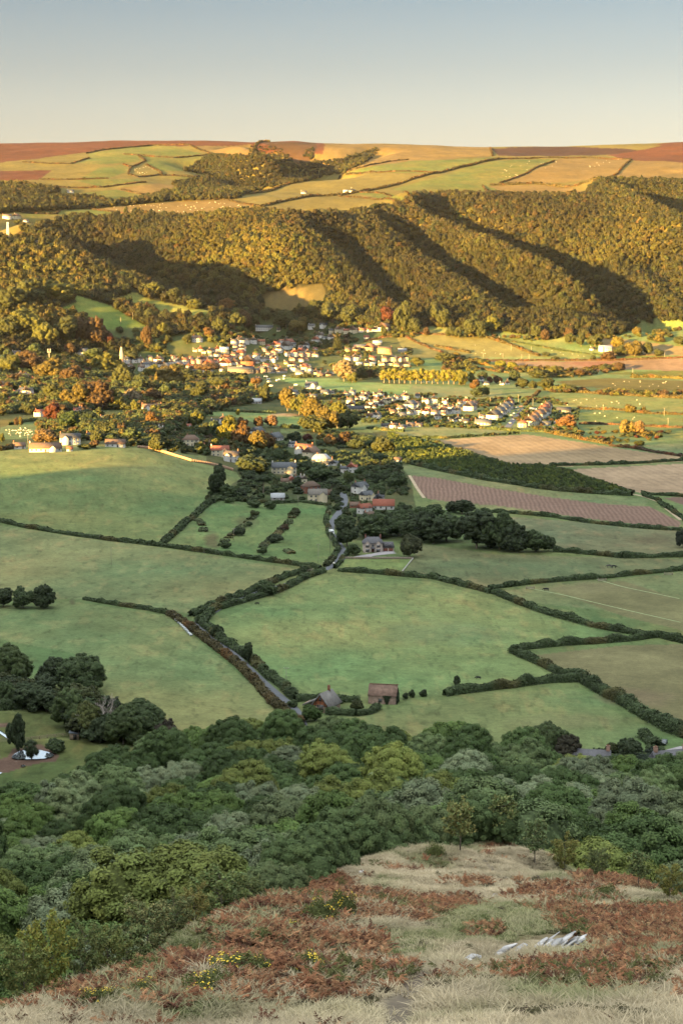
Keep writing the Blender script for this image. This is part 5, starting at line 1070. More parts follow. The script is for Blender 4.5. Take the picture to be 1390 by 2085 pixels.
# left side of the village
HL(C3, [(780,495,70,0,2,'w','s',Wg),(720,495,40,70,2,'w','s'),(645,470,30,0,2,'w','g'),(650,500,110,0,1,'s','s',dict(ch=0,label='low slate church roof beside the spire')),(880,525,90,10,2,'w','s',C2_),(830,525,56,20,2,'w','s'),(940,540,60,70,2,'w','s'),(985,505,60,30,2,'w','n'),(1050,500,60,40,2,'w','o'),(1110,500,60,10,2,'p','o'),(1185,510,60,75,1,'w','o'),(1240,495,60,10,2,'p','r'),(1290,505,60,70,1,'w','o'),(1335,505,40,40,1,'w','n'),(1060,545,90,0,1,'w','s'),(1160,550,100,0,1,'w','s',C2_),(1000,560,70,30,1,'w','s'),(1380,500,40,0,2,'b','o'),(900,495,50,70,2,'w','n'),
 (1112,375,80,0,2,'w','n',dict(hip=True,label='white villa standing alone above the high street among trees')),(985,312,80,0,1,'c','l',N0),(1345,390,80,0,2,'w','g',C2_),(1350,425,66,0,1,'w','n'),(1120,430,60,10,1,'c','o'),(1170,440,60,0,1,'c','n'),(1215,430,60,0,1,'w','g'),(1275,440,50,0,1,'c','g',N0),(1210,460,60,0,1,'w','g'),(1065,125,70,0,2,'w','s',dict(ch=0,label='white terrace with slate roof high on the wooded slope')),(1135,132,40,0,1,'w','s',N0),
 (40,440,40,0,2,'w','g'),(95,450,50,0,1,'w','s'),(10,470,40,0,1,'w','s'),(355,430,60,0,1,'g','s'),(295,420,60,0,1,'g','g'),(445,445,40,0,1,'w','s'),(480,455,50,60,2,'w','s'),(8,325,30,60,2,'w','o'),(140,462,40,0,1,'w','s'),
 (100,590,80,10,2,'c','n',dict(wing=True,ch=2)),(190,590,90,0,2,'w','n',dict(wing=True,ch=2)),(10,600,50,0,2,'c','g'),(235,585,50,0,1,'w','n'),(460,610,56,60,2,'w','r',dict(label='white gabled cottage with red dormer roof among golden trees')),(425,610,40,20,1,'w','r'),(500,612,50,0,1,'g','s',N0),(20,635,40,60,1,'w','n'),(110,670,80,30,1,'p','n'),(60,695,90,10,1,'c','n'),(150,710,90,-20,1,'w','n'),(185,690,30,60,1,'w','n'),(90,740,60,20,1,'c','n'),
 (225,800,70,40,2,'w','r',dict(wing=True)),(250,770,50,0,1,'c','r'),(445,780,60,20,2,'p','r',dict(ch=2)),(860,775,130,0,2,'w','n',dict(wing=True,ch=2,label='large white gabled mansion with tall chimneys among golden trees')),(765,795,100,0,1,'c','n'),(590,850,60,60,2,'g','s'),(1205,715,50,60,1,'w','s'),(1262,730,80,0,1,'w','s'),(1320,730,40,0,1,'b','s',N0),(1240,845,90,0,2,'w','d',C2_),(1275,850,50,0,1,'w','l',N0),
 (110,982,84,10,1,'w','n',dict(label='small white bungalow at the left end of the row above the field')),(260,998,200,0,1,'w','n',dict(wing=True,ch=2,label='long white bungalow with brown roof facing the big pasture')),(400,958,130,-5,2,'w','d',dict(wing=True,label='white house with black roof and glazed gable behind the long bungalow')),(396,996,40,0,1,'w','o',dict(ch=0,label='tiny white outbuilding right of the long bungalow')),(508,915,50,30,1,'w','d'),(655,972,130,0,1,'w','n',dict(ch=0,label='cream roofed white bungalow standing alone above the big pasture')),
 (890,912,90,20,2,'c','r',dict(ch=2)),(960,895,70,0,2,'p','o',dict(wing=True)),(1005,935,60,0,1,'y','o',N0),(1080,965,110,-10,2,'c','n',dict(ch=1,label='cream stone house with brown hipped roof by the garden wall',hip=True)),(1170,975,80,0,1,'b','r',N0),(1245,1025,120,10,2,'c','r',dict(wing=True,ch=1,label='cream house with red tiled roof at the field wall')),(1310,1055,100,-10,2,'w','g',dict(wing=True,ch=2,label='white house with bay windows at the end of the field wall')),(700,560,1,0,1,'w','s')][:-1])
# houses in the shade of the middle distance
HL(C7, [(345,62,60,60,1,'w','s',dict(ch=0,label='white house with solar panels on its slate roof')),(445,100,70,60,1,'w','s',dict(label='white gabled house with pale slate roof below the solar roofed one')),(545,140,60,40,2,'w','s'),(610,180,130,-20,2,'w','o',dict(wing=True,ch=2,label='white terrace with orange roof end catching the last sun')),(650,200,60,60,2,'c','n'),(705,222,110,10,1,'c','l',dict(hip=True,label='house with pale grey hipped roof and white chimney')),(750,245,70,0,1,'w','d',N0),(855,285,76,0,2,'w','s',dict(ch=2)),(495,290,130,5,2,'c','s',dict(wing=True,ch=2,label='cream cottage with tall white chimney stacks above the brick house')),(585,345,60,30,2,'c','s',dict(ch=2)),(520,345,80,10,1,'c','n'),
 (645,400,100,35,2,'b','n',dict(hip=True,ch=0,label='red brick house with pyramid roof above the orchard paddock')),(685,448,100,5,2,'c','t',dict(wing=True,ch=0,label='cream rendered cottage with thatched roof below the brick house')),(738,410,50,0,1,'b','n',N0),(460,440,70,0,1,'g','l',dict(ch=0,label='flat pale garden shed by the orchard hedge')),
 (925,400,90,45,2,'w','s',dict(wing=True,ch=2,label='white house with slate gables and brick chimneys beside the lane')),(962,440,76,40,2,'c','s',dict(wing=True,ch=1)),(1010,440,70,0,1,'g','s',N0),(950,515,80,30,2,'w','r',dict(label='white house with bright red roof on the lane bend')),(1058,490,110,-3,1,'w','r',dict(ch=0,label='long low white building with red roof right of the lane')),(975,540,70,50,1,'w','n',dict(label='white lean to cottage with brown roof below the red roofed house')),(895,482,50,0,1,'b','n',N0),(1138,222,40,10,1,'w','n',dict(ch=0,label='tiny pale blue summerhouse beside the plantation'))])
# high farms
HL(C1, [(286,262,30,0,1,'w','s'),(30,368,40,0,2,'w','g'),(68,368,26,60,2,'c','n'),(105,380,24,0,1,'w','g'),(180,390,24,0,1,'w','g'),(155,476,30,0,2,'w','s'),(1228,266,26,0,1,'w','g')], near=2600, group='farmhouses on the high ground')
HL(C2, [(38,262,44,0,1,'w','l',N0)], near=2600, group='farmhouses on the high ground')
HL(C4, [(1195,140,60,0,2,'w','s',dict(label='pale house almost hidden in trees under the hanging wood'))])
def infill(polys, n, walls, roofs, seed, wr=(11, 18)):
    r = np.random.default_rng(seed); k = 0
    for _ in range(4000):
        if k >= n: break
        poly = polys[r.integers(0, len(polys))]; xs = [a for a, b in poly]; ys = [b for a, b in poly]; x, y = r.uniform(min(xs), max(xs)), r.uniform(min(ys), max(ys))
        if not inpoly(poly, np.array([x]), np.array([y]))[0]: continue
        p = P(x, y)[0]
        if any((p[0] - a) ** 2 + (p[1] - b) ** 2 < (c + 4) ** 2 for a, b, c in FOOT): continue
        house(x, y, r.uniform(*wr), r.choice([0, 10, 60, 85, -15, 30]), int(r.random() < .7) + 1, walls[r.integers(0, len(walls))], roofs[r.integers(0, len(roofs))], wing=bool(r.random() < .4), ch=int(r.integers(0, 3))); k += 1
infill([C3((640,480),(900,480),(1390,460),(1390,560),(1000,570),(660,520)), C4((0,330),(400,300),(580,330),(600,500),(300,470),(0,420))], 30, 'wwwcpw', 'sgnrdgn', 5, (10, 17))
infill([C4((740,600),(1100,600),(1390,610),(1390,780),(940,780),(760,700)), C5((0,600),(200,600),(330,700),(200,750),(0,740))], 8, 'www', 'sgnd', 6, (11, 16))
infill([C3((0,560),(250,560),(230,720),(0,740)), C3((620,840),(1250,860),(1250,980),(900,960))], 10, 'wcw', 'nrg', 8, (12, 20))
print('houses', _hn)
# ------------------------------------------------------------------ lane, tracks, water
def pt(x, y, near=560.): return P(x, y, near)[0]
def ribbon(name, pts, w, mat, label=None, near=560., lift=.12, kind='structure', step=3.0):
    p = P([a for a, b in pts], [b for a, b in pts], near); seg = np.hypot(*np.diff(p[:, :2], axis=0).T); L = np.r_[0, np.cumsum(seg)]
    t = np.arange(0, L[-1], step); x = np.interp(t, L, p[:, 0]); y = np.interp(t, L, p[:, 1])
    for _ in range(6): x[1:-1] = (x[:-2] + x[2:] + 2 * x[1:-1]) / 4; y[1:-1] = (y[:-2] + y[2:] + 2 * y[1:-1]) / 4
    dx, dy = np.gradient(x), np.gradient(y); l = np.hypot(dx, dy); nx, ny = -dy / l, dx / l
    cols = [(-.5, 0), (-.3, .05), (0, .08), (.3, .05), (.5, 0)]; V_ = np.stack([np.c_[x + nx * w * a, y + ny * w * a, zat(x, y) + lift + b] for a, b in cols], 1).reshape(-1, 3)
    F = [(i * 5 + j, i * 5 + j + 1, i * 5 + j + 6, i * 5 + j + 5) for i in range(len(t) - 1) for j in range(4)]
    o = link(name, mesh_np(name, V_, [i for f in F for i in f], [4] * len(F), mat, True, np.ones((len(V_), 3)))); return set_tag(o, label, kind=kind)
asph = material('asphalt', (.060, .063, .072), noise=[(6, .15), (.5, .1)]); gravel = material('gravel', (.17, .155, .16), noise=[(2, .15), (.4, .15)]); dirt = material('track_dirt', (.22, .17, .11), noise=[(3, .2)])
ribbon('lane', [(697,1003),(702,1018),(697,1035),(684,1052),(673,1068),(672,1085),(684,1102),(697,1120),(695,1138),(680,1152),(658,1161),(600,1185),(520,1208),(450,1236),(405,1262),(412,1280),(450,1312),(500,1358),(550,1405),(590,1438),(606,1456),(612,1478)], 5.0, asph, near=560)
ribbon('estate_road', C5((375,768),(400,735),(430,705),(455,680),(475,655)), 7, asph)
ribbon('drive', C7((915,765),(960,755),(1040,745),(1135,735)), 7, gravel); ribbon('drive', C7((960,760),(1000,750),(1110,728)), 6, gravel, lift=.2)
ribbon('gravel_drive', D5((1300,335),(1350,345),(1400,360),(1440,370)), 9, gravel, near=540)
ribbon('farm_track', C8((1150,345),(1200,355),(1270,380),(1330,430),(1380,470)), 3, dirt); ribbon('farm_track', C8((78,255),(110,310),(150,365)), 2.4, dirt)
ribbon('farm_track', D2((1040,118),(1150,150),(1390,200)), 0.9, material('pale_track', (.15,.175,.088), noise=[(3, .2)]), lift=.05); ribbon('farm_track', D2((770,155),(900,180),(1150,240),(1390,295)), 0.9, bpy.data.materials['pale_track'], lift=.05)
ribbon('car_park', C4((480,345),(560,345),(660,340)), 16, asph); ribbon('main_road', C4((0,560),(60,560),(100,555)), 5, asph)
wat = bpy.data.materials.new('water'); wat.use_nodes = True; b_ = wat.node_tree.nodes['Principled BSDF']; b_.inputs['Base Color'].default_value = (.80, .86, .92, 1); b_.inputs['Metallic'].default_value = .95; b_.inputs['Roughness'].default_value = .03; b_.inputs['Specular IOR Level'].default_value = 1.0; b_.inputs['IOR'].default_value = 1.6
def pool(name, pts, near=540.):
    p = P([a for a, b in pts], [b for a, b in pts], near); z = p[:, 2].max() + .35; p[:, 2] = z; c = p.mean(0); V_ = np.r_[p, [c]]; n = len(p)
    F = [(i, (i + 1) % n, n) for i in range(n)]; nrm = np.cross(p[1] - p[0], c - p[0])[2]; F = F if nrm > 0 else [f[::-1] for f in F]
    o = link(name, mesh_np(name, V_, [i for f in F for i in f], [3] * n, wat, False)); set_tag(o, kind='structure')
pool('pond', D3((95,572),(120,545),(160,522),(205,512),(260,508),(330,513),(390,528),(430,542),(440,555),(415,572),(360,582),(300,586),(220,588),(140,588),(105,582)))
ribbon('stream', D3((-20,345),(20,375),(60,400),(100,430),(150,450),(205,475)), 1.6, wat, near=540, lift=.2); ribbon('stream', D3((-20,710),(10,690),(40,680),(60,676)), 1.0, wat, near=540, lift=.2); pool('pool', D3((170,640),(190,630),(210,636),(205,646),(180,648)))
# willow hanging over the pond
wm = crown_mesh('crown', 301, M['leaf'], R=(.34, .3, .46), zc=.5, lobes=40, leaves=9000, leaf=.022, lobe_r=(.07, .12), flat_low=1)
p = pt(65, 1547, 540); q = math.hypot(p[0], p[1]) / 3600; root = empty('willow_tree', p, 0, (36 * q / .75, 30 * q / .7, 46 * q), 'drooping dark willow rising from the middle of the pond', 'tree'); o = link('crown', wm, root); o.color = (.055, .075, .035, 1); link('trunk', TRUNK[0], root)
# bare dead tree
r_ = np.random.default_rng(9); m = MB(); m.tube([(0, 0, 0), (.3, 0, 3), (-.2, 0, 6)], [.35, .28, .2], 7); tk = m
for a in range(9):
    b0 = np.array([.1, 0, 3.2 + a * .35]); ang = a * 2.2; branchy(m, r_, b0, b0 + (math.cos(ang) * 2.4, math.sin(ang) * 2, 2.6 + .15 * a), .14, 3, .5, 3)
p = pt(218, 1488, 540); root = empty('dead_tree', p, 0, 1, 'bare grey dead tree in the clump above the pond', 'tree'); db = material('dead_bark', (.24, .20, .18), noise=[(1, .2)]); m.ob('trunk', db, root)
m = MB(); branchy(m, r_, np.array([1.6, 0, 0]), np.array([1.3, .3, 5]), .26, 4, .45, 3); m.ob('trunk', db, root)

# ------------------------------------------------------------------ special buildings
def part(m, name, mat, root, col, **k): o = m.ob(name, M[mat] if isinstance(mat, str) else mat, root, **k); o.color = (*col, 1); return o
st_w = material('rubble_wall', (.20, .14, .11), tint=None, noise=[(1.2, .3), (.35, .35)], bump=.4); st_r = material('old_tiles', (.105, .066, .05), noise=[(1.4, .45), (.3, .3)], bump=.4); thatch = material('thatch', (.10, .092, .088), noise=[(2, .25), (.25, .25)], bump=.5)
# stone barn
p = pt(780, 1430, 560); q = math.hypot(p[0], p[1]) / 3600
root = empty('stone_barn', p, -math.atan2(p[0], p[1]) + math.radians(-9), 1, 'stone barn with mottled red brown tiled roof at the edge of the bright pasture', 'barn')
L_, D_, h_, rh_ = 58 * q, 6.4, 3.3, 3.6; m = MB(); gable_walls(m, L_, D_, h_, rh_); m.ob('wall', st_w, root)
m = MB(); gable_roof(m, L_, D_, h_, rh_, ov=.2, th=.16); rf = m.ob('roof', st_r, root)
m = MB()
for k in range(28): m.box((-L_ / 2 + .3 + k * .4, 0, h_ + rh_ + .12), (.38, .34, .16 + .05 * (k % 3)))
part(m, 'ridge_tile', 'plain', rf, (.20, .10, .06))
m = MB(); m.box((-L_ * .03 - .4, -D_ / 2 - .02, .7), (1.5, .12, 1.5)); o = part(m, 'window', 'glass', root, (1, 1, 1)); m = MB(); m.box((-L_ * .03 - .4, -D_ / 2 - .1, 2.2), (1.9, .2, .2)); part(m, 'lintel', 'wood', o, (1, 1, 1))
m = MB(); m.box((-L_ * .03 - .75, -D_ / 2 - .1, .7), (.08, .06, 1.5)); m.box((-L_ * .03 - .05, -D_ / 2 - .1, .7), (.08, .06, 1.5)); part(m, 'frame', 'wood', o, (1, 1, 1))
r_ = np.random.default_rng(4); n = 900; u = r_.random(n); zz = u * 3.4; xx = 1.9 + r_.normal(0, .35, n) * (0.3 + zz * .55); nn = np.tile((0, -1, .2), (n, 1)) + r_.normal(0, .4, (n, 3)); nn /= np.linalg.norm(nn, axis=1, keepdims=True)
v = leaf_quads(np.c_[xx, -D_ / 2 - .12 - r_.random(n) * .25, zz], nn, .28 * r_.uniform(.6, 1.3, n), r_).reshape(-1, 3); o = link('ivy', mesh_np('ivy', v, np.arange(len(v)), np.full(n, 4), M['hedge'], False, np.ones((len(v), 3))), root); o.color = (.03, .045, .02, 1)
n = 1500; xx = L_ / 2 + r_.random(n) * .5; yy = r_.uniform(-3, 3, n); zz = r_.random(n) * (5.8 - np.abs(yy)); nn = np.tile((1, 0, .2), (n, 1)) + r_.normal(0, .4, (n, 3)); nn /= np.linalg.norm(nn, axis=1, keepdims=True)
v = leaf_quads(np.c_[xx, yy, zz], nn, .3 * r_.uniform(.6, 1.3, n), r_).reshape(-1, 3); o = link('ivy', mesh_np('ivy', v, np.arange(len(v)), np.full(n, 4), M['hedge'], False, np.ones((len(v), 3))), root); o.color = (.03, .045, .02, 1)
FOOT.append((p[0], p[1], 8))
# thatched cottage: gable end towards the camera, low wing to the left
p = pt(652, 1451, 560); q = math.hypot(p[0], p[1]) / 3600
root = empty('thatched_cottage', p, -math.atan2(p[0], p[1]) + math.radians(-24), 1, 'small stone cottage with steep grey thatched roof and half timbered gable beside the lane', 'cottage')
W_, L2, h_, rh_ = 7.0, 10.5, 2.6, 4.3; a = W_ / 2; m = MB()
v = [(-a, 0, -1), (a, 0, -1), (a, L2, -1), (-a, L2, -1), (-a, 0, h_), (a, 0, h_), (a, L2, h_), (-a, L2, h_)]; m.add(v, [(0, 1, 5, 4), (1, 2, 6, 5), (2, 3, 7, 6), (3, 0, 4, 7)]); m.box((-a - 2.2, L2 * .55, -1), (4.6, 5.5, 3.2)); m.ob('wall', st_w, root)
m = MB(); m.add([(-a, -.02, h_), (a, -.02, h_), (0, -.02, h_ + rh_), (-a, L2, h_), (a, L2, h_), (0, L2, h_ + rh_)], [(0, 1, 2), (4, 3, 5)]); g = part(m, 'gable', 'plain', root, (.33, .12, .06))
m = MB()
for x0, z0, x1, z1 in ((-a, h_, a, h_), (-2.0, h_ + 1.9, 2.0, h_ + 1.9), (0, h_, 0, h_ + rh_), (-1.7, h_, -1.7, h_ + 1.9), (1.7, h_, 1.7, h_ + 1.9)): m.tube([(x0, -.1, z0), (x1, -.1, z1)], .11, 4)
part(m, 'timber', 'plain', g, (.03, .022, .018))
m = MB(); e = .7; s_ = rh_ / a; zt = h_ + rh_ + .45; ze = h_ - e * s_ + .3
for y0, y1 in ((-.7, L2 + .5),):
    v = [(-a - e, y0, ze), (0, y0, zt), (a + e, y0, ze), (-a - e, y1, ze), (0, y1, zt - .5), (a + e, y1, ze), (-a - e + .25, y0, ze - .35), (0, y0, zt - .62), (a + e - .25, y0, ze - .35), (-a - e + .25, y1, ze - .35), (0, y1, zt - 1.1), (a + e - .25, y1, ze - .35)]
    m.add(v, [(0, 3, 4, 1), (1, 4, 5, 2), (6, 7, 10, 9), (7, 8, 11, 10), (0, 1, 7, 6), (1, 2, 8, 7), (3, 9, 10, 4), (4, 10, 11, 5), (0, 6, 9, 3), (2, 5, 11, 8)])
y0, y1 = L2 * .2, L2 * .85; m.add([(-a - 5.0, y0, 1.7), (-a - 5.0, y1, 1.7), (-1.4, y1, h_ + 2.6), (-1.4, y0, h_ + 2.6), (-a - 4.8, y0, 1.3), (-a - 4.8, y1, 1.3), (-1.4, y1, h_ + 1.9), (-1.4, y0, h_ + 1.9)], [(0, 3, 2, 1), (0, 4, 7, 3), (1, 2, 6, 5), (0, 1, 5, 4), (4, 5, 6, 7)])
rf = m.ob('roof', thatch, root); chimney(rf, 0, L2 * .75, h_ + rh_ + .1, h=1.5, w=.9, tint=(.24, .10, .06), pots=1)
m = MB(); m.box((0, -.06, .5), (2.5, .1, 2.6)); w_ = part(m, 'window', 'glass', root, (1, 1, 1)); m = MB()
for x in (-1.25, -.42, .42, 1.25): m.box((x, -.14, .5), (.12, .08, 2.6))
for z in (.5, 1.75, 3.0): m.box((0, -.15, z), (2.6, .06, .12))
part(m, 'frame', 'wood', w_, (1, 1, 1)); m = MB(); m.box((0, -.16, h_ + 2.0), (.9, .1, .9)); part(m, 'window', 'glass', root, (1, 1, 1)); m = MB(); m.box((-a - 4.55, L2 * .55, .4), (.1, 1.4, 1.0)); part(m, 'window', 'glass', root, (1, 1, 1)); FOOT.append((p[0], p[1] + 4, 9))
# house with porch, bays and garage wing
p = pt(770, 1122, 600); q = math.hypot(p[0], p[1]) / 3600
root = empty('villa', p, -math.atan2(p[0], p[1]) + math.radians(2), 1, 'cream villa with slate roof, two gabled bays and a garage wing in front of dark trees', 'house')
m = MB(); gable_walls(m, 11.5, 8, 5.4, .01, x0=-3.4); m.box((5.6, .6, -1), (7.0, 6.5, 3.6)); part(m, 'wall', 'wall', root, (.60, .50, .44))
m = MB(); gable_roof(m, 11.5, 8, 5.4, 2.9, hip=2.6, ov=.5, x0=-3.4)
v = [(2.2, -3.2, 2.5), (9.5, -3.2, 2.5), (9.5, 4.2, 2.5), (2.2, 4.2, 2.5), (3.0, -.4, 5.4), (8.7, -.4, 5.4), (8.7, 1.4, 5.4), (3.0, 1.4, 5.4)]; m.add(v, [(0, 1, 5, 4), (1, 2, 6, 5), (2, 3, 7, 6), (3, 0, 4, 7), (4, 5, 6, 7), (3, 2, 1, 0)])
for x0 in (-6.6, -.2):
    m.add([(x0 - 1.9, -5.6, 5.0), (x0, -5.6, 6.9), (x0 + 1.9, -5.6, 5.0), (x0 - 1.9, -2.5, 5.0), (x0, -1.6, 6.9), (x0 + 1.9, -2.5, 5.0)], [(0, 1, 4, 3), (1, 2, 5, 4)])
m.add([(-4.9, -6.1, 2.4), (-3.4, -6.1, 3.5), (-1.9, -6.1, 2.4), (-4.9, -3.9, 2.4), (-3.4, -3.9, 3.5), (-1.9, -3.9, 2.4)], [(0, 1, 4, 3), (1, 2, 5, 4), (0, 2, 1)])
rf = part(m, 'roof', 'roof', root, (.11, .105, .115)); chimney(rf, -7.6, 0, 8.2, h=1.4, w=.8, tint=(.24, .11, .09)); chimney(rf, 1.2, .3, 8.0, h=1.6, w=.8, tint=(.24, .11, .09))
for x0 in (-6.6, -.2):
    m = MB(); m.add([(x0 - 1.5, -5.4, -1), (x0 + 1.5, -5.4, -1), (x0 + 1.5, -5.4, 5.2), (x0, -5.4, 6.7), (x0 - 1.5, -5.4, 5.2), (x0 - 1.5, -3.9, -1), (x0 + 1.5, -3.9, -1), (x0 + 1.5, -3.9, 5.2), (x0 - 1.5, -3.9, 5.2)], [(0, 1, 2, 3, 4), (1, 6, 7, 2), (5, 0, 4, 8)]); part(m, 'bay', 'wall', root, (.60, .50, .44))
    for z in (.4, 3.0):
        m = MB(); m.box((x0, -5.45, z), (2.1, .14, 1.6)); w_ = part(m, 'window', 'glass', root, (1, 1, 1)); m = MB(); m.box((x0, -5.54, z), (.12, .06, 1.6)); m.box((x0, -5.54, z + .95), (2.1, .06, .1)); part(m, 'frame', 'plain', w_, (.30, .20, .16))
m = MB(); m.box((-3.4, -4.04, 3.2), (1.2, .1, 1.4)); part(m, 'window', 'glass', root, (1, 1, 1)); m = MB(); m.box((-3.4, -4.05, 0), (1.2, .12, 2.2)); d_ = part(m, 'door', 'plain', root, (.20, .05, .035)); m = MB(); m.box((-3.0, -4.14, 1.0), (.1, .06, .1)); part(m, 'handle', 'metal', d_, (.6, .5, .3))
for x0 in (-4.7, -2.1): m = MB(); m.box((x0, -5.9, -.5), (.3, .3, 3.0)); part(m, 'porch_post', 'plain', root, (.62, .55, .50))
for x0 in (4.2, 7.2): m = MB(); m.box((x0, -2.72, 0), (2.4, .14, 2.1)); part(m, 'garage_door', 'plain', root, (.23, .08, .05))
for x0 in (4.3, 6.9):
    m = MB(); m.add([(x0 - .8, -2.9, 3.2), (x0 + .8, -2.9, 3.2), (x0 + .8, -2.9, 4.0), (x0, -2.9, 4.7), (x0 - .8, -2.9, 4.0)], [(0, 1, 2, 3, 4)]); m.add([(x0 - 1, -3.0, 3.95), (x0, -3.0, 4.85), (x0 + 1, -3.0, 3.95), (x0 - 1, -.6, 3.95), (x0, -.6, 4.85), (x0 + 1, -.6, 3.95)], [(0, 1, 4, 3), (1, 2, 5, 4)]); dm = part(m, 'dormer', 'roof', root, (.14, .13, .14)); m = MB(); m.box((x0, -2.95, 3.3), (.9, .06, .8)); part(m, 'window', 'glass', dm, (1, 1, 1))
FOOT.append((p[0], p[1], 11))
m = MB(); w0, w1 = pt(*C7((840,770))[0]), pt(*C7((1225,772))[0])
for k in range(40): c = w0 + (w1 - w0) * (k + .5) / 40; m.box((c[0], c[1], zat(c[0], c[1]) - .3), (np.linalg.norm(w1 - w0) / 40 + .02, .5, 1.3))
o = part(m, 'garden_wall', 'wall', None, (.30, .24, .20)); set_tag(o, 'low stone wall between the villa garden and the mown lawn', 'wall')
w2 = pt(*C7((1160,852))[0]); m = MB()
for k in range(24): c = w1 + (w2 - w1) * (k + .5) / 24; m.box((c[0], c[1], zat(c[0], c[1]) - .2), (.5, np.linalg.norm(w2 - w1) / 24 + .1, .9), rz=math.atan2(-(w2 - w1)[0], (w2 - w1)[1]))
o = part(m, 'garden_wall', 'wall', None, (.40, .38, .34)); set_tag(o, 'pale low wall closing the right end of the mown lawn', 'wall')
pw = [pt(*a) for a in C3((780,978),(860,985),(920,1005),(1000,1030),(1080,1055),(1180,1072),(1260,1090),(1320,1108))]; m = MB()
for a_, b_ in zip(pw[:-1], pw[1:]):
    for k in range(8): c = a_ + (b_ - a_) * (k + .5) / 8; m.box((c[0], c[1], zat(c[0], c[1]) - .3), (np.linalg.norm((b_ - a_)[:2]) / 8 + .3, .6, 2.4), rz=math.atan2((b_ - a_)[1], (b_ - a_)[0]))
o = part(m, 'field_wall', 'wall', None, (.42, .27, .18)); set_tag(o, 'long reddish stone wall along the gardens above the big left pasture', 'wall')
# church with its blunt shingled spire
p = pt(248, 745, 600); root = empty('church', p, .3, 1, 'church tower with a blunt sunlit shingled spire', 'church'); m = MB(); m.box((0, 0, -2), (6.5, 6.5, 15)); tw = part(m, 'tower', st_w, root, (1, 1, 1))
m = MB(); n = 8; v = [(3.7 * math.cos(k * math.pi / 4 + .39), 3.7 * math.sin(k * math.pi / 4 + .39), 13) for k in range(n)] + [(1.25 * math.cos(k * math.pi / 4 + .39), 1.25 * math.sin(k * math.pi / 4 + .39), 29) for k in range(n)]
m.add(v, [(k, (k + 1) % n, n + (k + 1) % n, n + k) for k in range(n)] + [tuple(range(n, 2 * n))]); part(m, 'spire', 'wall', root, (.50, .42, .30))
for s in (-1, 1):
    m = MB(); m.box((s * 1.5, -3.3, 8.5), (1.0, .15, 2.4)); part(m, 'louvre', 'plain', tw, (.06, .05, .045))
# hidden stone houses at the wood edge
def roofed(px, py, L_, D_, h_, rh_, yaw, label, chs, wcol=(.34, .24, .19)):
    p = pt(px, py, 540); root = empty('stone_house', p, -math.atan2(p[0], p[1]) + math.radians(yaw), 1, label, 'house'); m = MB(); gable_walls(m, L_, D_, h_, rh_); m.ob('wall', st_w, root)
    m = MB(); gable_roof(m, L_, D_, h_, rh_, ov=.3); rf = part(m, 'roof', 'roof', root, (.13, .125, .135))
    for x in chs: chimney(rf, x, 0, h_ + rh_, h=1.5, w=1.2, tint=(.33, .20, .15), pots=2)
    windows(root, L_, D_, h_, 2, door=False); FOOT.append((p[0], p[1], max(L_, D_) / 2 + 2))
roofed(1200, 1578, 12.5, 7, 5, 3.3, -3, 'stone house with a long slate roof hidden behind the near wood below the gazebo', (-5.6, 5.6))
roofed(1368, 1590, 14, 7.5, 6.2, 3.8, 28, 'tall stone house with slate roof and big chimneys at the right edge', (-6.2, 4.0))
# green garden gazebo
p = pt(1220, 1566, 540); root = empty('gazebo', p, .3, 1, 'green pavilion tent in the garden behind the near wood', 'garden tent'); m = MB(); e = 2.6
m.add([(-e, -e, 3.0), (e, -e, 3.0), (e, e, 3.0), (-e, e, 3.0), (0, 0, 4.9)], [(0, 1, 4), (1, 2, 4), (2, 3, 4), (3, 0, 4)]); m.add([(-e, -e, 3.0), (e, -e, 3.0), (e, -e, 2.6), (-e, -e, 2.6), (e, e, 3.0), (e, e, 2.6), (-e, e, 3.0), (-e, e, 2.6)], [(3, 2, 1, 0), (2, 5, 4, 1), (0, 6, 7, 3)])
part(m, 'canopy', 'plain', root, (.02, .22, .12))
for x in (-2.4, 2.4):
    for y in (-2.4, 2.4): m = MB(); m.tube([(x, y, 0), (x, y, 3)], .05, 6); part(m, 'pole', 'metal', root, (.5, .5, .5))
# ------------------------------------------------------------------ vehicles
def wheel(root, x, y, rad, w=.22):
    n = 12; m = MB(); V_ = [(x + s * w / 2, y + rad * math.cos(k * 2 * math.pi / n), rad + rad * math.sin(k * 2 * math.pi / n)) for s in (-1, 1) for k in range(n)]
    m.add(V_, [(k, (k + 1) % n, n + (k + 1) % n, n + k) for k in range(n)] + [tuple(range(n))[::-1], tuple(range(n, 2 * n))]); o = part(m, 'wheel', 'plain', root, (.02, .02, .02)); m = MB(); m.tube([(x - w * .55, y, rad), (x + w * .55, y, rad)], rad * .55, 8); part(m, 'rim', 'metal', o, (.4, .4, .42))
def prism(m, prof, w, w2=None):
    n = len(prof); w2 = w2 or [w] * n; V_ = [(-w2[i] / 2, y, z) for i, (y, z) in enumerate(prof)] + [(w2[i] / 2, y, z) for i, (y, z) in enumerate(prof)]
    m.add(V_, [tuple(range(n)), tuple(range(n, 2 * n))[::-1]] + [(i, n + i, n + (i + 1) % n, (i + 1) % n) for i in range(n)])
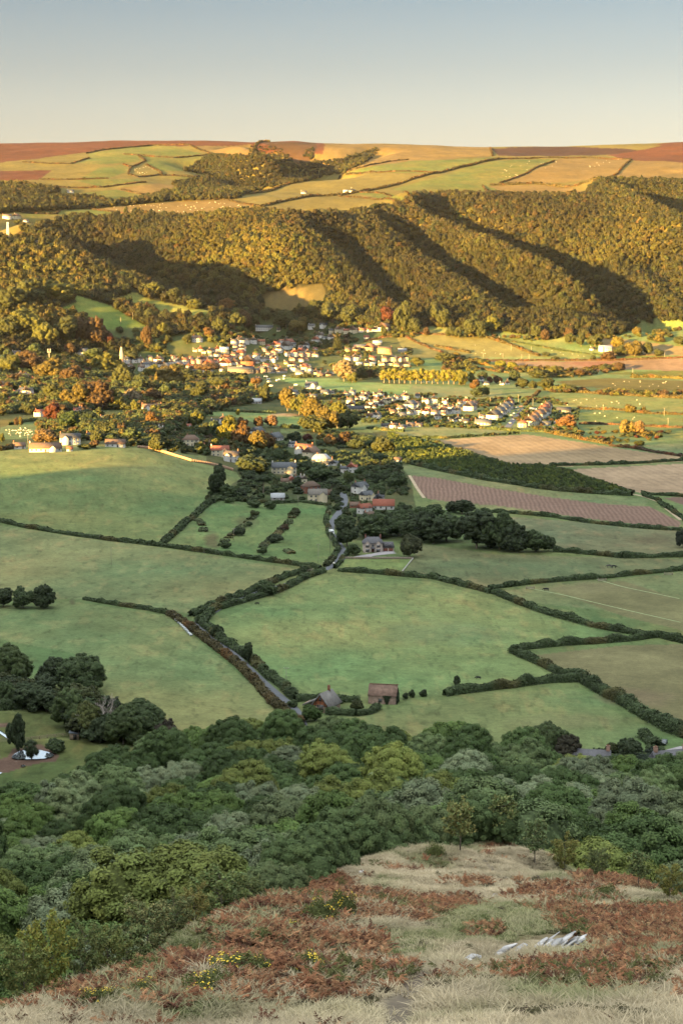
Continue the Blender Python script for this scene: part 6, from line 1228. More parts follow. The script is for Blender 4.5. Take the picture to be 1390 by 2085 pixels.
def vehicle(name, p, rz, col, label, kind='car', group=None, parts=True):
    root = empty(name, p + (0, 0, .25), rz, 1, label, name.replace('parked_', '').replace('_', ' '), group); m = MB()
    if kind == 'car': prism(m, [(-2.1, .3), (-2.15, .75), (-1.25, .95), (-.6, 1.42), (.9, 1.45), (1.7, .98), (2.1, .9), (2.15, .3)], 1.75)
    elif kind == 'van': prism(m, [(-2.7, .35), (-2.75, 1.0), (-2.1, 1.25), (-1.4, 2.15), (2.7, 2.3), (2.75, .35)], 2.0)
    else: prism(m, [(-2.9, .5), (-3.0, 1.4), (-2.5, 2.45), (2.6, 2.5), (3.0, 1.5), (2.9, .5)], 2.2)
    part(m, 'body', 'metal', root, col)
    if not parts: return root
    if kind == 'car':
        for s in (-1, 1): m = MB(); m.add([(s * .885, -.95, .98), (s * .885, 1.35, .98), (s * .885, .85, 1.38), (s * .885, -.5, 1.36)], [(0, 1, 2, 3)]); part(m, 'side_window', 'glass', root, (1, 1, 1))
        m = MB(); m.add([(-.8, -1.24, .99), (.8, -1.24, .99), (.72, -.63, 1.44), (-.72, -.63, 1.44)], [(0, 1, 2, 3)]); part(m, 'windscreen', 'glass', root, (1, 1, 1))
        hx, hy, hz = .62, -2.14, .62
    elif kind == 'van':
        m = MB(); m.add([(-.88, -2.10, 1.29), (.88, -2.10, 1.29), (.85, -1.47, 2.10), (-.85, -1.47, 2.10)], [(0, 1, 2, 3)]); part(m, 'windscreen', 'glass', root, (1, 1, 1)); hx, hy, hz = .78, -2.76, .75
        for s in (-1, 1): m = MB(); m.add([(s * 1.01, -1.9, 1.25), (s * 1.01, -1.0, 1.25), (s * 1.01, -1.0, 1.95), (s * 1.01, -1.45, 1.95)], [(0, 1, 2, 3)]); part(m, 'side_window', 'glass', root, (1, 1, 1))
    else:
        for s in (-1, 1): m = MB(); m.box((s * 1.1, 0, 1.4), (.06, 3.6, .7)); part(m, 'side_window', 'glass', root, (1, 1, 1))
        m = MB(); m.box((0, -2.85, 1.5), (1.6, .12, .6)); part(m, 'front_window', 'glass', root, (1, 1, 1))
    if kind != 'caravan':
        for s in (-1, 1): m = MB(); m.box((s * hx, hy, hz), (.32, .08, .2)); part(m, 'headlight', 'metal', root, (.8, .8, .75))
        for x in (-.85, .85):
            for y in (-1.35, 1.35): wheel(root, x, y, .33)
    else:
        for x in (-1.0, 1.0): wheel(root, x, .2, .33)
    return root
vehicle('van', pt(675, 1090), .15, (.78, .80, .80), 'white van driving down the narrow lane towards the junction', 'van').scale = (1.25, 1.35, 1.4)
vehicle('parked_car', pt(1351, 1516, 540), -.35, (.055, .065, .09), 'dark car parked at the corner of the tall hedge')
vehicle('van', pt(*C5((776,677))[0]), 1.4, (.8, .8, .78), 'white van parked at the edge of the far sheep pasture', 'van')
vehicle('van', pt(*C8((1075-980+1,0))[0]) if False else pt(915, 1040), 1.2, (.75, .77, .80), 'white van among the gardens left of the ploughed strip', 'van')
for k, (x, y) in enumerate(C4((270,500),(285,515),(290,530),(340,522),(352,518),(378,512),(380,496),(450,550),(300,555))): vehicle('parked_caravan', pt(x, y), 1.2 + .4 * k, (.78, .78, .76), 'white caravan on the field ' + where(x, y), 'caravan', 'caravans on the field below the village')
for k, (x, y) in enumerate(C5((415,690),(425,675),(408,712),(398,700),(432,655),(418,660),(440,690),(390,745),(405,725),(447,668),(455,650),(520,665),(535,668),(640,770),(625,768),(130,762),(200,495),(230,505),(245,515),(340,518),(655,742),(640,725))): vehicle('parked_car', pt(x, y), .9 + (k % 3) * .1, [(.7, .7, .7), (.05, .06, .1), (.3, .05, .04), (.35, .37, .4)][k % 4], ['white', 'dark', 'red', 'grey'][k % 4] + ' car parked in the estate ' + where(x, y), 'car', 'cars parked along the estate road')
for k, (x, y) in enumerate(C4((560,340),(590,335),(620,340),(650,335),(600,345),(1010,515),(1120,505),(1190,530),(1215,530),(1245,528),(1280,532))): vehicle('parked_car', pt(x, y), 1.3, [(.7, .7, .7), (.05, .06, .1), (.35, .37, .4)][k % 3], ['white', 'dark', 'grey'][k % 3] + ' car parked ' + where(x, y), 'car', 'cars parked in the village')
# ------------------------------------------------------------------ poles, posts, masts, fences, gates
def pole(px, py, hp, label, arms=1, near=560., hm=None):
    p = pt(px, py, near); q = math.hypot(p[0], p[1]) / 3600; h = hm or max(hp * q, 7.5); root = empty('utility_pole', p, -math.atan2(p[0], p[1]), 1, label, 'utility pole', 'utility poles across the valley'); w = max(.12, q * .9 * .5)
    m = MB(); m.tube([(0, 0, -.5), (0, 0, h)], [w, w * .75], 6); part(m, 'mast', 'wall', root, (.30, .27, .22))
    for k in range(arms): m = MB(); m.box((0, 0, h - .5 - k * .9), (2.2, w, .14)); part(m, 'crossarm', 'wall', root, (.30, .27, .22))
    for x in (-.9, .9): m = MB(); m.tube([(x, 0, h - .36), (x, 0, h - .1)], .06, 5); part(m, 'insulator', 'plain', root, (.5, .5, .5))
for x, y, h, a in ((227,1151,38,0),(83,1425,40,3),(161,1504,52,1),(583,1396,22,1),(476,1100,22,1),(648,1156,50,1),(672,1127,56,1),(607,1030,18,2),(714,1020,40,0)): pole(x, y, h, 'wooden utility pole ' + where(x, y), a, 540)
for (x, y), h in zip(C3((685,280),(752,252),(160,955)) + C5((438,628),(522,640),(276,628),(927,675),(1280,702),(1302,752),(1098,458),(397,322),(513,328),(237,362),(349,366),(457,372),(328,262),(500,372),(1282,362)), (14,14,12) + (18,14,12,14,16,10,12,12,10,8,8,8,8,8,8)): pole(x, y, h, 'slim pole standing in the fields ' + where(x, y), 1)
p = pt(17, 492, 2700); root = empty('lattice_mast', p, 0, 1, 'white lattice mast on the wooded left hill', 'mast'); hh = 34.
for sx, sy in ((-1, -1), (1, -1), (1, 1), (-1, 1)): m = MB(); m.tube([(sx * 2.4, sy * 2.4, 0), (sx * 1.0, sy * 1.0, hh)], .35, 4); part(m, 'leg', 'plain', root, (.7, .7, .68))
for k in range(9):
    z = k * hh / 9; w = 2.4 - 1.4 * z / hh; w2 = 2.4 - 1.4 * (z + hh / 9) / hh; m = MB(); m.tube([(-w, -w, z), (w2, -w2, z + hh / 9)], .22, 4); m.tube([(w, -w, z), (-w2, -w2, z + hh / 9)], .22, 4); m.tube([(-w, -w, z), (w, -w, z)], .22, 4); m.tube([(w, w, z), (-w2, w2, z + hh / 9)], .22, 4); part(m, 'brace', 'plain', root, (.7, .7, .68))
for z, a in ((hh - 2, 0), (hh - 8, 2), (hh - 14, 4)): m = MB(); m.tube([(math.cos(a) * 1.5, math.sin(a) * 1.5, z), (math.cos(a) * 2.3, math.sin(a) * 2.3, z)], 1.0, 8); part(m, 'dish', 'plain', root, (.75, .75, .75))
p = pt(*C3((281,508))[0]); root = empty('antenna_mast', p, 0, 1, 'forked white antenna mast rising from the trees left of the church', 'mast'); m = MB(); m.tube([(0, 0, 0), (0, 0, 24)], .3, 5); part(m, 'mast', 'plain', root, (.7, .68, .65))
m = MB(); m.tube([(-2.2, 0, 19), (2.2, 0, 19)], .22, 4); part(m, 'crossarm', 'plain', root, (.7, .68, .65))
for x in (-2.2, 2.2): m = MB(); m.tube([(x, 0, 18), (x, 0, 24)], .28, 5); part(m, 'antenna', 'plain', root, (.75, .73, .7))
for k, (x, y) in enumerate(C7((723,808),(777,812))):
    p = pt(x, y); root = empty('marker_post', p, 0, 1, 'white topped post at the ' + ('left' if k == 0 else 'right') + ' side of the lane junction', 'post'); m = MB(); m.tube([(0, 0, 0), (0, 0, 1.1)], .3, 8); part(m, 'post', 'plain', root, (.5, .45, .4)); iv, jf = ICO1; m = MB(); m.addnp(iv * .62 + (0, 0, 1.5), jf); part(m, 'cap', 'plain', root, (.82, .78, .66))
def fence(pts, label, near=540., h=1.25, sp=2.6, rails=3, name='fence'):
    p = P([a for a, b in pts], [b for a, b in pts], near); L = np.r_[0, np.cumsum(np.hypot(*np.diff(p[:, :2], axis=0).T))]; n = int(L[-1] / sp); t = np.linspace(0, L[-1], n + 1); x = np.interp(t, L, p[:, 0]); y = np.interp(t, L, p[:, 1]); z = zat(x, y)
    root = empty(name, (x[0], y[0], z[0]), 0, 1, label, name.replace('_', ' ')); o0 = np.array((x[0], y[0], z[0])); P_ = np.c_[x, y, z] - o0
    for k in range(n + 1): m = MB(); m.box((P_[k, 0], P_[k, 1], P_[k, 2] - .2), (.16, .16, h + .3)); part(m, 'post', 'wood', root, (1, 1, 1))
    for q_ in range(rails): m = MB(); m.tube(P_ + (0, 0, h * (.3 + .32 * q_)), .07, 4); part(m, 'rail', 'wood', root, (1, 1, 1))
fence(D3((0,444),(120,436),(200,432),(300,422),(400,408),(480,402),(575,392)), 'dark post and rail fence behind the pond')
p = pt(*D3((605,415))[0], 540); root = empty('field_shelter', p, .1, 1, 'small dark timber shed with a lean to roof at the end of the pond fence', 'shed')
m = MB(); m.box((0, 0, -.3), (3.2, 3.0, 2.6)); m.ob('wall', M['wood'], root); m = MB(); m.add([(-1.9, -1.8, 2.7), (1.9, -1.8, 2.2), (1.9, 1.9, 2.2), (-1.9, 1.9, 2.7), (-1.9, -1.8, 2.55), (1.9, -1.8, 2.05), (1.9, 1.9, 2.05), (-1.9, 1.9, 2.55)], [(0, 1, 2, 3), (7, 6, 5, 4), (0, 4, 5, 1), (1, 5, 6, 2), (2, 6, 7, 3), (3, 7, 4, 0)]); part(m, 'roof', 'roof', root, (.16, .18, .21)); m = MB(); m.box((.2, -1.54, 0), (1.2, .1, 1.9)); part(m, 'door', 'plain', root, (.03, .025, .02))
def gate(px, py, label, rz=0, near=560.):
    p = pt(px, py, near); root = empty('field_gate', p, rz, 1, label, 'gate')
    for x in (-2.1, 2.1): m = MB(); m.box((x, 0, -.2), (.28, .28, 1.9)); part(m, 'post', 'wall', root, (.34, .28, .2))
    m = MB()
    for k in range(5): m.box((0, 0, .2 + k * .26), (4.0, .09, .12))
    m.tube([(-1.9, 0, .2), (1.9, 0, 1.3)], .05, 4); part(m, 'gate_leaf', 'wall', root, (.40, .34, .26))
gate(*D2((772,158))[0], 'wooden field gate left of the lone black cow'); gate(*D2((1062,126))[0], 'wooden field gate in the middle of the hedge below the horses'); gate(*D2((1330,101))[0], 'wooden field gate near the right edge below the horses'); gate(*C8((250,940))[0] if False else (630, 1164), 'field gate at the lane junction', .6)
# silage bales lying in a line by the lane hedge
for k in range(11):
    x, y = D1((712 + k * 6.0, 285 + k * 6.2))[0]; p = pt(x, y, 560); root = empty('wrapped_bale', p, k * .6, 1, 'white wrapped bale in the diagonal line of bales beside the brownish hedge', 'bale', 'line of white bales beside the lane hedge'); m = MB(); m.tube([(-.6, 0, .55), (.6, 0, .55)], .55, 10); part(m, 'wrap', 'metal', root, (.62, .66, .68))
# ------------------------------------------------------------------ animals
def quad_mesh(name, Lb, hl, rb, col, neck=(.5, .55), head=.35, leg=.07, tail=True):
    """one skinned body: back, chest, neck, muzzle and four jointed legs"""
    me = bpy.data.meshes.new(name); V_ = []; E = []; R_ = []
    def a(p, r, par=None): V_.append(p); R_.append(r); (E.append((par, len(V_) - 1)) if par is not None else None); return len(V_) - 1
    pel = a((0, -Lb * .42, hl), rb * .9); mid = a((0, -.02, hl - .03), rb * 1.02, pel); ch = a((0, Lb * .36, hl - .02), rb * 1.05, mid)
    n1 = a((0, Lb * .36 + neck[0] * .55, hl + neck[1] * .5), rb * .55, ch); n2 = a((0, Lb * .36 + neck[0], hl + neck[1]), rb * .40, n1); h1 = a((0, Lb * .36 + neck[0] + head * .45, hl + neck[1] - head * .2), rb * .38, n2); a((0, Lb * .36 + neck[0] + head, hl + neck[1] - head * .75), rb * .24, h1)
    for s in (-1, 1):
        a((s * .04 + s * rb * .35, Lb * .36 + neck[0] * .98, hl + neck[1] + rb * .62), rb * .10, n2)
        k = a((s * rb * .6, Lb * .36, hl * .55), leg * 1.5, ch); k = a((s * rb * .6, Lb * .37, hl * .3), leg, k); a((s * rb * .6, Lb * .36, .03), leg * 1.1, k)
        k = a((s * rb * .6, -Lb * .38, hl * .6), leg * 1.9, pel); k = a((s * rb * .6, -Lb * .50, hl * .36), leg, k); a((s * rb * .6, -Lb * .46, .03), leg * 1.1, k)
    if tail: k = a((0, -Lb * .55, hl - .02), leg * .7, pel); a((0, -Lb * .62, hl * .55), leg * .8, k)
    me.from_pydata(V_, E, []); o = bpy.data.objects.new(name, me); COL.objects.link(o); sk = o.modifiers.new('skin', 'SKIN')
    for i, v in enumerate(me.skin_vertices[0].data): v.radius = (R_[i], R_[i])
    me.skin_vertices[0].data[0].use_root = True; o.modifiers.new('sub', 'SUBSURF').levels = 1; dg = bpy.context.evaluated_depsgraph_get(); m2 = bpy.data.meshes.new_from_object(o.evaluated_get(dg)); bpy.data.objects.remove(o)
    at = m2.color_attributes.new('Col', 'FLOAT_COLOR', 'POINT'); at.data.foreach_set('color', np.ones(len(m2.vertices) * 4, np.float32)); m2.materials.clear(); m2.materials.append(M['fleece']); return m2
HORSE = quad_mesh('horse', 1.7, 1.15, .34, None, neck=(.45, -.35), head=.5, leg=.09); COW = quad_mesh('cow', 1.7, .95, .38, None, neck=(.4, -.25), head=.45, leg=.09); SHEEP = quad_mesh('sheep', .9, .55, .30, None, neck=(.28, -.1), head=.28, leg=.05, tail=False)
def animal(me, name, px, py, rz, sc, col, label, group=None, near=560.):
    p = pt(px, py, near); o = link(name, me, loc=p); o.rotation_euler = (0, 0, rz); o.scale = (sc,) * 3; o.color = (*col, 1); set_tag(o, label, name, group)
animal(HORSE, 'horse', 1239, 1156, 1.3, 1.35, (.09, .08, .08), 'left one of the two dark horses grazing in the pasture, with a pale rump'); animal(HORSE, 'horse', 1249, 1157, -1.5, 1.35, (.02, .02, .025), 'right one of the two dark horses grazing in the pasture')
animal(COW, 'cow', 1111, 1203, 1.4, 1.4, (.02, .02, .02), 'lone black cow just right of the left field gate'); animal(COW, 'cow', 973, 1383, 1.5, 1.1, (.012, .012, .012), 'black animal lying alone in the big bright pasture'); animal(COW, 'cow', 524, 1231, 1.5, 1.0, (.012, .012, .012), 'black animal beside the double hedge of the lane')
r_ = np.random.default_rng(77)
def flock(poly, n, label, group, sc=1.25, near=600.):
    xs = [a for a, b in poly]; ys = [b for a, b in poly]; k = 0
    while k < n:
        x, y = r_.uniform(min(xs), max(xs)), r_.uniform(min(ys), max(ys))
        if not inpoly(poly, np.array([x]), np.array([y]))[0]: continue
        animal(SHEEP, 'sheep', x, y, r_.random() * 6.28, sc * r_.uniform(.85, 1.15), (.62, .56, .46), label, group, near); k += 1
flock(C1((420,322),(700,303),(880,298),(1020,322),(960,340),(720,348),(540,345)), 70, 'pale sheep grazing on the golden ridge field above the wood', 'sheep on the golden ridge field', 1.9, 2700)
flock(C1((535,165),(600,155),(640,185),(540,190)), 16, 'pale sheep in the small gold field on the far slope', 'sheep in the small far field', 1.9, 2700)
flock(C2((640,170),(760,135),(900,138),(820,175),(680,210)), 26, 'pale sheep on the long straw field of the plateau', 'sheep on the plateau', 1.9, 2700)
flock(C2((1000,130),(1160,128),(1080,160),(980,160)), 10, 'pale sheep on the right straw field of the plateau', 'sheep on the right plateau field', 1.9, 2700)
flock(C3((30,880),(140,865),(205,880),(190,920),(60,918)), 40, 'white sheep gathered in the small paddock left of the bungalows', 'sheep in the paddock', 1.3)
flock(C5((620,620),(800,600),(1200,610),(1300,640),(900,650),(680,640)), 16, 'white sheep in the wide flat pasture right of the estate', 'sheep in the flat pasture', 1.4); flock(C5((160,270),(220,300),(380,350),(180,350)), 8, 'white sheep on the sloping pasture under the wood', 'sheep on the sloping pasture', 1.4); flock(C5((900,490),(1300,500),(1380,540),(1000,530)), 14, 'white sheep in the far golden strip of pasture', 'sheep in the golden strip', 1.4); flock(C5((560,320),(800,330),(860,358),(640,355)), 8, 'white sheep above the tan ploughed field', 'sheep above the tan field', 1.4); flock(C5((820,680),(1050,690),(1240,720),(860,735)), 8, 'white sheep in the pasture with long shadows', 'sheep in the long shadow pasture', 1.4)
GP = [ol, yl, br, ol, gn, ol, md, dk, go]; SP_ = [gn, dk, md, ol, gn]
fill([C3((-20,400),(560,300),(900,330),(1390,300),(1390,450),(640,450),(560,540),(-20,560)), C4((0,60),(560,140),(1150,200),(1150,260),(900,260),(640,330),(0,260))], 9, 'hillside_gardens', 'trees and shrubs of the gardens between the upper houses', GP, (4, 10), (.9, 1.4), frac=.62, seed=3, y0=2300, y1=3400)
fill([C3((-20,440),(620,500),(800,560),(1390,580),(1390,700),(1200,800),(1050,860),(900,960),(640,960),(420,860),(220,780),(-20,800)), C4((0,480),(200,560),(330,640),(0,690))], 8.5, 'village_copses', 'golden copses and gardens at the left side of the village', GP, (6, 12), (.9, 1.3), frac=.62, seed=4, y0=1500, y1=2900, outp=[C3((1060,775),(1390,770),(1420,810),(1200,800))])
fill([C3((220,830),(640,860),(1000,880),(1390,850),(1390,1090),(1250,1040),(1000,985),(780,975),(480,985),(330,940),(220,900))], 7.5, 'field_edge_gardens', 'shrubs and small trees in the gardens along the big pasture', GP, (3, 7), (.9, 1.3), frac=.60, seed=5, y0=1300, y1=2200)
fill([C7((250,120),(700,40),(1130,110),(1180,380),(1230,470),(1200,560),(850,560),(760,440),(430,450),(60,460),(30,380),(230,370),(250,250))], 6.5, 'lane_gardens', 'shaded garden shrubs and trees around the houses by the lane', SP_, (2, 4.6), (.9, 1.5), frac=.56, seed=6, y0=1050, y1=1900, outp=[C7((808,410),(865,410),(862,490),(810,490)), C7((400,500),(750,470),(780,560),(0,700))])
fill([C4((560,560),(760,560),(1100,600),(1390,600),(1390,800),(900,800),(740,720),(330,600)), C5((-20,590),(640,600),(780,660),(780,790),(-20,770))], 7.5, 'estate_gardens', 'garden shrubs between the houses of the modern estate', [gn, dk, ol, gn, md, br], (1.8, 4.5), (1, 1.6), frac=.60, seed=7, y0=1700, y1=2600, outp=[C5((370,780),(500,640),(420,640),(330,770)), C4((300,500),(700,505),(760,520),(1150,545),(1120,600),(820,590),(560,570))])
fill([C4((20,260),(560,240),(700,300),(1150,330),(1150,440),(680,520),(0,470)), C3((600,440),(1390,430),(1390,570),(600,540))], 7.5, 'street_gardens', 'small garden trees between the roofs of the high street', GP, (2.5, 6), (1, 1.4), frac=.45, seed=8, y0=2500, y1=3300)
fill([C5((0,340),(400,420),(850,440),(1080,420),(820,480),(640,480),(500,460),(300,470),(0,440)), C5((540,520),(760,560),(1390,575),(1390,600),(1000,590),(600,570)), C5((0,240),(100,250),(150,250),(400,250),(680,250),(1000,260),(1180,235),(1390,180),(1390,240),(1180,250),(1000,235),(500,270),(300,235))], 9, 'riverside_bushes', 'golden bushes along the stream and the foot of the wood', [yl, ol, go, ol, br], (3, 8), (1, 1.5), frac=.55, seed=9, y0=2200, y1=3300)
fill([C5((480,770),(820,770),(1390,800),(1390,900),(1240,860),(900,850),(600,800))], 8, 'rough_scrub', 'golden scrub beside the rough meadow right of the estate', [go, ol, dk, ol, rd], (2, 5), (1.2, 1.8), frac=.52, seed=10, y0=1600, y1=2300)
fill([C8((-20,60),(90,85),(400,172),(560,212),(760,218),(900,262),(1130,345),(900,332),(700,312),(480,276),(300,240),(60,180),(-20,180))], 3.6, 'young_plantation', 'rows of young yellow green trees in the triangular plantation', [(.10,.14,.03), (.15,.18,.035), (.075,.11,.032), (.06,.09,.03)], (2.2, 4.8), (.6, .9), frac=.9, seed=11, y0=1150, y1=2000)
fill([D3((280,60),(480,190),(600,330),(640,420),(800,460),(900,460),(1400,400),(1000,300),(700,150),(400,60)), D1((0,500),(160,600),(240,640),(160,660),(-20,600))], 6, 'paddock_undergrowth', 'dark bushes under the tree clump above the pond', [gn, dk, ol, dk], (4, 9), (1, 1.4), frac=.75, seed=12, y0=600, y1=900, forms=None)
fill([D5((560,380),(760,420),(1060,400),(1160,420),(1160,560),(560,560))], 5, 'garden_thicket', 'garden bushes around the hidden stone houses at the wood edge', [gn, dk, bw, md], (2, 5), (1, 1.4), frac=.6, seed=13, y0=540, y1=640)
# ------------------------------------------------------------------ the near wood below the knoll
BX = [-150, 0, 150, 300, 380, 450, 520, 600, 700, 800, 935, 1050, 1150, 1280, 1390, 1550]
BR = [44, 50, 56, 66, 73, 82, 92, 106, 120, 134, 152, 160, 142, 118, 97, 90]
def brow(px): return np.interp(px, BX, BR)
sage = (.165,.205,.095); sg2 = (.135,.185,.072); mg = (.115,.175,.045); dg = (.070,.110,.034); yg = (.175,.205,.050); gy = (.180,.215,.118)
def near_wood():
    r = np.random.default_rng(21); pts = []; R_ = 92.
    cand = []
    for k in range(19000):
        a = r.uniform(-.29, .29); rr = math.sqrt(r.uniform(70 ** 2, 590 ** 2)); cand.append((a, rr))
    cand.sort(key=lambda q: q[1])
    cand = np.array(cand); r.shuffle(cand)
    for a, rr in cand:
        px = CX + FPX * math.tan(a) * .975
        if rr < brow(px) + 9: continue
        x, y = rr * math.sin(a), rr * math.cos(a); z = float(zat(x, y)); qx, qy = proj(x, y, z)
        if rr > 400:                                   # lower edge of the wood follows the photo's outline
            top = np.interp(qx, [-100, 0, 150, 260, 330, 420, 560, 640, 740, 860, 960, 1060, 1150, 1260, 1390, 1500], [1700, 1695, 1672, 1622, 1592, 1568, 1556, 1562, 1572, 1585, 1605, 1618, 1632, 1648, 1652, 1655])
            if qy < top: continue
        sp = 4.6 if rr < brow(px) + 14 else (8.0 if rr < 170 else (11.5 if rr < 300 else 12.5))
        if all((x - p[0]) ** 2 + (y - p[1]) ** 2 > sp * sp for p in pts[-4000:]): pts.append((x, y, z, rr, qx, qy, sp))
    pts.sort(key=lambda p: p[3]); return pts, r
NW, _r = near_wood(); print('near wood', len(NW))
rest = []; cnt = 0
for x, y, z, rr, qx, qy, sp in NW:
    px = CX + FPX * x / (y * 1.0)
    n = float(fbm(np.array([x / 34 + 3]), np.array([y / 50 + 1]), 2)[0]); u = _r.random()
    t = sage if n > .58 else (sg2 if n > .5 else (mg if n > .42 else dg))
    if u < .12: t = yg
    elif u < .24: t = gy
    elif u < .36: t = dg
    t = tuple(np.array(t) * _r.uniform(1.0, 1.75))
    edge = rr < brow(px) + 30
    w = sp * _r.uniform(1.1, 1.55); h = w * _r.uniform(.78, 1.05) + (1.5 if rr > 200 else 0)
    if edge: w *= .85; h = w * .8
    inside = abs(math.atan2(x, y)) < .215; cnt += inside
    if inside and cnt <= 250:
        lab = {'a': ''}; s = 'low ' if h < 6 else ('broad ' if w > 13.5 else '')
        band = 'at the wood foot' if rr > 430 else ('deep in the near wood' if rr > 280 else ('in the near wood' if rr > 150 or not edge else 'on the knoll edge'))
        tree('near', (x, y, z - .5), w, h, t, s + tname(t) + ' tree ' + band + ' ' + where(qx, qy - h / rr * 2500), 'trees of the near wood', trunk=(edge or rr < 200))
    else: rest.append((x, y, z - .5, w, h, t))
if rest:
    me6 = [m.copy() for m in NEAR]
    for m_ in me6: m_.materials.clear(); m_.materials.append(M['leaf_i'])
    n = len(rest); q = 1.075
    scatter('near_wood_canopy', 'canopy of the near wood closing the gaps at its foot', me6, [p[:3] for p in rest], np.c_[np.zeros((n, 2)), _r.random(n) * 6.28], [(p[3] / q, p[3] / q, p[4]) for p in rest], _r.integers(0, len(me6), n), [p[5] for p in rest])
# ------------------------------------------------------------------ the knoll in front
def blades(name, seed, n=40, h=1.0, w=.05, spread=.5, lean=.6, bend=.3):
    r = np.random.default_rng(seed); V_ = []; F = []; Cc = []
    for k in range(n):
        a = r.random() * 6.28; q = spread * math.sqrt(r.random()) * .5; b = np.array([math.cos(a) * q, math.sin(a) * q, -.02]); hh = h * r.uniform(.5, 1.1)
        a2 = a + r.normal() * .9; d = np.array([math.cos(a2), math.sin(a2), 0]) * lean * r.random(); s = np.array([-math.sin(a2), math.cos(a2), 0]) * w * r.uniform(.6, 1.2)
        m_ = b + d * hh * .4 + (0, 0, hh * .6); t = b + d * hh * (1 + bend) + (0, 0, hh * (1 - bend * r.random()))
        i = len(V_); V_ += [b - s, b + s, m_ + s * .8, m_ - s * .8, t]; F += [(i, i + 1, i + 2, i + 3), (i + 3, i + 2, i + 4)]
        c = r.uniform(.72, 1.3); Cc += [(c * .75, c * .75, c * .75)] * 2 + [(c, c, c)] * 2 + [(c * 1.1,) * 3]
    return mesh_np(name, V_, [i for f in F for i in f], [len(f) for f in F], M['plant_i'], False, np.array(Cc))
def bracken_form(name, seed, n=8):
    r = np.random.default_rng(seed); V_ = []; F = []; Cc = []
    for k in range(n):
        a = r.random() * 6.28; L = r.uniform(.6, 1.1); c = r.uniform(.65, 1.35); d = np.array([math.cos(a), math.sin(a), 0]); s = np.array([-d[1], d[0], 0]); curl = r.uniform(.2, .9)
        for j in range(12):
            t = .25 + .75 * j / 12; p = d * L * t * (.35 + .5 * t) + np.array([0, 0, L * (t * 1.0 - curl * t * t * .55)]); pl_ = .30 * L * (1.15 - t) * r.uniform(.7, 1.2)
            for sg in (-1, 1):
                e = p + s * sg * pl_ + d * .10 * L + (0, 0, r.normal() * .05); w_ = d * .05
                i = len(V_); V_ += [p - w_, p + w_, e + w_ * .4, e - w_ * .6]; F.append((i, i + 1, i + 2, i + 3)); q = c * r.uniform(.8, 1.2); Cc += [(q, q, q)] * 4
    return mesh_np(name, V_, [i for f in F for i in f], [4] * len(F), M['plant_i'], False, np.array(Cc))
def mound_form(name, seed, n=500, leaf=.07, mat=None, spiky=.5, h=.62):
    r = np.random.default_rng(seed); d = r.normal(size=(n, 3)); d[:, 2] = np.abs(d[:, 2]); d /= np.linalg.norm(d, axis=1, keepdims=True)
    b = 1 + .28 * np.sin(d[:, 0] * 5 + seed) * np.sin(d[:, 1] * 5) + .15 * np.sin(d[:, 0] * 11) * np.cos(d[:, 1] * 12)
    p = d * (b * r.uniform(.72, 1.05, n))[:, None] * (.5, .5, h); nn = d * .5 + r.normal(size=(n, 3)) * spiky; nn /= np.linalg.norm(nn, axis=1, keepdims=True)
    v = leaf_quads(p, nn, leaf * r.uniform(.5, 1.3, n), r).reshape(-1, 3); c = np.repeat(r.uniform(.65, 1.35, n)[:, None] * np.ones(3), 4, axis=0)
    iv, jf = ICO1; base = len(v); iz = iv * (.42, .42, h * .8); iz[:, 2] = np.maximum(iz[:, 2], -.05)
    return mesh_np(name, np.r_[v, iz], np.r_[np.arange(len(v)), (jf + base).ravel()], np.r_[np.full(n, 4), np.full(len(jf), 3)], mat or M['plant_i'], False, np.r_[c, np.full((len(iv), 3), .55)])
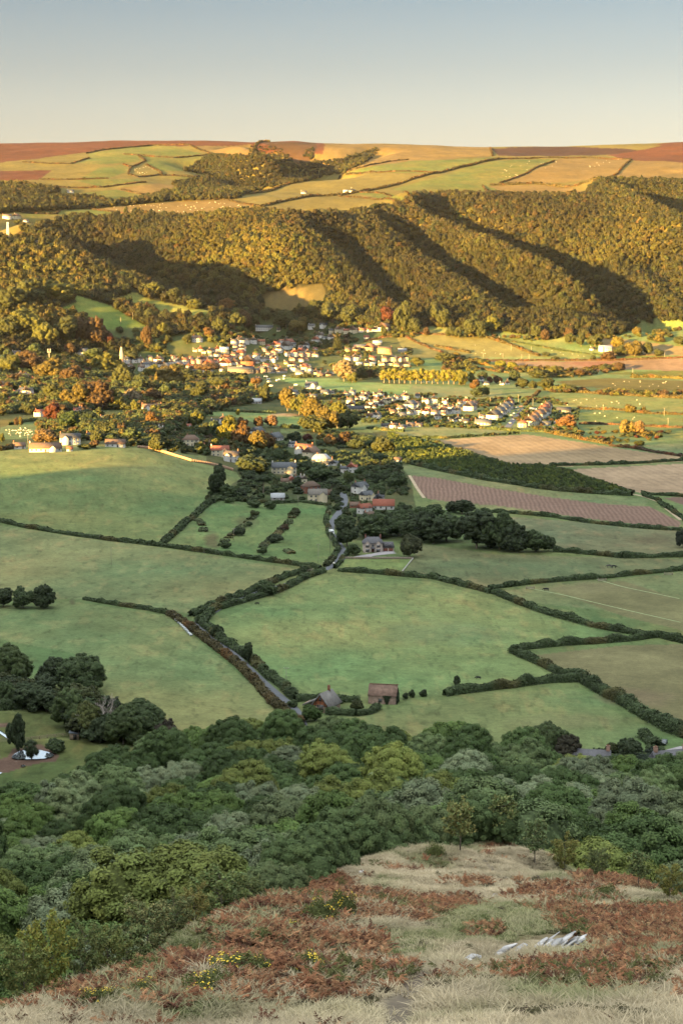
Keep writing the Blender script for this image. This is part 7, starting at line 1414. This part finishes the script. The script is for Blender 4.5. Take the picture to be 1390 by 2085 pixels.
def heath():
    r = np.random.default_rng(5); n = 480000
    a = r.uniform(-.33, .33, n); rr = np.sqrt(r.uniform(25 ** 2, 175 ** 2, n)); px = CX + FPX * np.tan(a); k = rr < np.interp(px, BX, BR) + 22; a, rr = a[k], rr[k]
    X, Y = rr * np.sin(a), rr * np.cos(a); Z = zat(X, Y); px, py = proj(X, Y, Z); n = len(X)
    bm = bracken_mask(px, py, X, Y); pm = path_mask(px, py, X, Y) * 1.2; mo = fbm(X / 6 + 2, Y / 9 + 7, 4); pat = fbm(X / 2.6 + 60, Y / 3.4, 3); pat2 = fbm(X / 9 + 20, Y / 12 + 44, 3); u = r.random(n)
    kind = np.zeros(n, int)                                  # 0 grass 1 bracken 2 heather 3 green moss tuft
    kind[(pat > .60) & (u < .75)] = 2; kind[(mo > .56) & (u < .7)] = 3
    kind[(bm > .45) & (u < .60) & (pat2 + .3 * pat > .46)] = 1; kind[(bm > .1) & (bm <= .45) & (u < .16)] = 1; kind[(bm > .35) & (u > .94)] = 2
    kind[(u > .985)] = 2; kind[(pat2 > .60) & (bm < .3) & (u < .35) & (pat > .5)] = 1
    back = rr > np.interp(px, BX, BR) + 3; kind[back & (u < .3)] = 1
    keep = (pm < .30) | (r.random(n) < .03)
    for rx, ry, rw in ((1135,1922,66),(1023,1936,22),(1059,1928,16),(958,1952,24)): keep &= ((px - rx) / rw) ** 2 + ((py - ry) / 22.) ** 2 > 1
    keep &= np.where(kind == 0, r.random(n) < .95, np.where(kind == 1, r.random(n) < .36, r.random(n) < .20))
    T = np.empty((n, 3)); g = r.random((n, 1)); straw_ = np.array((.62, .51, .34)) * (1 - g) + np.array((.38, .30, .18)) * g
    T[:] = straw_ * (.62 + .70 * fbm(X / 1.7, Y / 2.6 + 5, 3))[:, None] * (.62 + .78 * fbm(X / 5 + 77, Y / 7, 3))[:, None]
    grn = np.array((.26, .27, .12)); gm = np.clip((mo - .47) * 5, 0, 1)[:, None] * .7; T = T * (1 - gm) + grn * gm * (.8 + .4 * g)
    rust = np.array((.30, .120, .062)) * (1 - g) + np.array((.43, .235, .12)) * g; rust = np.where(r.random((n, 1)) < .25, np.array((.17, .075, .045)), rust) * r.uniform(.7, 1.25, (n, 1))
    grb = (fbm(X / 8 + 90, Y / 12, 2) > .6) & (r.random(n) < .4); rust[grb] = np.array((.13, .13, .045)); T[kind == 1] = rust[kind == 1]
    T[kind == 2] = (np.array((.115, .082, .058)) * (1 - g) + np.array((.14, .13, .06)) * g)[kind == 2]; T[kind == 3] = (np.array((.13, .15, .055)) * r.uniform(.8, 1.3, (n, 1)))[kind == 3]
    idx = np.where(kind == 0, r.integers(0, 5, n), np.where(kind == 1, 5 + r.integers(0, 4, n), np.where(kind == 2, 9 + r.integers(0, 2, n), r.integers(0, 5, n))))
    s = np.where(kind == 0, r.uniform(.09, .26, n), np.where(kind == 1, r.uniform(.22, .50, n), np.where(kind == 2, r.uniform(.2, .5, n), r.uniform(.09, .24, n))))
    tall = (kind == 0) & (fbm(X / 4 + 12, Y / 4, 2) > .58); s[tall] *= 1.35
    sz = s * np.where(kind == 2, r.uniform(.5, .8, n), np.where(kind == 0, .8, 1)); wx = s * np.where((kind == 0) | (kind == 3), 1.9, 1.15)
    rot = np.c_[r.normal(0, .12, n), r.normal(0, .12, n), r.random(n) * 6.28]
    forms = [blades('grass', 200 + k, n=60, w=.026, spread=1.2, lean=1.0) for k in range(5)] + [bracken_form('bracken', 210 + k) for k in range(4)] + [mound_form('heather', 220 + k, 420, .085) for k in range(2)]
    for k, (nm, lb, sel) in enumerate((('heath_grass', 'bleached and mossy grass covering the near knoll', (kind == 0) | (kind == 3)), ('bracken', 'rust brown dying bracken on the flanks of the near knoll', kind == 1), ('heather', 'low dark heather tufts scattered through the knoll grass', kind == 2))):
        q = sel & keep; scatter(nm, lb, forms, np.c_[X, Y, Z - .03][q], rot[q], np.c_[wx, wx, sz][q], idx[q], T[q]); print(nm, q.sum())
heath()
# gorse bushes, each a thing: thorny mound with its yellow flowers
M['gorse'] = material('gorse', tint='object', rough=.85, spec=.1, noise=[(1.5, .2)]); M['flower'] = material('gorse_flower', (.42, .29, .03), use_col=False, rough=.8)
def gorse_meshes(seed):
    g = mound_form('spines', seed, 2600, .040, M['gorse'], spiky=.9, h=.7); r = np.random.default_rng(seed + 1); n = 300
    d = r.normal(size=(n, 3)); d[:, 2] = np.abs(d[:, 2]) + .2; d /= np.linalg.norm(d, axis=1, keepdims=True); c0 = (np.sin(d[:, 0] * 4 + seed) + np.cos(d[:, 1] * 5)) > .1; d = d[c0]; n = len(d)
    b = 1 + .28 * np.sin(d[:, 0] * 5 + seed) * np.sin(d[:, 1] * 5) + .15 * np.sin(d[:, 0] * 11) * np.cos(d[:, 1] * 12)
    p = d * (b * 1.04)[:, None] * (.5, .5, .7); v = leaf_quads(p, d, .034 * r.uniform(.6, 1.3, n), r, False).reshape(-1, 3)
    return g, mesh_np('flowers', v, np.arange(len(v)), np.full(n, 4), M['flower'])
GM = [gorse_meshes(230 + 3 * k) for k in range(3)]
TM = [dome_mesh('spines', 260 + k, M['gorse'], R=(.5, .5, .26), zc=.2, macros=7, mr=(.14, .22), lobes=160, lr=(.035, .07), leaves=24000, leaf=.012, low=.2) for k in range(3)]
def gorse(px, py, wp, hp, fl, label, near=34., at=None, tint=(.13, .145, .045)):
    if at is None: p = P(px, py, near)[0]
    else: a_ = math.atan((px - CX) / FPX); p = np.array((at * math.sin(a_), at * math.cos(a_), 0)); p[2] = zat(p[0], p[1])
    q = math.hypot(p[0], p[1]) / 3600.; k = int(px + py) % 3
    root = empty('gorse_bush', p - (0, 0, .1), (px * 7 % 6), (wp * q * 1.25, wp * q * 1.25, hp * q / (.60 if at is None else .50)), label, 'gorse bush', 'gorse bushes on the near knoll' if at is None else 'gorse bushes of the thicket')
    o = link('spines', GM[k][0] if at is None else TM[k], root); o.color = (*tint, 1)
    if fl: link('flowers', GM[k][1], root)
def wh(px, py): return where(px, py)
GB = [D6(p)[0] + (w * .5036, h * .5036, f) for p, w, h, f in (((1290,775),120,80,1), ((1370,750),90,80,1), ((1065,860),110,44,0), ((770,925),120,54,0), ((590,985),140,60,0), ((555,950),60,40,0), ((950,1000),200,80,1), ((1050,990),110,66,1), ((810,1085),150,90,1), ((880,1040),120,70,0), ((1250,965),120,60,1), ((1345,965),90,56,0), ((1205,1000),60,34,1), ((370,1120),110,64,1), ((440,1110),100,60,1), ((580,1080),120,60,1), ((490,1090),70,40,1), ((250,1090),110,66,0), ((20,1160),70,44,0), ((190,1170),80,36,0), ((800,1112),40,18,1), ((1385,655),40,34,0), ((980,760),40,24,0), ((1190,815),60,36,1))]
GB += [D7(p)[0] + (w * .5036, h * .5036, f) for p, w, h, f in (((30,760),80,80,1), ((1080,690),80,50,0), ((385,515),64,44,0), ((5,640),40,34,0), ((430,790),40,20,0), ((780,740),60,24,0))]
GB.sort()
for k, (x, y, w, h, f) in enumerate(GB):
    gorse(x, y, w, h, f, ('yellow flowering' if f else 'green') + (' wide' if w > 60 else (' tiny' if w < 32 else '')) + ' bush ' + wh(x, y))
for k, (x, r_, w, h) in enumerate(((560,112,130,74),(610,120,150,90),(665,130,150,100),(700,124,120,70),(735,142,160,110),(790,140,170,104),(770,154,150,120),(850,150,160,104),(830,142,120,70),(890,160,150,100),(960,160,120,80),(640,140,150,104),(520,102,110,66),(985,168,140,84))):
    gorse(x, 1700, w, h * 1.1, 0, 'dense green gorse mound of the thicket at the knoll crest ' + wh(x, 1650 - k), at=float(brow(x)) - 11 + (r_ % 7) * 1.5, tint=(.12, .17, .065) if k % 3 else (.15, .19, .08))
# saplings and young birches on the knoll edge
SAPS = [(936,1738,66,112,'SAP',(.14,.16,.06),'young oak sapling with a bare stem on the crest of the knoll'),(1022,1720,62,106,'SAP',(.12,.155,.06),'second sapling standing a little right behind the crest one'),(1088,1762,50,96,'SAP',(.10,.14,.06),'slim grey green sapling on the right shoulder of the knoll'),(1148,1775,60,70,'BUSHY',(.15,.16,.05),'yellowish young bush behind the right shoulder of the knoll'),(1215,1790,56,62,'BUSHY',(.10,.13,.055),'small bushy tree at the foot of the right wood edge'),(1298,1812,46,84,'SAP',(.11,.15,.065),'grey green sapling on the right edge of the knoll'),(1362,1835,60,74,'BUSHY',(.16,.17,.05),'yellow leaved bush at the far right of the knoll'),
 (602,1797,66,116,'SAP',(.12,.14,.06),'thin open sapling leaning over the left slope of the knoll'),(66,2040,124,170,'BUSHY',(.17,.19,.045),'bright yellow green birch at the lower left of the knoll'),(150,2015,90,130,'BUSHY',(.10,.13,.05),'darker birch right beside the bright one'),(200,1985,90,124,'BUSHY',(.12,.15,.05),'slender birch with bare stem on the lower left slope'),(285,1925,120,124,'BUSHY',(.13,.15,.065),'dense grey green birch halfway up the left slope'),(383,1880,66,100,'BUSHY',(.17,.17,.06),'small conical yellow birch at the left slope edge'),(440,1868,130,120,'BUSHY',(.11,.15,.055),'broad young tree above the conical birch'),(546,1822,40,36,'SAP',(.13,.12,.07),'twiggy bare shrub on the left slope edge'),(20,2000,110,130,'BUSHY',(.12,.15,.05),'birch cut by the left edge of the picture'),(240,1960,110,110,'BUSHY',(.10,.13,.05),'round birch between the slender and the dense one'),(500,1838,60,54,'BUSHY',(.10,.13,.05),'low bushy tree left of the twiggy shrub'),(340,1900,90,90,'BUSHY',(.11,.13,.055),'dull green bush left of the conical birch')]
for k, (x, y, w, h, f, t, lb) in enumerate(SAPS):
    p = P(x, y, 34.)[0]; q = math.hypot(p[0], p[1]) / 3600.
    if p[1] > 175: a_ = math.atan((x - CX) / FPX); r_ = brow(x) - 4; p = np.array((r_ * math.sin(a_), r_ * math.cos(a_), 0)); p[2] = zat(p[0], p[1]); q = r_ / 3600.
    me, tr = (SAP[k % 4] if f == 'SAP' else BUSHY[k % 3]); b = .54 if f == 'SAP' else .9
    root = empty('sapling' if f == 'SAP' else 'birch_tree', p - (0, 0, .05), k * 1.3, (w * q / b, w * q / b, h * q), lb, 'young tree')
    o = link('crown', me, root); o.color = (t[0] * 1.7, t[1] * 1.7, t[2] * 1.7, 1); link('trunk', tr, root)
# quartz rocks breaking through the turf
import bmesh
def rock(name, px, py, wp, hp, slabs, label, seed, group=None):
    p = P(px, py, 34.)[0]; q = math.hypot(p[0], p[1]) / 3600.; r = np.random.default_rng(seed); m = MB(); Wm, Hm = wp * q, hp * q
    for k in range(slabs * 2):
        bm = bmesh.new(); f = (k + .5) / (slabs * 2); x0 = (f - .5) * Wm * .9; hh = 1.25 * Hm * r.uniform(.35, 1.0) * (.55 + .6 * math.sin(.4 + f * 2.4)); ww = Wm / slabs * r.uniform(.5, 1.3); dd = r.uniform(.10, .28)
        for _ in range(18):
            v = r.normal(size=3); v /= np.abs(v).max(); v = v * (ww * .6, dd, hh * .55) * r.uniform(.7, 1.0, 3); v[0] += v[2] * 1.3
            bm.verts.new((x0 + v[0], (r.random() - .5) * .04 + v[1] + (k % 4 - 1.5) * .17, v[2] + hh * .38))
        g = bmesh.ops.convex_hull(bm, input=bm.verts); bmesh.ops.delete(bm, geom=list({e for e in g['geom_interior'] + g['geom_unused'] if isinstance(e, bmesh.types.BMVert)}), context='VERTS')
        bm.verts.index_update(); sh = r.uniform(.6, 1.15)
        m.add([v.co[:] for v in bm.verts], [[v.index for v in f_.verts] for f_ in bm.faces], (sh, sh, sh * 1.02)); bm.free()
    o = m.ob(name, M['stone']); o.location = p; o.color = (.62, .59, .57, 1); set_tag(o, label, 'rock', group); return o
rock('rock_outcrop', 1135, 1935, 112, 36, 13, 'large white slanting rock outcrop right of the rust coloured bracken clump', 1)
rock('rock', 1023, 1944, 32, 22, 2, 'slanting pale rock just left of the large outcrop', 2)
rock('rock', 1059, 1936, 22, 16, 2, 'small upright rock between the slanting rock and the large outcrop', 3)
rock('rock', 958, 1957, 34, 16, 2, 'low flat white rock at the left end of the rock line', 4)
rock('rock', 1164, 1940, 16, 8, 1, 'tiny stone under the right end of the large outcrop', 5)
rock('rock', 924, 1958, 14, 7, 1, 'tiny dark edged stone left of the low flat rock', 6)
rock('rock', 986, 1818, 14, 8, 1, 'tiny white stone beside the path near the crest', 7)
rock('rock', 732, 1778, 10, 6, 1, 'tiny white stone high on the left slope', 8)
rock('rock', 1040, 1946, 12, 7, 1, 'little stone at the foot of the small upright rock', 9)
rock('rock', 1003, 1824, 12, 5, 1, 'flat stone right of the tiny white stone by the path', 10)
# ------------------------------------------------------------------ thin morning air
hm = bpy.data.materials.new('air'); hm.use_nodes = True; hn = hm.node_tree.nodes; hn.remove(hn['Principled BSDF']); pv = hn.new('ShaderNodeVolumePrincipled'); pv.inputs['Color'].default_value = (.88, .90, .93, 1); pv.inputs['Density'].default_value = 0.0000038; pv.inputs['Anisotropy'].default_value = .2
hm.node_tree.links.new(pv.outputs[0], hn['Material Output'].inputs['Volume'])
zt = float(ZZ[RR < 9000].max()) + 60; zb = float(ZZ.min()) - 2; m = MB(); m.box((0, 0, zb), (24600, 24600, zt - zb)); hz = m.ob('haze', hm); set_tag(hz, kind='stuff')
# ------------------------------------------------------------------ labels: where a few things share one, say which by their order
_cls = {}
for o in SC.objects:
    if o.parent is None and o.get('label') and o.get('category'): _cls.setdefault(o['label'], []).append(o)
ORD = ['second', 'third', 'fourth', 'fifth', 'sixth', 'seventh']
for lb, os_ in _cls.items():
    if not 2 <= len(os_) <= 8 or len(lb.split()) > 12: continue
    os_.sort(key=lambda o: proj(o.location.x, o.location.y, o.location.z)[0])
    for k, o in enumerate(os_): o['label'] = ('leftmost ' + lb) if k == 0 else (('rightmost ' + lb) if k == len(os_) - 1 else (ORD[k - 1] + ' ' + lb + ' from the left'))
for o in SC.objects:
    if o.get('label') and len(o['label'].split()) > 16: o['label'] = ' '.join(o['label'].replace(' on the knoll slope', '').replace('the ', '').split()[:16])
print('labels', len(_cls), sum(len(v) > 8 for v in _cls.values()), sum(len(v) for v in _cls.values() if len(v) > 8))
